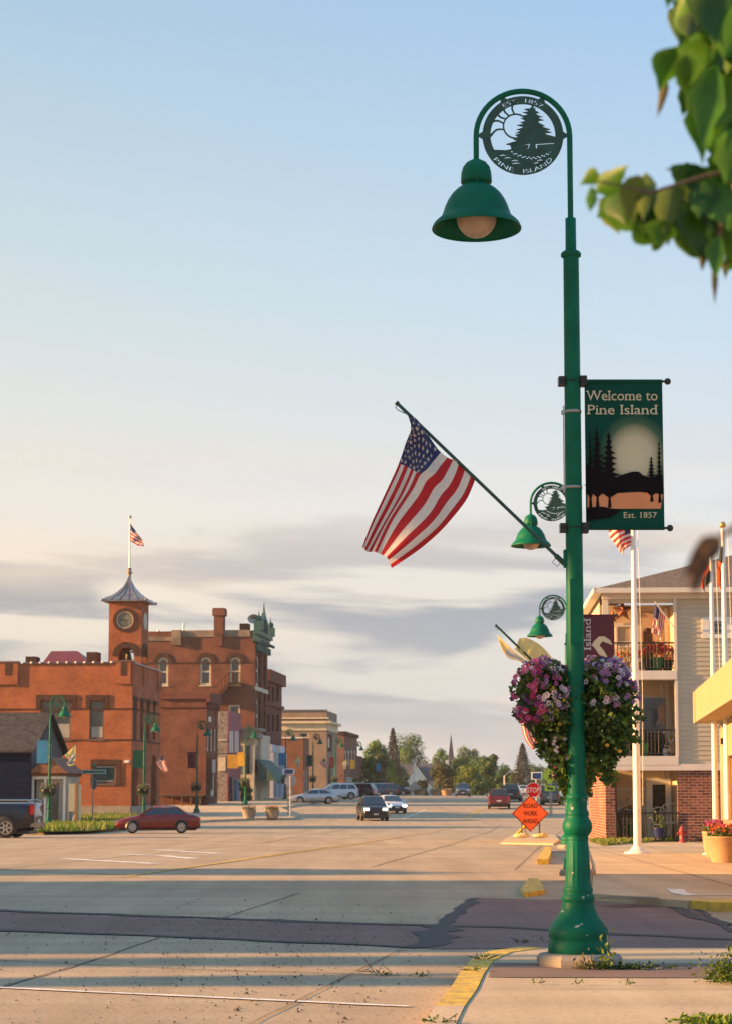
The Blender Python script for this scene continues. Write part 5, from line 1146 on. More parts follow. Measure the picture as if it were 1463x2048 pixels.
def railing(z0, h, x0, x1, par=True):
    m = MB().tube([(x0, -.02, z0 + h), (x1, -.02, z0 + h)], .025, 6).tube([(x0, -.02, z0 + .08), (x1, -.02, z0 + .08)], .02, 6)
    n = int((x1 - x0) / .115)
    for k in range(n + 1): x = x0 + (x1 - x0) * k / n; m.tube([(x, -.02, z0 + .08), (x, -.02, z0 + h)], .011 if k % 6 else .022, 4, caps=False)
    return b.add('railing', m, mt['black'])
railing(LV[2][0], .92, xr0, xr1); railing(LV[1][0], .86, xr0, xr1); railing(-.05, .98, xr0, xr1 + .02)
rf = MB(); ex0 = fx(1190); zr0 = ze; sl = (fz(1090, 1463) - ze) / (fx(1463) - ex0); XR = 15.0; zr1 = ze + sl * (XR - ex0)
rf.add([(ex0, -.5, zr0), (RXE, -.5, zr0), (RXE, XR - ex0 - .5, zr1 - .02), (XR, XR - ex0 - .5, zr1), (ex0, 9.5, zr0), (XR, XR - ex0 + .6, zr1)], [(0, 1, 2, 3), (0, 3, 5, 4)])
b.add('roof', rf, M('brown shingle', (.125, .098, .080), .95, var=.35, scale=7, bump=.3))
b.add('gutter', MB().box(ex0 - .02, RXE, -.56, -.44, zr0 - .14, zr0 + .02).box(ex0 - .06, ex0 + .05, -.56, 9.5, zr0 - .14, zr0 + .02), TRIM); b.add('soffit', MB().box(ex0 + .05, RXE, -.44, -.13, zr0 - .12, zr0 - .06).box(ex0 + .05, fx(1205) - .01, -.1, 9.4, zr0 - .12, zr0 - .06), TRIM)
APT = b
# barn stars
for px, py, r_, c_ in ((1243, 1222, .38, 'rusty large'), (1223, 1234, .24, 'small dark')):
    t = MB(); x, z = b.F(px, py, bd); p = b.o + b.n * x + b.u * (bd - .06)
    sp_ = [(r_ * math.sin(k * math.pi / 5) * (1 if k % 2 == 0 else .42), r_ * math.cos(k * math.pi / 5) * (1 if k % 2 == 0 else .42)) for k in range(10)]
    t.add([(0, -.12, 0)] + [(x_, -.03, z_) for x_, z_ in sp_], [(0, 1 + k, 1 + (k + 1) % 10) for k in range(10)]).add([(x_, -.03, z_) for x_, z_ in sp_], [tuple(range(9, -1, -1))])
    o = t.build('barn_star', M('rust metal', (.20, .07, .04), .6, .3)); o.location = (p.x, p.y, b.o.z + z); tag(o, c_ + ' metal barn star on the top balcony wall', 'star', 'barn stars on the balcony wall')
# ---- yellow building on the right edge
b2 = Bld('yellow_building', 1440, 50.0, 'sunlit yellow building with a deep boxed canopy at the right edge', z=.1)
# its street-facing wall runs towards the camera along -y; the far end is at local y=0
YEL = M('pale yellow stucco', (.34, .255, .14), .8, var=.06, scale=1.5, bump=.1)
zc0 = b2.F(1400, 1446)[1]; zc1 = b2.F(1385, 1384)[1]; cx0 = b2.F(1386, 1400)[0]
D2 = 26.0
wb = MB(); wb.plate(rc(-D2, 0, -.3, zc0 + .2), [rc(-5.2, -1.3, zc0 - 2.9, zc0 - .9), rc(-9.5, -5.8, zc0 - 2.9, zc0 - .9), rc(-2.2, -1.2, .1, 2.3)][:2], ((0, 0, 0), (0, 1, 0), (0, 0, 1), (1, 0, 0)), .3).box(.3, 14, -.3, 0, -.3, zc0 + .2)
b2.add('wall', wb, YEL)
for a, c in ((-5.2, -1.3), (-9.5, -5.8)): b2.add('window', MB().box(.15, .2, a, c, zc0 - 2.9, zc0 - .9).box(.05, .14, (a + c) / 2 - .05, (a + c) / 2 + .05, zc0 - 2.9, zc0 - .9), M('amber glass', (.30, .16, .05), .2))
b2.add('canopy', MB().box(cx0, 14, -D2, .3, zc0, zc1), YEL); b2.add('ledge', MB().box(-.25, 0, -D2, -4.0, .8, .9), M('brown slab', (.25, .15, .09), .8))
b2.add('wall_lamp', MB().box(-.16, -.01, -2.5, -2.40, 2.7, 2.85), mt['black'])
# ---- unseen block added left of the frame, sized so its shadow covers the crossing
m = MB(); m.box(-36, -24, 17.5, 33.5, -.05, 7.4)
o = m.build('wall', BR4); e = empty('corner_shop', (0, 0, 0), 0, 'brick corner shop left of the frame across the street', 'building'); o.parent = e
MB().box(-36.3, -23.7, 17.2, 33.8, 7.4, 7.7).build('roof', mt['tar'], e)
# ------------------------------------------------------------------ vehicles
CG = M('car glass', (.012, .015, .018), .05, var=.3, spec=.9, coat=.4); CHROME = M('chrome', (.45, .45, .45), .15, 1.0, var=.1); TYRE = mt['dark']; RIM = M('alloy', (.42, .41, .40), .3, .8, var=.1)
PLATE = M('number plate', (.55, .56, .6), .5, var=.05); TAIL = M('tail lamp', (.30, .01, .012), .25, var=.1, coat=.5); HEAD = M('head lamp', (.5, .52, .52), .1, var=.1, coat=.6); BLK = M('trim black', (.018, .018, .019), .45, var=.2)
LIT = M('lit head lamp', (1.0, .98, .80), .3, emit=2.2)
def paint(n, c, metal=.3): return M(n + ' car paint', c, .28, metal, var=.05, scale=1, coat=.5)
P_ = dict(
 sedan=dict(L=4.75, W=1.82, wb=2.75, wr=.33, top=[(-2.37, .62), (-2.30, .88), (-1.95, .97), (-1.5, 1.00), (-.6, .99), (.6, .96), (1.1, .92), (1.9, .78), (2.25, .66), (2.37, .50)], cab=(-1.75, -1.0, .22, 1.12, 1.42)),
 suv=dict(L=4.65, W=1.86, wb=2.7, wr=.37, top=[(-2.32, .75), (-2.28, 1.05), (-1.9, 1.12), (-1.0, 1.12), (0, 1.10), (.8, 1.09), (1.2, 1.07), (1.9, .98), (2.22, .86), (2.32, .62)], cab=(-2.2, -1.85, .45, 1.25, 1.70)),
 truck=dict(L=5.9, W=2.0, wb=3.65, wr=.42, top=[(-2.95, .85), (-2.93, 1.36), (-2.2, 1.37), (-1.0, 1.37), (-.9, 1.30), (.9, 1.28), (1.4, 1.25), (2.4, 1.17), (2.8, 1.05), (2.95, .75)], cab=(-.95, -.80, .75, 1.45, 1.90)))
def make_car(kind, pnt, label, X, Y, head, lit=False, rails=False, group=None, cat='car', name='parked_car'):
    k = P_[kind]; L_, W, wb, wr = k['L'], k['W'], k['wb'], k['wr']; h = W / 2
    t = empty(name, (X, Y, zg(Y)), head, label, cat, group)
    secs = []; tp = k['top']
    for i, (x, z) in enumerate(tp):
        e = min(abs(x - tp[0][0]), abs(tp[-1][0] - x)); ww = h * (1 - .16 * max(0, 1 - e / .5) ** 2); zb = .24 + (.12 if e < .05 else 0)
        secs.append([(x, s * ww * f, zb + (z - zb) * q) for s, f, q in ((1, .0, 0), (1, .86, 0), (1, .97, .18), (1, 1.0, .45), (1, .985, .80), (1, .93, .96), (1, .70, 1.03), (1, 0, 1.06), (-1, .70, 1.03), (-1, .93, .96), (-1, .985, .80), (-1, 1.0, .45), (-1, .97, .18), (-1, .86, 0))])
    n = 14; b = MB(); b.add([p for s in secs for p in s], [(i * n + j, i * n + (j + 1) % n, (i + 1) * n + (j + 1) % n, (i + 1) * n + j) for i in range(len(secs) - 1) for j in range(n)], 0, True)
    b.add(secs[0], [tuple(range(n))], 0); b.add(secs[-1], [tuple(range(n - 1, -1, -1))], 0)
    xr, xrr, xrf, xf, zr = k['cab'];
    def zt(x):
        for (a, za), (c, zc) in zip(tp, tp[1:]):
            if a <= x <= c: return za + (zc - za) * (x - a) / (c - a)
        return tp[-1][1]
    wb_, wt = h * .93, h * .70
    xm1, xm2 = xr + (xrr - xr) * .5, xf + (xrf - xf) * .5
    zl = lambda x: zt(x) * .99
    def ring(x, z, w_, cr=.0): return [(x, w_, z - .05 * (cr > 0)), (x, w_ * .8, z + cr * .5), (x, 0, z + cr), (x, -w_ * .8, z + cr * .5), (x, -w_, z - .05 * (cr > 0))]
    R_ = [ring(xr, zl(xr), wb_), ring(xrr, zr - .02, wt + .02, .03), ring((xrr + xrf) / 2, zr, wt + .04, .045), ring(xrf, zr - .02, wt + .02, .03), ring(xf, zl(xf), wb_)]
    b.add([p for s in R_ for p in s], [(i * 5 + j, i * 5 + j + 1, (i + 1) * 5 + j + 1, (i + 1) * 5 + j) for i in range(4) for j in range(4)], 0, True)
    for s in (1, -1):   # pillars and side body of the cabin
        b.add([(xr, s * wb_, zl(xr)), (xrr, s * (wt + .02), zr - .07), (xrf, s * (wt + .02), zr - .07), (xf, s * wb_, zl(xf))], [(0, 1, 2, 3)], 0)
    b.build('body', pnt, t)
    def lerp(a, c, f): return tuple(a[i] + (c[i] - a[i]) * f for i in range(3))
    for s in (1, -1):
        A, B_, C, D = (xr, s * wb_, zl(xr)), (xrr, s * (wt + .02), zr - .07), (xrf, s * (wt + .02), zr - .07), (xf, s * wb_, zl(xf))
        o = (0, s * .012, .004)
        cuts = [(.06, .34), (.37, .64), (.67, .95)] if kind == 'suv' else ([(.05, .45), (.50, .94)])
        for a0, a1 in cuts:
            q = []
            for f, g_ in ((a0, .08), (a1, .08), (a1, .90), (a0, .90)):
                lo_, hi_ = lerp(A, D, f), lerp(B_, C, f); p = lerp(lo_, hi_, g_); q.append(tuple(p[i] + o[i] for i in range(3)))
            MB().add(q, [(0, 1, 2, 3)]).build('window', CG, t)
    for (xa, za, xb, zb_, nm, sg) in ((xf, zl(xf), xrf, zr - .02, 'windscreen', 1), (xr, zl(xr), xrr, zr - .02, 'rear_window', -1)):
        q = []
        for f, w_ in ((.07, wb_ * .9), (.92, wt * .92)):
            x = xa + (xb - xa) * f + sg * .016; z = za + (zb_ - za) * f + .020; q += [(x, -w_, z), (x, 0, z + .03), (x, w_, z)]
        MB().add(q, [(0, 1, 4, 3), (1, 2, 5, 4)], 0, True).build(nm, CG, t)
    for sx in (1, -1):
        for s in (1, -1):
            xw = sx * wb / 2 + (.05 if kind == 'sedan' else 0); yo = s * (h + .004)
            a = MB().lathe([(0, 0), (wr + .07, 0), (wr + .07, .02), (0, .02)], (0, 0, 0), 20); a.v = [(xw + x, yo - s * (.01) + z * s * .4, max(wr + y, .2)) for x, y, z in a.v]; a.build('wheel_arch', BLK, t)
            w_ = MB().lathe([(0, .0), (wr * .93, .0), (wr, .03), (wr, .17), (wr * .93, .20), (wr * .66, .205), (wr * .62, .19), (0, .19)], (0, 0, 0), 24); w_.v = [(xw + x, yo + s * (z - .18), wr + y) for x, y, z in w_.v]
            wo = w_.build('wheel', TYRE, t)
            r_ = MB()
            for q in range(6 if kind != 'sedan' else 7):
                a = 2 * math.pi * q / (6 if kind != 'sedan' else 7); c_, s_ = math.cos(a), math.sin(a)
                r_.add([(xw + c_ * .04 - s_ * .045, yo + s * .024, wr + s_ * .04 + c_ * .045), (xw + c_ * .04 + s_ * .045, yo + s * .024, wr + s_ * .04 - c_ * .045), (xw + c_ * wr * .62 + s_ * .03, yo + s * .018, wr + s_ * wr * .62 - c_ * .03), (xw + c_ * wr * .62 - s_ * .03, yo + s * .018, wr + s_ * wr * .62 + c_ * .03)], [(0, 1, 2, 3)])
            ring_ = [(xw + math.cos(2 * math.pi * q / 20) * rr, yo + s * .020, wr + math.sin(2 * math.pi * q / 20) * rr) for rr in (wr * .66, wr * .56) for q in range(20)]
            r_.add(ring_, [(q, (q + 1) % 20, 20 + (q + 1) % 20, 20 + q) for q in range(20)]); r_.build('rim', RIM, wo, fix=False)
    xe, xb_ = L_ / 2, -L_ / 2; zf_ = tp[-2][1]; zb2 = tp[1][1]
    for s in (1, -1):
        y0 = s * h * .52; y1 = s * h * .86
        MB().box(xe - .32, xe + .012, min(y0, y1), max(y0, y1), zf_ - .12, zf_ + .02).build('headlight', LIT if lit else HEAD, t)
        if kind == 'suv' or kind == 'truck': MB().box(xb_ - .012, xb_ + .16, min(s * h * .74, s * h * .955), max(s * h * .74, s * h * .955), zb2 - .42, zb2 - .02).build('taillight', TAIL, t)
        else: MB().box(xb_ - .01, xb_ + .22, min(s * h * .55, s * h * .93), max(s * h * .55, s * h * .93), zb2 - .22, zb2 - .06).build('taillight', TAIL, t)
        MB().box(xf - .35, xf - .20, min(s * (h + .02), s * (h + .20)), max(s * (h + .02), s * (h + .20)), zl(xf) + .02, zl(xf) + .16).build('mirror', BLK if kind == 'truck' else pnt, t)
        for zz, xx in ((zt(0) - .12, -.35), (zt(0) - .12, -1.25)): MB().box(xx, xx + .18, min(s * h, s * (h + .012)), max(s * h, s * (h + .012)), zz - .03, zz).build('door_handle', CHROME if kind == 'truck' else pnt, t)
    MB().box(xe - .06, xe + .014, -h * .48, h * .48, zf_ - .28, zf_ - .08).build('grille', BLK, t)
    MB().box(xe - .1, xe + .018, -h * .85, h * .85, .26, .42).build('bumper', BLK, t)
    MB().box(xb_ - (.10 if kind == 'truck' else .02), xb_ + .15, -h * .85, h * .85, .34 + (.1 if kind == 'truck' else 0), .60 if kind == 'truck' else .48).build('bumper', CHROME if kind == 'truck' else BLK, t)
    MB().box(xb_ - .03, xb_, -.2, .2, .62, .74).build('number_plate', PLATE, t); MB().box(xe + .015, xe + .028, -.17, .17, .42, .52).build('number_plate', PLATE, t)
    MB().box(-L_ / 2 + .2, L_ / 2 - .2, -h * .8, h * .8, .16, .30).build('underbody', BLK, t)
    if rails:
        for s in (1, -1): MB().tube([(-1.7, s * .62, zr + .02), (-1.6, s * .62, zr + .08), (.2, s * .62, zr + .08), (.35, s * .62, zr + .02)], .025, 6).build('roof_rail', CHROME, t)
    if kind == 'truck':
        for s in (1, -1): MB().tube([(-2.85, s * .93, 1.44), (-2.7, s * .93, 1.52), (-1.15, s * .93, 1.52), (-1.0, s * .93, 1.42)], .035, 8).build('bed_rail', CHROME, t)
    return t
def carpx(kind, pnt, label, px, py, hd, Y=None, **k):
    x, y = gnd(px, py)
    if Y: x = x / y * Y; y = Y
    return make_car(kind, pnt, label, x, y, R(hd), **k)
darkred = paint('maroon', (.15, .008, .008)); navy = paint('midnight blue', (.006, .008, .022)); silver = paint('silver', (.42, .44, .48), .5); white = paint('white', (.60, .62, .66), .0); blackp = paint('black', (.012, .013, .014)); bluep = paint('steel blue', (.05, .09, .13)); redp = paint('red', (.15, .010, .008)); grey = paint('grey', (.10, .10, .10))
carpx('truck', navy, 'midnight blue pickup truck with chrome bed rails, cut off by the left edge', -66, 1671, 177, 80, cat='pickup truck', name='pickup_truck')
carpx('sedan', darkred, 'maroon sedan side-on in the road before the city hall', 316, 1660, 186, 98, name='sedan').scale = (.88, .88, .95)
G1 = 'cars parked along the left shops'
carpx('sedan', silver, 'silver sedan parked side-on, nearest of the cars by the shops', 627, 1611, 190, 186, group=G1)
carpx('suv', white, 'white estate car parked just behind the silver sedan', 672, 1604, 202, 208, group=G1)
carpx('suv', blackp, 'black car parked between the white estate and the dark blue one', 712, 1601, 160, 222, group=G1)
carpx('suv', bluep, 'dark blue estate car in the middle of the parked row', 733, 1599, 188, 236, group=G1)
carpx('suv', grey, 'grey van-like car at the far end of the parked row', 757, 1598, 192, 250, group=G1)
carpx('sedan', blackp, 'small dark car farthest right beyond the parked row', 782, 1595, 200, 268, group=G1)
carpx('suv', blackp, 'black utility vehicle driving towards the camera with its headlights lit', 744, 1641, -84, 139, lit=True, name='oncoming_car')
carpx('sedan', white, 'white sedan with lit headlights following the black oncoming vehicle', 780, 1629, -78, 158, lit=True, name='oncoming_car')
carpx('suv', redp, 'red utility vehicle driving away in the right lane', 997, 1619, 86, 170, name='departing_car')
carpx('suv', blackp, 'black vehicle driving away just beyond the red one', 1023, 1606, 82, 198, rails=True, name='departing_car')
carpx('suv', bluep, 'steel blue vehicle far off facing the camera by the garden wall', 924, 1597, -92, 250, name='distant_car')
carpx('suv', grey, 'dark grey vehicle parked at the right kerb beyond the stop sign', 1102, 1611, 80, 182, rails=True)
carpx('sedan', white, 'small white car far off behind the stop sign', 1046, 1600, 84, 250, name='distant_car')
carpx('suv', blackp, 'dark vehicle almost hidden behind the grey one at the right kerb', 1112, 1603, 80, 205)

# ------------------------------------------------------------------ signs
def octa(r): return [(r * math.cos(math.pi / 8 + k * math.pi / 4), r * math.sin(math.pi / 8 + k * math.pi / 4)) for k in range(8)]
SR = M('sign red', (.60, .008, .015), .6, var=.06, spec=.1); SO = M('sign orange', (.85, .12, .015), .55, var=.04); SY = M('sign lime', (.50, .62, .02), .5, var=.05); ALU = M('aluminium back', (.34, .33, .33), .5, .3, var=.12)
# stop sign with a solar panel behind it
x, y = at(1065, 1590, 96).x, 96.0; t = empty('stop_sign', (x, y, zg(y) + .15), 0, 'red octagonal STOP sign rising behind the orange road work sign', 'sign')
zc = at(1063, 1580, y).z - zg(y) - .15; FS = ((0, -.03, 0), (1, 0, 0), (0, 0, 1), (0, -1, 0))
MB().tube([(0, 0, 0), (0, 0, zc + .3)], .035, 6).build('post', mt['steel'], t)
MB().plate([(a, b + zc) for a, b in octa(.385)], (), FS, .012).plate([(a, b + zc) for a, b in octa(.385)], [[(a, b + zc) for a, b in octa(.362)]], FS, .006, .0125, 1).build('face', [SR, mt['white']], t)
m = MB(); lettering(m, 'STOP', 0, zc - .125, .25, FS, .014, .004, 0, .60, .025); m.build('lettering', mt['white'], t)
def solar(px, py, Y, label, post_base=0.0, sz=.6):
    p = at(px, py, Y); zb = zg(Y) + .1; t = empty('solar_panel', (p.x, Y, zb), 0, label, 'solar panel'); h_ = p.z - zb
    MB().tube([(0, 0, 0), (0, 0, h_)], .045, 6).build('post', mt['steel'], t)
    m = MB(); m.add([(-sz / 2, -.25, h_ - .15), (sz / 2, -.25, h_ - .15), (sz / 2 + .05, .2, h_ + .28), (-sz / 2 + .05, .2, h_ + .28)], [(0, 1, 2, 3)]).add([(-sz * .4, -.235, h_ - .10), (sz * .4, -.235, h_ - .10), (sz * .4 + .05, .15, h_ + .24), (-sz * .4 + .05, .15, h_ + .24)], [(0, 1, 2, 3)], 1)
    m.v = [(a, b - (.01 if i >= 4 else 0), c) for i, (a, b, c) in enumerate(m.v)]; m.build('panel', [mt['white'], M('solar cells', (.02, .025, .06), .2)], t, fix=False)
    return t, h_
solar(1071, 1554, 112, 'small white framed solar panel on a post above the stop sign', sz=.62)
solar(1101, 1523, 150, 'solar panel above the lime pedestrian sign, beside the baskets', sz=.7)
t, h_ = solar(577, 1545, 150, 'solar panel above the grey back of a stop sign, by the silver sedan', sz=.85)
def backsign(px, py, Y, rw, label, rz=0):
    p = at(px, py, Y); zb = zg(Y) + .1; t = empty('stop_sign', (p.x, Y, zb), rz, label, 'sign'); h_ = p.z - zb
    MB().tube([(0, -.05, 0), (0, -.05, h_ + rw * .8)], .04, 6).build('post', mt['steel'], t)
    MB().plate([(a, b + h_) for a, b in octa(rw)], (), FS, .012, -.03).build('face', ALU, t); return t, h_
t, h_ = backsign(581, 1562, 142, .45, 'grey back of an octagonal sign on a post near the silver sedan')
MB().rect(-.2, .2, h_ - .95, h_ - .62, FS, .01, -.02).build('plaque', ALU, t)
t, h_ = backsign(188, 1566, 118, .42, 'grey back of a stop sign below a green street name plate', R(-52))
s_ = empty('street_name_sign', t.location, 0, 'green street name plate on top of the turned stop sign post', 'sign'); s_.location = t.location
MB().box(-.75, .75, -.02, .02, h_ + .55, h_ + .80).tube([(0, 0, h_ + .3), (0, 0, h_ + 1.0)], .03, 6).ball((0, 0, h_ + 1.05), .12, 8).build('plate', M('street green', (.01, .14, .09), .5), s_)
m = MB().plate(rc(-.72, .72, h_ + .56, h_ + .79), [rc(-.68, .68, h_ + .59, h_ + .76)], ((0, -.022, 0), (1, 0, 0), (0, 0, 1), (0, -1, 0)), .003)
m.build('border', mt['white'], s_)
# road work sign on its stand
Y = 71.0; p = at(1059, 1627, Y); zb = zg(Y) + .13; t = empty('road_work_sign', (p.x, Y, zb), 0, 'orange diamond sign reading ROAD WORK AHEAD on a low stand', 'sign'); zc = p.z - zb; hd = 36.5 / F * Y
D = [(0, zc - hd), (hd, zc), (0, zc + hd), (-hd, zc)]
MB().plate(D, (), FS, .01).build('face', SO, t)
s9 = lambda f: [(a * f, zc + (b - zc) * f) for a, b in D]
m = MB().plate(s9(.965), [s9(.93)], FS, .003, .0105); m.plate(s9(1.0), [s9(.985)], FS, .002, .0105); m.build('border', mt['bblack'], t)
m = MB(); 
for s, z, w_ in (('ROAD', .20, .50), ('WORK', -.075, .50), ('AHEAD', -.35, .56)): lettering(m, s, 0, zc + z, .165, FS, .0105, .004, 0, w_, -.004)
m.build('lettering', mt['bblack'], t)
m = MB()
for x in (-.31, .33): m.tube([(x, 0, .0), (x, 0, zc)], .022, 6)
m.tube([(-.31, 0, zc - .2), (.33, 0, zc - .2)], .02, 6); m.build('stand', mt['black'], t)
sb = M('sandbag', (.60, .50, .22), .9, var=.25, scale=8, bump=.5)
for x, l in ((-.33, 'pale sandbag on the left foot of the road work sign'), (.35, 'pale sandbag on the right foot of the road work sign')):
    for q in (0,):
        o = MB().ball((0, 0, .07), .3, 12, 0, (1, .55, .26)).ball((.1, .1, .13), .2, 10, 0, (1, .6, .3)).build('sandbag', sb); o.location = (p.x + x, Y - .05, zb + .0); tag(o, l, 'sandbag', 'sandbags on the sign stand')
o = MB().tube([(0, 0, 0), (.42, 0, .42)], .05, 6).tube([(.42, 0, .42), (.42, .05, 0)], .03, 6).build('yellow_bracket', mt['yellow']); o.location = (at(1027, 1660, 73).x, 73, zb); tag(o, 'slanted yellow prop lying behind the left foot of the road work sign', 'prop')
Y = 150.0; p = at(1098, 1552, Y); zb = zg(Y); t = empty('pedestrian_sign', (p.x, Y, zb), 0, 'lime diamond pedestrian crossing sign with an arrow plate, left of the near pole', 'sign'); zc = p.z - zb; hd = 9.6 / F * Y * 1.8
hd = .62
MB().tube([(0, 0, 0), (0, 0, zc + 1)], .045, 6).build('post', mt['steel'], t)
f_ = MB().plate([(0, zc - hd), (hd, zc), (0, zc + hd), (-hd, zc)], (), FS, .012).rect(-.4, .4, zc - 1.15, zc - .75, FS, .012); f_.build('face', SY, t)
MB().plate([(a * .9 + x, zc + b * .9) for a, b, x in ((-.05, .08, 0), (.1, .2, 0), (.2, .0, 0), (.12, -.02, 0), (.2, -.32, 0), (.1, -.32, 0), (.02, -.12, 0), (-.1, -.32, 0), (-.18, -.28, 0), (-.04, 0, 0), (-.16, .0, 0), (-.16, .06, 0))], (), FS, .003, .013).plate(circ(.04, zc + .28, .07, 10), (), FS, .003, .013).plate([(-.25, zc - .92), (-.05, zc - 1.08), (-.05, zc - .98), (.25, zc - .98), (.25, zc - .88), (-.05, zc - .88), (-.05, zc - .8)], (), FS, .003, .013).build('symbol', mt['bblack'], t)
# cobra-head street light far off
Y = 250.0; p = at(1008, 1597, Y); t = empty('light_pole', (p.x, Y, zg(Y)), 0, 'thin grey light pole with a curved arm far beyond the red vehicle', 'light pole'); zt_ = at(1008, 1551, Y).z - zg(Y)
MB().tube([(0, 0, 0), (0, 0, zt_)], .12, 6).build('pole', mt['steel'], t); MB().tube([(0, 0, zt_ - .1), (.5, 0, zt_ + .4), (1.1, 0, zt_ + .5), (1.35, 0, zt_ + .45)], .06, 6).ball((1.5, 0, zt_ + .45), .2, 8, 0, (1.4, .8, .5)).build('arm', mt['steel'], t)
# tall white post with a square lamp by the church, and two traffic markers
for px, py0, py1, Y, r_, l in ((828, 1520, 1600, 300, .16, 'white post with a box lamp in front of the white church'),):
    p = at(px, 1597, Y); t = empty('signal_post', (p.x, Y, zg(Y)), 0, l, 'post'); h_ = at(px, py0, Y).z - zg(Y); MB().tube([(0, 0, 0), (0, 0, h_)], r_, 6).build('pole', mt['white'], t); MB().box(-.45, .45, -.2, .2, h_ - .4, h_ + .1).build('lamp_box', mt['steel'], t)
    MB().plate([(0, h_ - 3.2), (1.0, h_ - 4.2), (0, h_ - 5.2), (-1.0, h_ - 4.2)], (), FS, .02, .2).build('sign_back', ALU, t)

# ------------------------------------------------------------------ flagpoles, planters, hydrant, garden things
def flagpole(px_top, py_top, px, py, Y, label, r0=.09, base=True, ball=True):
    p = at(px, py, Y); zb = zg(Y) + .11; t = empty('flagpole', (p.x, Y, zb), 0, label, 'flagpole', 'white flagpoles on the right pavement'); h_ = at(px, py_top, Y).z - zb
    MB().tube([(0, 0, 0), (0, 0, h_ * .5), (0, 0, h_)], [r0, r0 * .85, r0 * .55], 14).build('pole', mt['white'], t)
    if base: MB().lathe([(.34, 0), (.34, .03), (.22, .06), (.14, .16), (.10, .2)], (0, 0, 0), 16).build('base', mt['white'], t)
    if ball: MB().ball((0, 0, h_ + .1), .085, 12).build('ball', M('gold ball', (.60, .38, .10), .3, .8), t)
    MB().tube([(.10, -.1, h_ - .1), (.16, -.12, h_ * .5), (.13, -.1, 1.2)], .006, 4).build('rope', mt['white'], t)
    return t
f1 = flagpole(1264, 1050, 1274, 1695, 49.5, 'nearest white flagpole, rising between the flower basket and the balconies', .10)
f2 = flagpole(1425, 1100, 1431, 1695, 48.5, 'slimmer white flagpole crossing the tan siding, left of the pair', .075, ball=False)
f3 = flagpole(1443, 1058, 1456, 1695, 47.5, 'white flagpole with a gold ball, right of the pair', .085)
def small_flag(rows, Y, label, us=True, mats=None):
    p0 = at(*rows[0][0][:2], Y); t = empty('flag', p0, 0, label, 'flag'); fn = cloth_fn([[tuple(at(a, b, Y + d) - p0) for a, b, d in r] for r in rows], UK if us else None)
    if us: us_cloth(fn, t, 16, 2, False); return t
    c = MB(); nu, nv = 10, 14; V = [[fn(i / nu, j / nv) for i in range(nu + 1)] for j in range(nv + 1)]
    for j in range(nv):
        for i in range(nu): c.add([V[j][i], V[j][i + 1], V[j + 1][i + 1], V[j + 1][i]], [(0, 1, 2, 3)], mats[1](i / nu, j / nv), True)
    ob = c.build('cloth', mats[0], t, fix=False); bm = bmesh.new(); bm.from_mesh(ob.data); bmesh.ops.remove_doubles(bm, verts=bm.verts, dist=1e-5); bm.to_mesh(ob.data); bm.free(); return t
small_flag([[(1264, 1030, 0), (1264, 1048, 0), (1263, 1066, 0), (1262, 1080, 0), (1260, 1092, 0)], [(1250, 1034, .2), (1249, 1054, .3), (1250, 1070, .2), (1252, 1084, .3), (1252, 1096, .2)], [(1232, 1036, -.1), (1232, 1058, 0), (1238, 1076, -.2), (1242, 1090, -.1), (1246, 1102, 0)], [(1217, 1040, 0), (1217, 1070, .3), (1227, 1086, .1), (1238, 1102, .2), (1247, 1110, .1)]], 49.5, 'stars and stripes on the nearest white flagpole, below the green banner')
FO = M('flag orange', (.75, .10, .02), .8, trans=.45); FK = M('flag black', (.02, .02, .022), .8, trans=.2)
small_flag([[(1443, 1065, 0), (1444, 1068, .1), (1445, 1066, 0)], [(1437, 1110, .1), (1441, 1112, -.1), (1444, 1110, 0)], [(1433, 1150, 0), (1438, 1155, .15), (1443, 1150, 0)], [(1436, 1172, .1), (1440, 1180, 0), (1444, 1182, 0)]], 47.5, 'limp orange and black flag hanging down the pole with the gold ball', False, ([FO, FK], lambda u, v: 1 if u > .55 or v < .42 else 0))
small_flag([[(1425, 1128, 0), (1425, 1140, .1), (1425, 1158, 0)], [(1414, 1130, .1), (1412, 1150, -.1), (1414, 1168, 0)], [(1407, 1140, 0), (1404, 1165, .15), (1408, 1180, 0)], [(1400, 1172, .1), (1408, 1183, 0), (1417, 1195, 0)]], 48.5, 'orange topped black flag on the slimmer flagpole', False, ([FO, FK], lambda u, v: 0 if u < .34 else 1))
# balcony flag
pA = APT.o + APT.n * APT.F(1346, 1255)[0] + APT.u * -.1; pA.z = APT.o.z + APT.F(1346, 1255)[1]; pB = at(1308, 1204, 63.6); yb = 63.9
t = small_flag([[(1309, 1206, 0), (1313, 1213, 0), (1318, 1220, 0), (1323, 1226, 0), (1329, 1232, 0)], [(1306, 1225, .1), (1311, 1228, -.1), (1316, 1232, .1), (1322, 1236, 0), (1327, 1241, .1)], [(1303, 1245, 0), (1308, 1246, .1), (1314, 1248, -.1), (1320, 1252, .1), (1325, 1256, 0)], [(1301, 1262, .1), (1306, 1262, 0), (1312, 1262, .1), (1317, 1264, -.1), (1322, 1268, 0)], [(1302, 1268, 0), (1306, 1268, .1), (1311, 1272, 0), (1316, 1276, .1), (1321, 1282, 0)]], yb, 'stars and stripes on a slanted pole from the top balcony')
o = MB().tube([Vector(pA) - t.location, at(1308, 1203, yb) - t.location], .02, 6).build('flagpole', mt['white'], t)
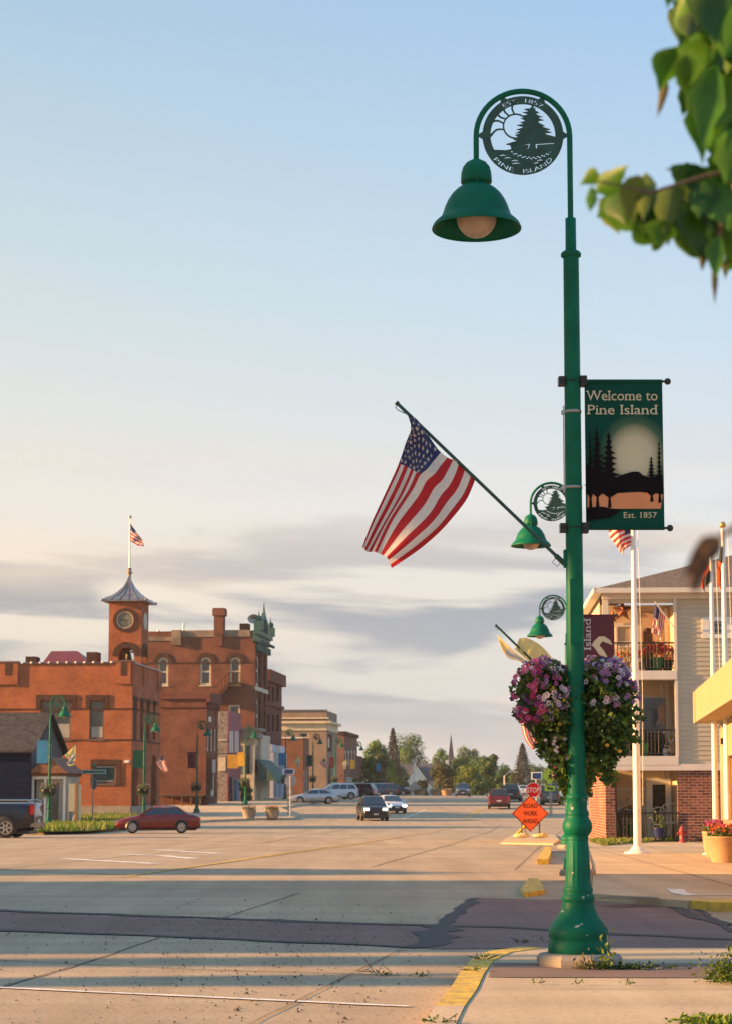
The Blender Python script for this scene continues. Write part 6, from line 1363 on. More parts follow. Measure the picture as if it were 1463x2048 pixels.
# round concrete planters
TERR = M('buff concrete', (.42, .26, .15), .85, var=.12, scale=6, bump=.2)
def planter(x, y, r_, h_, label, cols, seed, name='planter', zoff=.11, grp='round concrete planters with flowers', pm=None):
    t = empty(name, (x, y, zg(y) + zoff), 0, label, 'planter', grp); MB().lathe([(r_ * .74, 0), (r_ * .80, h_ * .12), (r_ * .88, h_ * .34), (r_ * .90, h_ * .36), (r_, h_ * .95), (r_ * 1.03, h_ * .96), (r_ * 1.03, h_), (r_ * .92, h_), (r_ * .9, h_ * .9), (0, h_ * .88)], (0, 0, 0), 32).build('bowl', pm or TERR, t)
    rg = np.random.default_rng(seed); n = 500; a = rg.uniform(0, 6.28, n); rr = r_ * .95 * np.sqrt(rg.uniform(0, 1, n)); P = np.stack([rr * np.cos(a), rr * np.sin(a), h_ + rg.uniform(-.02, .18, n)], 1)
    leaf_obj('foliage', [(quads(P, rg.uniform(.05, .10, n), None, seed), rg.choice(3, n))], LEAF, t)
    fm = MB(); fp = random.Random(seed)
    for k in range(90):
        a = fp.uniform(0, 6.28); q = r_ * fp.uniform(.1, 1.02); flowers(fm, (q * math.cos(a), q * math.sin(a), h_ + fp.uniform(.08, .26)), (fp.uniform(-.5, .5), -1, .6), .04, fp.choice(cols), fp)
    fm.build('blossoms', PET + [M('petal orange', (.62, .16, .03), .6, trans=.3)], t, fix=False); return t
p = at(1452, 1700, 42.5); planter(p.x, 42.5, .43, .56, 'wide buff planter with orange flowers at the right edge', [7, 7, 7, 1], 3)
p = at(1429, 1690, 46.5); planter(p.x, 46.5, .30, .60, 'narrow buff planter with pink flowers behind the wide one', [1, 6, 6, 2], 4)
for px, py, cols, l in ((497, 1637, [4, 0, 3], 'grey round planter with yellow and white flowers on the far left corner'), (544, 1637, [6, 6, 4], 'grey round planter with crimson flowers on the far left corner')):
    x, y = gnd(px, py, .15); planter(x, y + .8, .50, .60, l, cols, px, zoff=.15, pm=mt['stone'])
for i, (px, py, Y) in enumerate(((870, 1600, 305), (893, 1600, 308), (838, 1600, 300), (812, 1600, 298))):
    x = at(px, py, Y).x; planter(x, Y, .9, .8, ['brown planter bowl right of the white post by the garden wall', 'second brown planter bowl before the garden wall', 'planter with bright green plants before the garden wall', 'leftmost planter before the garden wall'][i], [4, 0], 50 + i, zoff=0)
# hydrant
p = at(1363, 1675, 62.6); t = empty('fire_hydrant', (p.x, 62.6, .1), 0, 'red fire hydrant on the grass by the brick wall', 'hydrant'); t.scale = (.78, .78, .9)
HR = M('hydrant red', (.38, .05, .035), .5, var=.15)
MB().lathe([(.16, 0), (.16, .04), (.11, .05), (.11, .38), (.135, .39), (.135, .43), (.11, .44), (.10, .50), (.05, .56), (.03, .60), (0, .60)], (0, 0, 0), 16).build('body', HR, t)
for s in (-1, 1): MB().tube([(0, 0, .32), (s * .20, 0, .32)], .055, 8).build('cap', HR, t)
MB().tube([(0, 0, .30), (0, -.18, .30)], .07, 8).build('cap', HR, t)
# porch things
def loc_apt(px, py, yl): x, z = APT.F(px, py, yl); q = APT.o + APT.n * x + APT.u * yl; return (q.x, q.y, APT.o.z + z)
def chair(px, py, yl, mat_, label, s=1.0, rz=0):
    l = loc_apt(px, py, yl); t = empty('patio_chair', l, rz, label, 'chair')
    MB().box(-.28 * s, .28 * s, -.26, .24, .36 * s, .41 * s).build('seat', mat_, t)
    m = MB(); A = [( .30 * s * math.sin(a), .26, (.41 + .02) * s + .52 * s * (1 - (1 - math.cos(a)) * .5)) for a in [q * math.pi / 8 - math.pi / 2 for q in range(9)]]
    m.tube([(-.3 * s, .24, .4 * s)] + A + [(.3 * s, .24, .4 * s)], .022, 6)
    for k in range(5): x = (-.2 + .1 * k) * s; m.tube([(x, .25, .41 * s), (x, .27, .86 * s)], .014, 5)
    m.build('backrest', mat_, t)
    for sx_ in (-1, 1):
        for sy_ in (-.24, .22): MB().tube([(sx_ * .26 * s, sy_, 0), (sx_ * .25 * s, sy_, .37 * s)], .022, 6).build('leg', mat_, t)
        MB().tube([(sx_ * .29 * s, .24, .62 * s), (sx_ * .31 * s, -.24, .60 * s), (sx_ * .27 * s, -.25, .36 * s)], .02, 6).build('armrest', mat_, t)
chair(1320, 1672, 1.0, M('white wicker', (.60, .57, .50), .6), 'white garden chair on the ground floor porch, left of its twin'); chair(1343, 1672, .9, M('pale wicker', (.55, .50, .42), .6), 'tall pale garden chair on the porch beside the brick wall', 1.15)
chair(1338, 1340, 1.2, M('red plastic', (.50, .03, .02), .4), 'bright red chair on the top balcony behind the flowers', 1.0); chair(1256, 1672, 1.2, M('brown wood', (.16, .07, .03), .6), 'brown wooden chair behind the left end of the porch railing')
def potted(px, py, yl, label, cols, seed, s=1.0, pot=None, n=160, nf=26, tall=.3):
    l = loc_apt(px, py, yl); t = empty('potted_plant', l, 0, label, 'plant pot'); MB().lathe([(.13 * s, 0), (.19 * s, .3 * s), (.20 * s, .33 * s), (.17 * s, .33 * s), (0, .30 * s)], (0, 0, 0), 14).build('pot', pot or TERR, t)
    rg = np.random.default_rng(seed); P = rg.normal(size=(n, 3)) * [.15 * s, .10 * s, tall * .4 * s] + [0, 0, .33 * s + tall * .6 * s]; leaf_obj('foliage', [(quads(P, rg.uniform(.05, .1, n), None, seed), rg.choice(3, n))], LEAF, t)
    if nf:
        fm = MB(); fp = random.Random(seed)
        for k in range(nf): flowers(fm, (fp.gauss(0, .16 * s), -.12 + fp.gauss(0, .04), .40 * s + tall * .6 * s + fp.gauss(0, .10)), (fp.uniform(-.5, .5), -1, .3), .045, fp.choice(cols), fp)
        fm.build('blossoms', PET + [M('geranium red', (.55, .02, .02), .6, trans=.2)], t, fix=False)
gp = M('green pot', (.05, .16, .05), .6)
potted(1313, 1341, .5, 'green pot of red geraniums in the middle of the top balcony', [7], 61, 1.3, gp, 260, 60); potted(1294, 1341, .5, 'dark pot of red geraniums left of the green pot', [7], 62, 1.1, mt['black'], 200, 45); potted(1334, 1341, .5, 'dark pot of red geraniums right of the green pot', [7], 63, 1.1, mt['black'], 200, 40)
potted(1277, 1341, .6, 'small pot with orange flowers behind the near flagpole', [7, 4], 64, .9, None, 120, 26); potted(1250, 1341, .6, 'pot with yellow and red flowers at the left of the top balcony', [4, 7], 65, .9, None, 120, 20)
potted(1245, 1511, .6, 'terracotta pot with a wispy plant on the middle balcony', [7], 66, 1.1, M('terracotta', (.35, .10, .05), .8), 160, 0, .6); potted(1283, 1511, .7, 'bright green tub on the middle balcony beside the flagpole', [4], 67, 1.2, M('bright green tub', (.06, .30, .06), .5), 20, 0, .1)
potted(1344, 1511, .5, 'pot with white flowers at the right of the middle balcony', [0, 4], 68, .9, None, 120, 16); potted(1316, 1674, -.3, 'small blue pot with grasses in front of the porch railing', [4], 69, .9, M('blue pot', (.02, .03, .12), .4), 90, 0, .4); potted(1330, 1511, .5, 'small white pot on the middle balcony floor', [0], 70, .6, mt['white'], 60, 8)
potted(1265, 1674, 1.0, 'green leafy pot behind the porch railing, left of the flagpole', [4], 71, 1.2, gp, 160, 0, .6)
l = loc_apt(1294, 1270, 1.6); t = MB().box(-.16, .16, -.04, .04, -.9, .15).ball((0, -.02, .15), .16, 10, 0, (1, .3, .6)).build('door_hanging', M('dark quilt', (.06, .03, .02), .9, var=.5, scale=8)); t.location = l; tag(t, 'dark patterned hanging beside the top balcony door', 'door hanging')
l = loc_apt(1320, 1404, .7); t = empty('wind_chime', l, 0, 'copper wind chime hanging above the middle balcony', 'wind chime'); cc = M('copper', (.45, .16, .07), .35, .8)
MB().lathe([(.0, .0), (.09, .0), (.09, .02), (0, .02)], (0, 0, -.15), 10).tube([(0, 0, -.13), (0, 0, .20)], .006, 4).build('top_plate', cc, t)
for k in range(5): a = k * 1.257; MB().tube([(.07 * math.cos(a), .07 * math.sin(a), -.15), (.07 * math.cos(a), .07 * math.sin(a), -.55 - .06 * k)], .014, 6).build('tube', cc, t)
# lawn
lw2 = pxp([(1205, 1692), (1300, 1684), (1423, 1673), (1425, 1655), (1300, 1660), (1210, 1680)], .11)
lw2 = [(lw2[0][0], lw2[0][1]), (lw2[1][0], lw2[1][1]), (lw2[2][0], lw2[2][1]), (lw2[2][0] + .6, 64.2), (lw2[0][0] + .35, 64.4)]
sheet('lawn', lw2, mt['grass'], .118)
def grass_tufts(name, poly_pts, n, h0, h1, label, seed, mats, kind='stuff', z=None, wd=.012, cat='grass'):
    rg = np.random.default_rng(seed); out = []; V = np.zeros((n * 4, 3)); k = 0
    xs_, ys_ = [p[0] for p in poly_pts], [p[1] for p in poly_pts]
    def ins(x, y):
        c = False
        for (x0, y0), (x1, y1) in zip(poly_pts, poly_pts[1:] + poly_pts[:1]):
            if (y0 > y) != (y1 > y) and x < (x1 - x0) * (y - y0) / (y1 - y0) + x0: c = not c
        return c
    while k < n:
        x, y = rg.uniform(min(xs_), max(xs_)), rg.uniform(min(ys_), max(ys_))
        if not ins(x, y): continue
        zz = zg(y) + (z if z is not None else .12); a = rg.uniform(0, 6.28); h_ = rg.uniform(h0, h1); lx, ly = rg.normal(0, .35, 2) * h_; w_ = wd * rg.uniform(.7, 1.3); c, s = math.cos(a) * w_, math.sin(a) * w_
        V[4 * k:4 * k + 4] = [(x - c, y - s, zz), (x + c, y + s, zz), (x + lx + c * .3, y + ly + s * .3, zz + h_), (x + lx - c * .3, y + ly - s * .3, zz + h_)]; k += 1
    o = leaf_obj(name, [(V, rg.choice(len(mats), n))], mats); return tag(o, label, cat, kind=kind)
GR = [M('grass blade', (.10, .19, .015), .7, var=.3, trans=.4), M('grass blade light', (.20, .26, .03), .7, var=.3, trans=.4), M('dry grass', (.28, .24, .09), .8, var=.3, trans=.3)]
grass_tufts('lawn_grass', lw2, 9000, .05, .16, 'strip of bright grass along the apartment porch', 5, GR, wd=.02)
lg = pxp([(60, 1664), (170, 1662), (255, 1655), (330, 1648), (300, 1636), (200, 1632), (100, 1640), (60, 1648)], .15)
sheet('lawn', lg, mt['grass'], .155)
grass_tufts('verge_grass', lg, 12000, .08, .42, 'rough green and dry grass in front of the city hall', 6, [GR[0], GR[0], LEAF[1], GR[1], GR[2]], z=.15, wd=.04)

# ------------------------------------------------------------------ trees
TM = {'dark': [M('crown dark', c, .7, var=.35, trans=.25, scale=.5) for c in ((.040, .095, .022), (.062, .130, .028), (.090, .165, .034))], 'mid': [M('crown mid', c, .7, var=.35, trans=.3, scale=.5) for c in ((.060, .130, .022), (.092, .175, .028), (.135, .220, .036))],
      'lime': [M('crown lime', c, .7, var=.3, trans=.35, scale=.5) for c in ((.10, .16, .018), (.15, .21, .022), (.22, .26, .03))], 'olive': [M('crown olive', c, .7, var=.3, trans=.3, scale=.5) for c in ((.060, .078, .022), (.088, .098, .028), (.12, .12, .035))],
      'fir': [M('crown fir', c, .75, var=.3, trans=.1, scale=.5) for c in ((.030, .038, .030), (.045, .052, .038), (.06, .062, .045))]}
def tree(px0, px1, pt, pb, Y, kind, label, seed, n=3800, conifer_=False, zc0=.10, cat='tree', name='tree', loc=None, dims=None, leaf=None):
    if loc: x, z0, wd, h_ = loc[0], loc[2], dims[0], dims[1]
    else:
        a, b = at(px0, pt, Y), at(px1, pb, Y); x = (a.x + b.x) / 2; wd = b.x - a.x; z0 = min(zg(Y), b.z); h_ = at((px0 + px1) / 2, pt, Y).z - z0
    t = empty(name, (x, Y, z0), seed * 1.3, label, cat); rg = np.random.default_rng(seed)
    r0 = h_ * .022; zc_ = h_ * zc0; n = int(n * 1.7)
    m = MB().tube([(0, 0, -.5), (0, 0, h_ * .25), (.1, 0, h_ * .6), (0, 0, h_ * .95)], [r0 * 1.3, r0, r0 * .6, r0 * .1], 8)
    if not conifer_:
        for k in range(7): a = k * 2.4; m.tube([(0, 0, h_ * (.22 + .05 * k)), (math.cos(a) * wd * .18, math.sin(a) * wd * .18, h_ * (.38 + .05 * k)), (math.cos(a) * wd * .34, math.sin(a) * wd * .34, h_ * (.48 + .055 * k))], [r0 * .5, r0 * .35, r0 * .08], 6)
    m.build('trunk', mt['bark'], t)
    ls = leaf or max(.28, .02 * h_)
    if conifer_:
        P = []; n = int(n * 1.5)
        tt = rg.uniform(0, 1, n) ** .75; lay = np.floor(tt * 22) / 22; f = (tt - lay) * 22
        rad = wd / 2 * (.05 + .95 * tt ** .8) * (.60 + .40 * f) * rg.uniform(.3, 1.05, n) ** .5; a = rg.uniform(0, 6.28, n); rad *= 1 + .18 * np.sin(a * 5 + lay * 37)
        P = np.stack([rad * np.cos(a), rad * np.sin(a), h_ * (1 - .93 * tt) - rad * .12], 1)
        g_ = [(quads(P, rg.uniform(.7, 1.4, n) * ls, None, seed, .4), rg.choice(3, n))]
    else:
        g_ = []; nl = 15
        for k in range(nl):
            a = k * 2.399 + seed; u = (k + .5) / nl; zz = zc_ + (h_ - zc_) * (.12 + .74 * u); env = math.sin(math.pi * min(1, .18 + .72 * u)) ** .6; rr = wd / 2 * .74 * env * (1 if k % 3 else .35)
            s = wd * rg.uniform(.20, .30); c = np.array([rr * math.cos(a), rr * math.sin(a), min(zz, h_ - s * .8)])
            k_ = n // nl; d = rg.normal(size=(k_, 3)); d /= np.linalg.norm(d, axis=1, keepdims=True); q = d * s * rg.uniform(.45, 1.08, (k_, 1)) ** .6; q *= 1 + .22 * np.sin(d[:, :1] * 6 + k) * np.cos(d[:, 2:] * 7)
            q[:, 2] *= .85; base_m = rg.choice(3, p=[.35, .4, .25]); mi = np.where(rg.uniform(0, 1, k_) < .6, base_m, rg.choice(3, k_))
            g_.append((quads(c + q, rg.uniform(.7, 1.4, k_) * ls, d, seed + k, .7), mi))
    leaf_obj('crown', g_, TM[kind], t); return t
G = 'far'
tree(727, 782, 1472, 1597, 332, 'mid', 'broad mid green tree at the left end of the far tree line', 1)
tree(742, 776, 1500, 1597, 322, 'olive', 'olive leaved tree just in front of the leftmost trees', 2, 2600)
tree(755, 815, 1456, 1597, 345, 'fir', 'thin grey brown spruce rising between two broad trees', 3, 2600, True, name='spruce_tree')
tree(780, 860, 1461, 1560, 420, 'dark', 'big round dark green tree behind the church roof', 4, 5000)
tree(858, 898, 1488, 1560, 430, 'mid', 'lighter tree directly left of the steeple', 5, 2800)
tree(908, 968, 1486, 1575, 425, 'dark', 'wide dark tree directly right of the steeple', 6, 4200)
tree(957, 1000, 1502, 1600, 350, 'dark', 'tall dark tree right of the lime bush', 7, 3600)
tree(910, 960, 1530, 1598, 315, 'lime', 'bright yellow green bush in the middle of the tree line', 8, 3200, name='bush')
tree(858, 914, 1524, 1598, 318, 'olive', 'olive coloured round bush below the steeple', 9, 3200, name='bush')
tree(828, 856, 1560, 1600, 312, 'olive', 'small olive bush before the white church', 10, 1400, name='bush')
tree(940, 975, 1555, 1602, 308, 'dark', 'dark low bush below the lime one', 11, 1400, name='bush')
tree(1012, 1076, 1486, 1600, 370, 'fir', 'tall dark spruce far off above the road work sign', 12, 3000, True, name='spruce_tree')
for i, (a, c, t_, k, l) in enumerate(((992, 1028, 1525, 'dark', 'dark tree behind the light pole'), (1018, 1050, 1532, 'dark', 'dark tree left of the tall spruce'), (1048, 1090, 1524, 'dark', 'dark tree right of the tall spruce'), (1082, 1125, 1528, 'dark', 'dark tree behind the lime pedestrian sign'), (1115, 1160, 1535, 'mid', 'tree behind the near pole at the end of the street'), (775, 815, 1530, 'dark', 'dark tree left of the church roof'), (1150, 1200, 1545, 'dark', 'dark tree beyond the apartment corner'))):
    tree(a, c, t_, 1602, 395 - i * 6, k, l, 20 + i, 2400)
for i, (a, c, t_, b_, Y, k, l) in enumerate(((722, 752, 1505, 1600, 300, 'mid', 'green tree against the last dark brick shop'), (795, 830, 1490, 1565, 415, 'mid', 'mid green tree left of the big round one'), (880, 905, 1500, 1560, 428, 'mid', 'green tree directly behind the steeple'), (895, 935, 1505, 1600, 360, 'dark', 'dark tree behind the lime bush, left side'), (935, 985, 1510, 1600, 372, 'mid', 'green tree behind the lime bush, right side'), (745, 800, 1520, 1600, 338, 'mid', 'low broad tree at the foot of the thin spruce'), (985, 1012, 1540, 1600, 345, 'dark', 'low dark tree left of the light pole'))):
    tree(a, c, t_, b_, Y, k, l, 70 + i, 2200)
# unseen trees added off the left edge to shade the near lamp and road
for i, (x, y, wd, h_) in enumerate(((-23, 14.6, 4.2, 16), (-34, 16.0, 3.6, 19), (-26, 38.5, 3.6, 6.5))):
    tree(0, 0, 0, 0, y, 'mid', ['tall street tree outside the left edge of the view', 'second street tree outside the left edge of the view', 'small street tree outside the left edge, by the corner shop'][i], 40 + i, 2600, zc0=[.56, .62, .3][i], loc=(x, y, 0), dims=(wd, h_), leaf=.42)

# ------------------------------------------------------------------ foreground branch (top right), its tree stands beside the camera
BL = [M('near leaf dark', (.030, .100, .008), .5, var=.3, trans=.4, scale=12), M('near leaf green', (.065, .19, .010), .45, var=.3, trans=.5, scale=12), M('near leaf yellow green', (.11, .17, .03), .5, var=.25, trans=.4, scale=12), M('withered leaf', (.075, .075, .035), .7, var=.35, scale=12, trans=.2)]
tY = 3.6; t = empty('shade_tree', (2.3, 3.9, .15), 0, 'out of focus leafy branch hanging in from the right beside the camera', 'tree')
tl = Vector(t.location)
NK = .72
rr_ = random.Random(5)
def nearp(px, py, d): return at(px, py, d * NK) - tl
MB().tube([(0, 0, -.1), (.02, 0, 1.2), (-.05, 0, 2.4), (0, .1, 4.2)], [.13, .11, .09, .04], 12).build('trunk', mt['bark'], t)
br = MB()
def limb(pts, r0): br.tube(pts, [r0 * (1 - .8 * i / (len(pts) - 1)) for i in range(len(pts))], 6)
limb([(0, 0, 2.0), (-.6, -.1, 2.35), nearp(1500, 330, 3.5), nearp(1400, 355, 3.5), nearp(1300, 385, 3.45), nearp(1195, 362, 3.4)], .006)
limb([(0, 0, 2.3), (-.7, -.1, 2.8), nearp(1520, 90, 3.6), nearp(1420, 100, 3.6), nearp(1330, 110, 3.6)], .006)
limb([(0, 0, 2.6), (-.6, -.1, 3.3), nearp(1480, -60, 3.7), nearp(1400, -20, 3.7)], .025)
limb([nearp(1500, 330, 3.5), nearp(1445, 420, 3.5), nearp(1430, 520, 3.5)], .010)
br.build('branch', mt['bark'], t)
lf = MB()
def big_leaf(px, py, px2, py2, wpx, d, m, curl=.25, roll=0.0, dd=0.0):
    """from stalk (px,py) to tip (px2,py2); width in photo pixels at depth d"""
    A, B = nearp(px, py, d), nearp(px2, py2, d + dd); ax = B - A; Ln = ax.length; ax.normalize(); view = Vector((0, 1, 0)); sd = ax.cross(view).normalized(); up = sd.cross(ax)
    sd2 = (sd * math.cos(roll) + up * math.sin(roll)).normalized(); up2 = sd2.cross(ax); hw_ = wpx / F * d * NK / 2
    prof_ = [(0, .06), (.08, .55), (.22, .95), (.38, 1.0), (.55, .82), (.72, .50), (.86, .20), (.94, .07), (1, .01)]; vs = []
    for s_, w_ in prof_:
        w_ = w_ * rr_.uniform(.82, 1.12)
        c = A + ax * (Ln * s_) + up2 * (curl * Ln * (s_ * (1 - s_)) * 1.2)
        vs += [c - sd2 * hw_ * w_ + up2 * hw_ * w_ * .45, c, c + sd2 * hw_ * w_ + up2 * hw_ * w_ * .45]
    lf.add(vs, [(i * 3 + j, i * 3 + j + 1, (i + 1) * 3 + j + 1, (i + 1) * 3 + j) for i in range(len(prof_) - 1) for j in (0, 1)], m, True)
LV_ = [ # stalk, tip, width, material
 (1195, 345, 1157, 370, 26, 1), (1190, 385, 1256, 328, 34, 1), (1182, 372, 1178, 425, 16, 1), (1200, 395, 1238, 470, 28, 2), (1215, 375, 1292, 470, 70, 1), (1240, 365, 1250, 452, 60, 0), (1275, 350, 1262, 450, 44, 2), (1290, 345, 1285, 445, 30, 2),
 (1310, 380, 1290, 480, 60, 0), (1330, 375, 1335, 492, 60, 0), (1345, 370, 1325, 470, 44, 2), (1365, 365, 1340, 468, 52, 2), (1330, 440, 1315, 492, 50, 1), (1270, 440, 1330, 490, 40, 1), (1300, 460, 1345, 470, 50, 0),
 (1420, 350, 1328, 338, 40, 0), (1410, 360, 1395, 440, 46, 0), (1385, 400, 1405, 525, 60, 0), (1400, 440, 1440, 530, 60, 1), (1360, 450, 1405, 525, 46, 1), (1425, 450, 1408, 530, 26, 2), (1440, 470, 1432, 560, 30, 1), (1470, 430, 1425, 500, 90, 1), (1480, 380, 1410, 430, 90, 1), (1480, 500, 1450, 545, 40, 1),
 (1410, 130, 1318, 100, 66, 1), (1350, 95, 1316, 185, 42, 1), (1330, 150, 1312, 238, 14, 3), (1370, 110, 1372, 180, 40, 1), (1400, 110, 1388, 220, 70, 1), (1430, 130, 1400, 300, 60, 1), (1400, 190, 1404, 330, 44, 1), (1410, 220, 1395, 300, 30, 3), (1450, 150, 1430, 260, 80, 1), (1470, 200, 1435, 330, 70, 0), (1475, 250, 1450, 370, 60, 1), (1480, 300, 1415, 290, 50, 1), (1390, 150, 1376, 240, 24, 1),
 (1400, -40, 1350, 30, 60, 1), (1380, -20, 1375, 80, 66, 1), (1420, -30, 1395, 60, 50, 0), (1350, -60, 1332, 18, 26, 1), (1450, -20, 1430, 90, 70, 0), (1480, 10, 1445, 120, 80, 1), (1440, 30, 1400, 110, 50, 1), (1490, 80, 1450, 180, 90, 1), (1385, 20, 1372, 75, 40, 2),
 (1428, 520, 1428, 612, 9, 3), (1450, 520, 1449, 560, 12, 3), (1405, 500, 1402, 545, 10, 3)]
rr_ = random.Random(5)
for (a, b, c, d_, w_, m) in LV_:
    Yd = 3.5 + rr_.uniform(-.08, .12); big_leaf(a, b, c, d_, w_ * 1.45, Yd, m, rr_.uniform(-.25, .35), rr_.uniform(-.5, .5), rr_.uniform(-.05, .05))
ZN = [(1360, 1700, -60, 60), (1385, 1700, 80, 200), (1425, 1700, 190, 330), (1370, 1700, 350, 450), (1400, 1700, 430, 470)]
for k in range(520):
    z_ = ZN[k % 5]; px = rr_.uniform(z_[0], z_[1]) if k % 3 else rr_.uniform(z_[0], 1490); py = rr_.uniform(z_[2], z_[3]) - 30
    a = rr_.uniform(1.0, 2.2); l_ = rr_.uniform(55, 95)
    big_leaf(px, py, px + math.cos(a) * l_ * .6, py + math.sin(a) * l_, rr_.uniform(40, 70), 3.55 + rr_.uniform(0, .5), rr_.choice([0, 0, 1, 1, 1, 2]), rr_.uniform(-.3, .3), rr_.uniform(-.6, .6), rr_.uniform(-.06, .06))
for k in range(700):   # the rest of the crown, beyond the frame
    p = Vector((rr_.uniform(-.9, 1.6), rr_.gauss(0, .5), rr_.uniform(2.2, 4.4)))
    A = tl + p; pxx = CX + F * A.x / max(A.y, .1)
    if A.y < 1 or pxx < 1520: continue
    b_ = CY - (A.z - EYE) / A.y * F
    big_leaf(pxx, b_, pxx + 30, b_ + 80, 60, A.y / NK, rr_.choice([0, 1, 1]), .2, rr_.uniform(-.6, .6))
lf.build('leaves', BL, t, fix=False)
# withered leaf spray, very close and very blurred
tw = empty('withered_twig', at(1470, 1060, 1.4), 0, 'blurred brown withered leaf spray near the right edge, before the brown roof', 'twig'); wl_ = Vector(tw.location)
lf = MB(); tl = wl_
for (a, b, c, d_, w_) in ((1440, 1075, 1385, 1130, 34), (1425, 1080, 1372, 1150, 30), (1415, 1095, 1384, 1170, 36), (1432, 1070, 1400, 1120, 30), (1405, 1110, 1398, 1185, 26)):
    big_leaf(a, b, c - 8, d_ + 12, w_ * 1.2, 1.9, 0, .3, rr_.uniform(-.4, .4))
lf.build('leaves', M('withered brown', (.075, .042, .026), .8, var=.3), tw, fix=False)
MB().tube([at(1560, 1010, 1.6) - wl_, at(1500, 1035, 1.45) - wl_, at(1440, 1072, 1.37) - wl_, at(1405, 1110, 1.37) - wl_], [.006, .004, .002, .001], 5).build('stalk', mt['bark'], tw)
tl = Vector((2.3, 3.9, .15))

# ------------------------------------------------------------------ weeds, gravel, small dirt
def clump(name, x, y, z, n, spread, h_, label, seed, mats=None, sz=(.02, .05), cat='weed'):
    rg = np.random.default_rng(seed); t = empty(name, (x, y, z), 0, label, cat)
    P = rg.normal(size=(n, 3)) * [spread[0], spread[1], h_ * .35]; P[:, 2] = np.abs(P[:, 2]) + .005; st = MB()
    for k in range(min(12, n // 5)): st.tube([(P[k][0] * .3, P[k][1] * .3, 0), tuple(P[k])], .003, 4, caps=False)
    st.build('stem', LEAF[1], t); leaf_obj('leaves', [(quads(P, rg.uniform(*sz, n), None, seed, .5), rg.choice(3, n))], mats or [LEAF[0], LEAF[1], LEAF[2]], t)
zz = .152
clump('weed', X0 + .17, Y0 - .42, zz, 70, (.045, .03), .38, 'upright yellow green weed against the foot of the nearest lamp', 71, [LEAF[2], GR[1], GR[1]], (.03, .055))
clump('weed', X0 + .02, Y0 - .42, zz, 90, (.06, .03), .12, 'low brown dried weed at the foot of the nearest lamp', 72, [GR[2], BL[3], BL[3]])
clump('weed', X0 + .36, Y0 - .42, zz, 170, (.13, .035), .05, 'flat dark green weed trailing right from the nearest lamp', 73, [LEAF[0], LEAF[1], LEAF[0]])
x, y = gnd(1475, 1965, .15); clump('shrub', x, y, zz, 1500, (.11, .12), .26, 'small dense green shrub cut off by the right edge', 74, None, (.02, .045), 'shrub')
x, y = gnd(1450, 2048, .15); clump('grass_tuft', x, y, zz, 900, (.13, .10), .05, 'bright green grass tuft in the bottom right corner', 75, [GR[0], GR[1], GR[0]], (.02, .05), 'grass')
for i, (px, py, l) in enumerate(((768, 1952, 'dry weed tuft in the road joint, left of its pair'), (835, 1954, 'dry weed tuft in the road joint near the kerb'), (965, 1919, 'thin green weed along the top of the yellow kerb'), (945, 1942, 'green weed below it in the yellow kerb crack'), (1040, 1886, 'low green weed at the edge of the red crosswalk'), (1090, 1884, 'feathery dry weed left of the lamp foot'), (880, 2046, 'weed tuft in the kerb crack at the bottom edge'), (1075, 1968, 'tiny weed in the pavement joint, leftmost of three'), (1155, 1970, 'tiny weed in the pavement joint, middle of three'), (1258, 1971, 'tiny weed in the pavement joint, right of three'), (1385, 1812, 'weed where the yellow kerb starts on the right'))):
    h0 = .15 if px > 930 and py > 1900 or py > 2040 else .0; x, y = gnd(px, py, h0); clump('weed', x, y, zg(y) + h0 + .005, 34 if i not in (5, 7, 8, 9) else 14, (.06, .02) if i not in (7, 8, 9) else (.03, .008), .05 if i != 5 else .16, l, 80 + i, [GR[0], GR[2], LEAF[1]], (.015, .035))
o = MB(); x, y = gnd(752, 1950); o.tube([(0, 0, 0), (-.08, 0, .10), (-.10, 0, .14)], .003, 4).tube([(0, 0, 0), (.05, .02, .08), (.13, 0, .01)], .003, 4).tube([(-.02, 0, .02), (-.16, .0, .03)], .003, 4); o = o.build('dry_stalk', mt['bark']); o.location = (x, y, .005); tag(o, 'thin dry forked stalk lying on the road beside the kerb', 'twig')
# gravel on the road
gm_ = MB(); gr_ = random.Random(9)
def stone(x, y, r_):
    z = .004; a0 = gr_.uniform(0, 3); V = [(x + math.cos(a0 + k * 1.57) * r_ * gr_.uniform(.7, 1.2), y + math.sin(a0 + k * 1.57) * r_ * gr_.uniform(.7, 1.2), z) for k in range(4)] + [(x, y, z + r_ * gr_.uniform(.6, 1.1))]
    gm_.add(V, [(0, 1, 4), (1, 2, 4), (2, 3, 4), (3, 0, 4)], gr_.choice([0, 0, 1, 2]))
for k in range(1300):
    px = gr_.choice([gr_.uniform(0, 860), gr_.gauss(560, 200), gr_.gauss(450, 130)]); py = gr_.choice([gr_.uniform(1800, 2048), gr_.gauss(1865, 25), gr_.gauss(1900, 60)])
    if not (-10 < px < 880 and 1780 < py < 2048): continue
    x, y = gnd(px, py)
    if any(x > a - .05 for a, b in K0 if abs(b - y) < 1.0): continue
    stone(x, y, gr_.choice([.006, .008, .010, .014, .02 if k % 9 == 0 else .008]))
tag(gm_.build('gravel', [mt['tar'], mt['stone'], mt['bark']], fix=False), 'loose grit and small stones scattered over the road', 'gravel', kind='stuff')

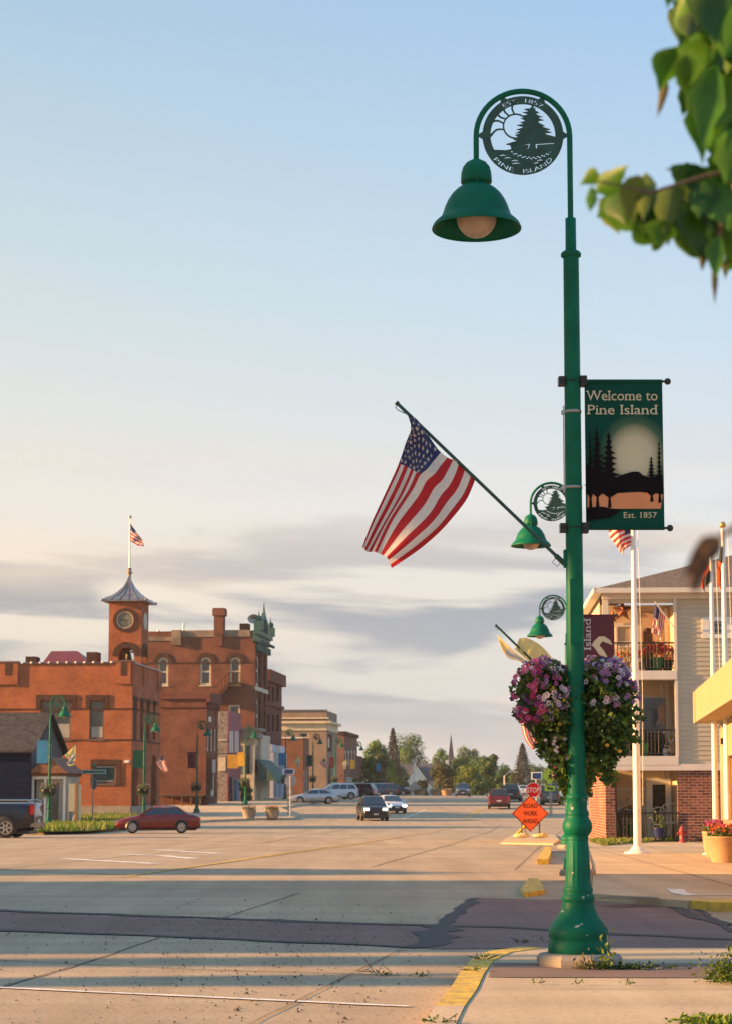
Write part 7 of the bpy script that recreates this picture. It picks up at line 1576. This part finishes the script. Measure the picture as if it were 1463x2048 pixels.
# ------------------------------------------------------------------ odds and ends on the left
p = at(152, 1600, 112); t = empty('post_sign', (p.x, 112, zg(112) + .1), 0, 'sunlit blank white sign board on an orange timber post by the grass', 'sign'); zt_ = at(152, 1566, 112).z - zg(112) - .1
MB().box(-.05, .12, -.06, .06, 0, zt_).build('post', M('orange timber', (.42, .20, .06), .7), t); MB().box(-.05 - .36, -.05, -.05, .0, .7 + .2, zt_ - .05).build('board', mt['cream'], t); MB().box(.17, .30, -.05, .05, .2, zt_ - .1).build('second_post', mt['cream'], t)
MB().add([(-.35, 0, 0), (-.25, 0, 0), (-.02, 0, .7), (-.08, 0, .75)], [(0, 1, 2, 3)]).build('brace', mt['white'], t)
p = at(122, 1600, 113.5); t = empty('covered_trailer', (p.x, 113.5, zg(113) + .1), 0, 'beige covered trailer standing between the navy house and the city hall', 'trailer'); zt_ = at(122, 1575, 113.5).z - zg(113) - .1
MB().lathe([(0, .35), (.62, .35), (.66, .5), (.66, zt_ - .25), (.60, zt_ - .1), (0, zt_ - .05)], (0, 0, 0), 24).build('cover', M('beige tarpaulin', (.36, .28, .22), .8, var=.12, scale=2, bump=.3), t)
MB().lathe([(.0, zt_ - .2), (.69, zt_ - .2), (.62, zt_ - .02), (0, zt_ + .06)], (0, 0, 0), 24).build('lid', M('grey lid', (.16, .19, .22), .5), t); MB().box(-.5, .5, -.5, .5, .05, .35).build('frame', mt['black'], t)
p = at(130, 1560, 113); t = empty('sign_frame', (p.x - .2, 112.6, zg(113) + .1), 0, 'thin cream rail on a post beside the beige trailer', 'rail'); h_ = at(130, 1561, 112.6).z - zg(113) - .1
MB().box(-.8, .55, -.04, .04, h_ - .08, h_).build('rail', mt['cream'], t); MB().box(.47, .55, -.05, .05, 0, h_ - .08).build('post', mt['cream'], t)
# hanging shop signs on the street fronts
for px, py, Y, w_, h_, m, l in ((466, 1523, 184, 1.0, 1.3, 'a', 'orange projecting shop sign beside the pink front'), (421, 1532, 180, .9, 1.2, 'w', 'small white projecting sign by the cream arch'), (526, 1550, 205, 1.6, .8, 'w', 'white projecting sign beyond the green awning'), (552, 1512, 216, 1.0, 2.2, 'w', 'pale scrolled projecting sign on the red brick shop')):
    p = at(px, py, Y); t = empty('shop_sign', p, -TH, l, 'sign'); MB().box(-w_ / 2, w_ / 2, -.08, .08, -h_ / 2, h_ / 2).build('board', M('ochre board', (.55, .30, .03), .6) if m == 'a' else mt['white'], t)
    MB().tube([(-w_ / 2 - 1.2, 0, h_ / 2 + .1), (w_ / 2, 0, h_ / 2 + .1)], .04, 5).build('bracket', mt['black'], t)
# people-free street furniture: bench-like tables under the deck, tall dark shrub by the fourth lamp
tree(480, 502, 1552, 1616, 178, 'dark', 'narrow dark clipped shrub beside the green awning', 61, 900, name='shrub')
tree(519, 531, 1498, 1600, 208, 'dark', 'tall narrow dark ivy-like shrub against the cream storefront', 62, 1400, name='shrub')

# ------------------------------------------------------------------ evening air
m = bpy.data.materials.new('haze'); m.use_nodes = True; nt = m.node_tree; nt.nodes.clear()
o_ = nt.nodes.new('ShaderNodeOutputMaterial'); v_ = nt.nodes.new('ShaderNodeVolumePrincipled'); v_.inputs['Color'].default_value = (.88, .92, 1.0, 1); v_.inputs['Density'].default_value = .00015; v_.inputs['Anisotropy'].default_value = .3
nt.links.new(v_.outputs[0], o_.inputs['Volume'])
hz = MB().box(-3100, 3100, -260, 6100, -8, 32).build('haze', m); tag(hz, 'thin warm evening haze lying over the street and the far trees', 'haze', kind='stuff')
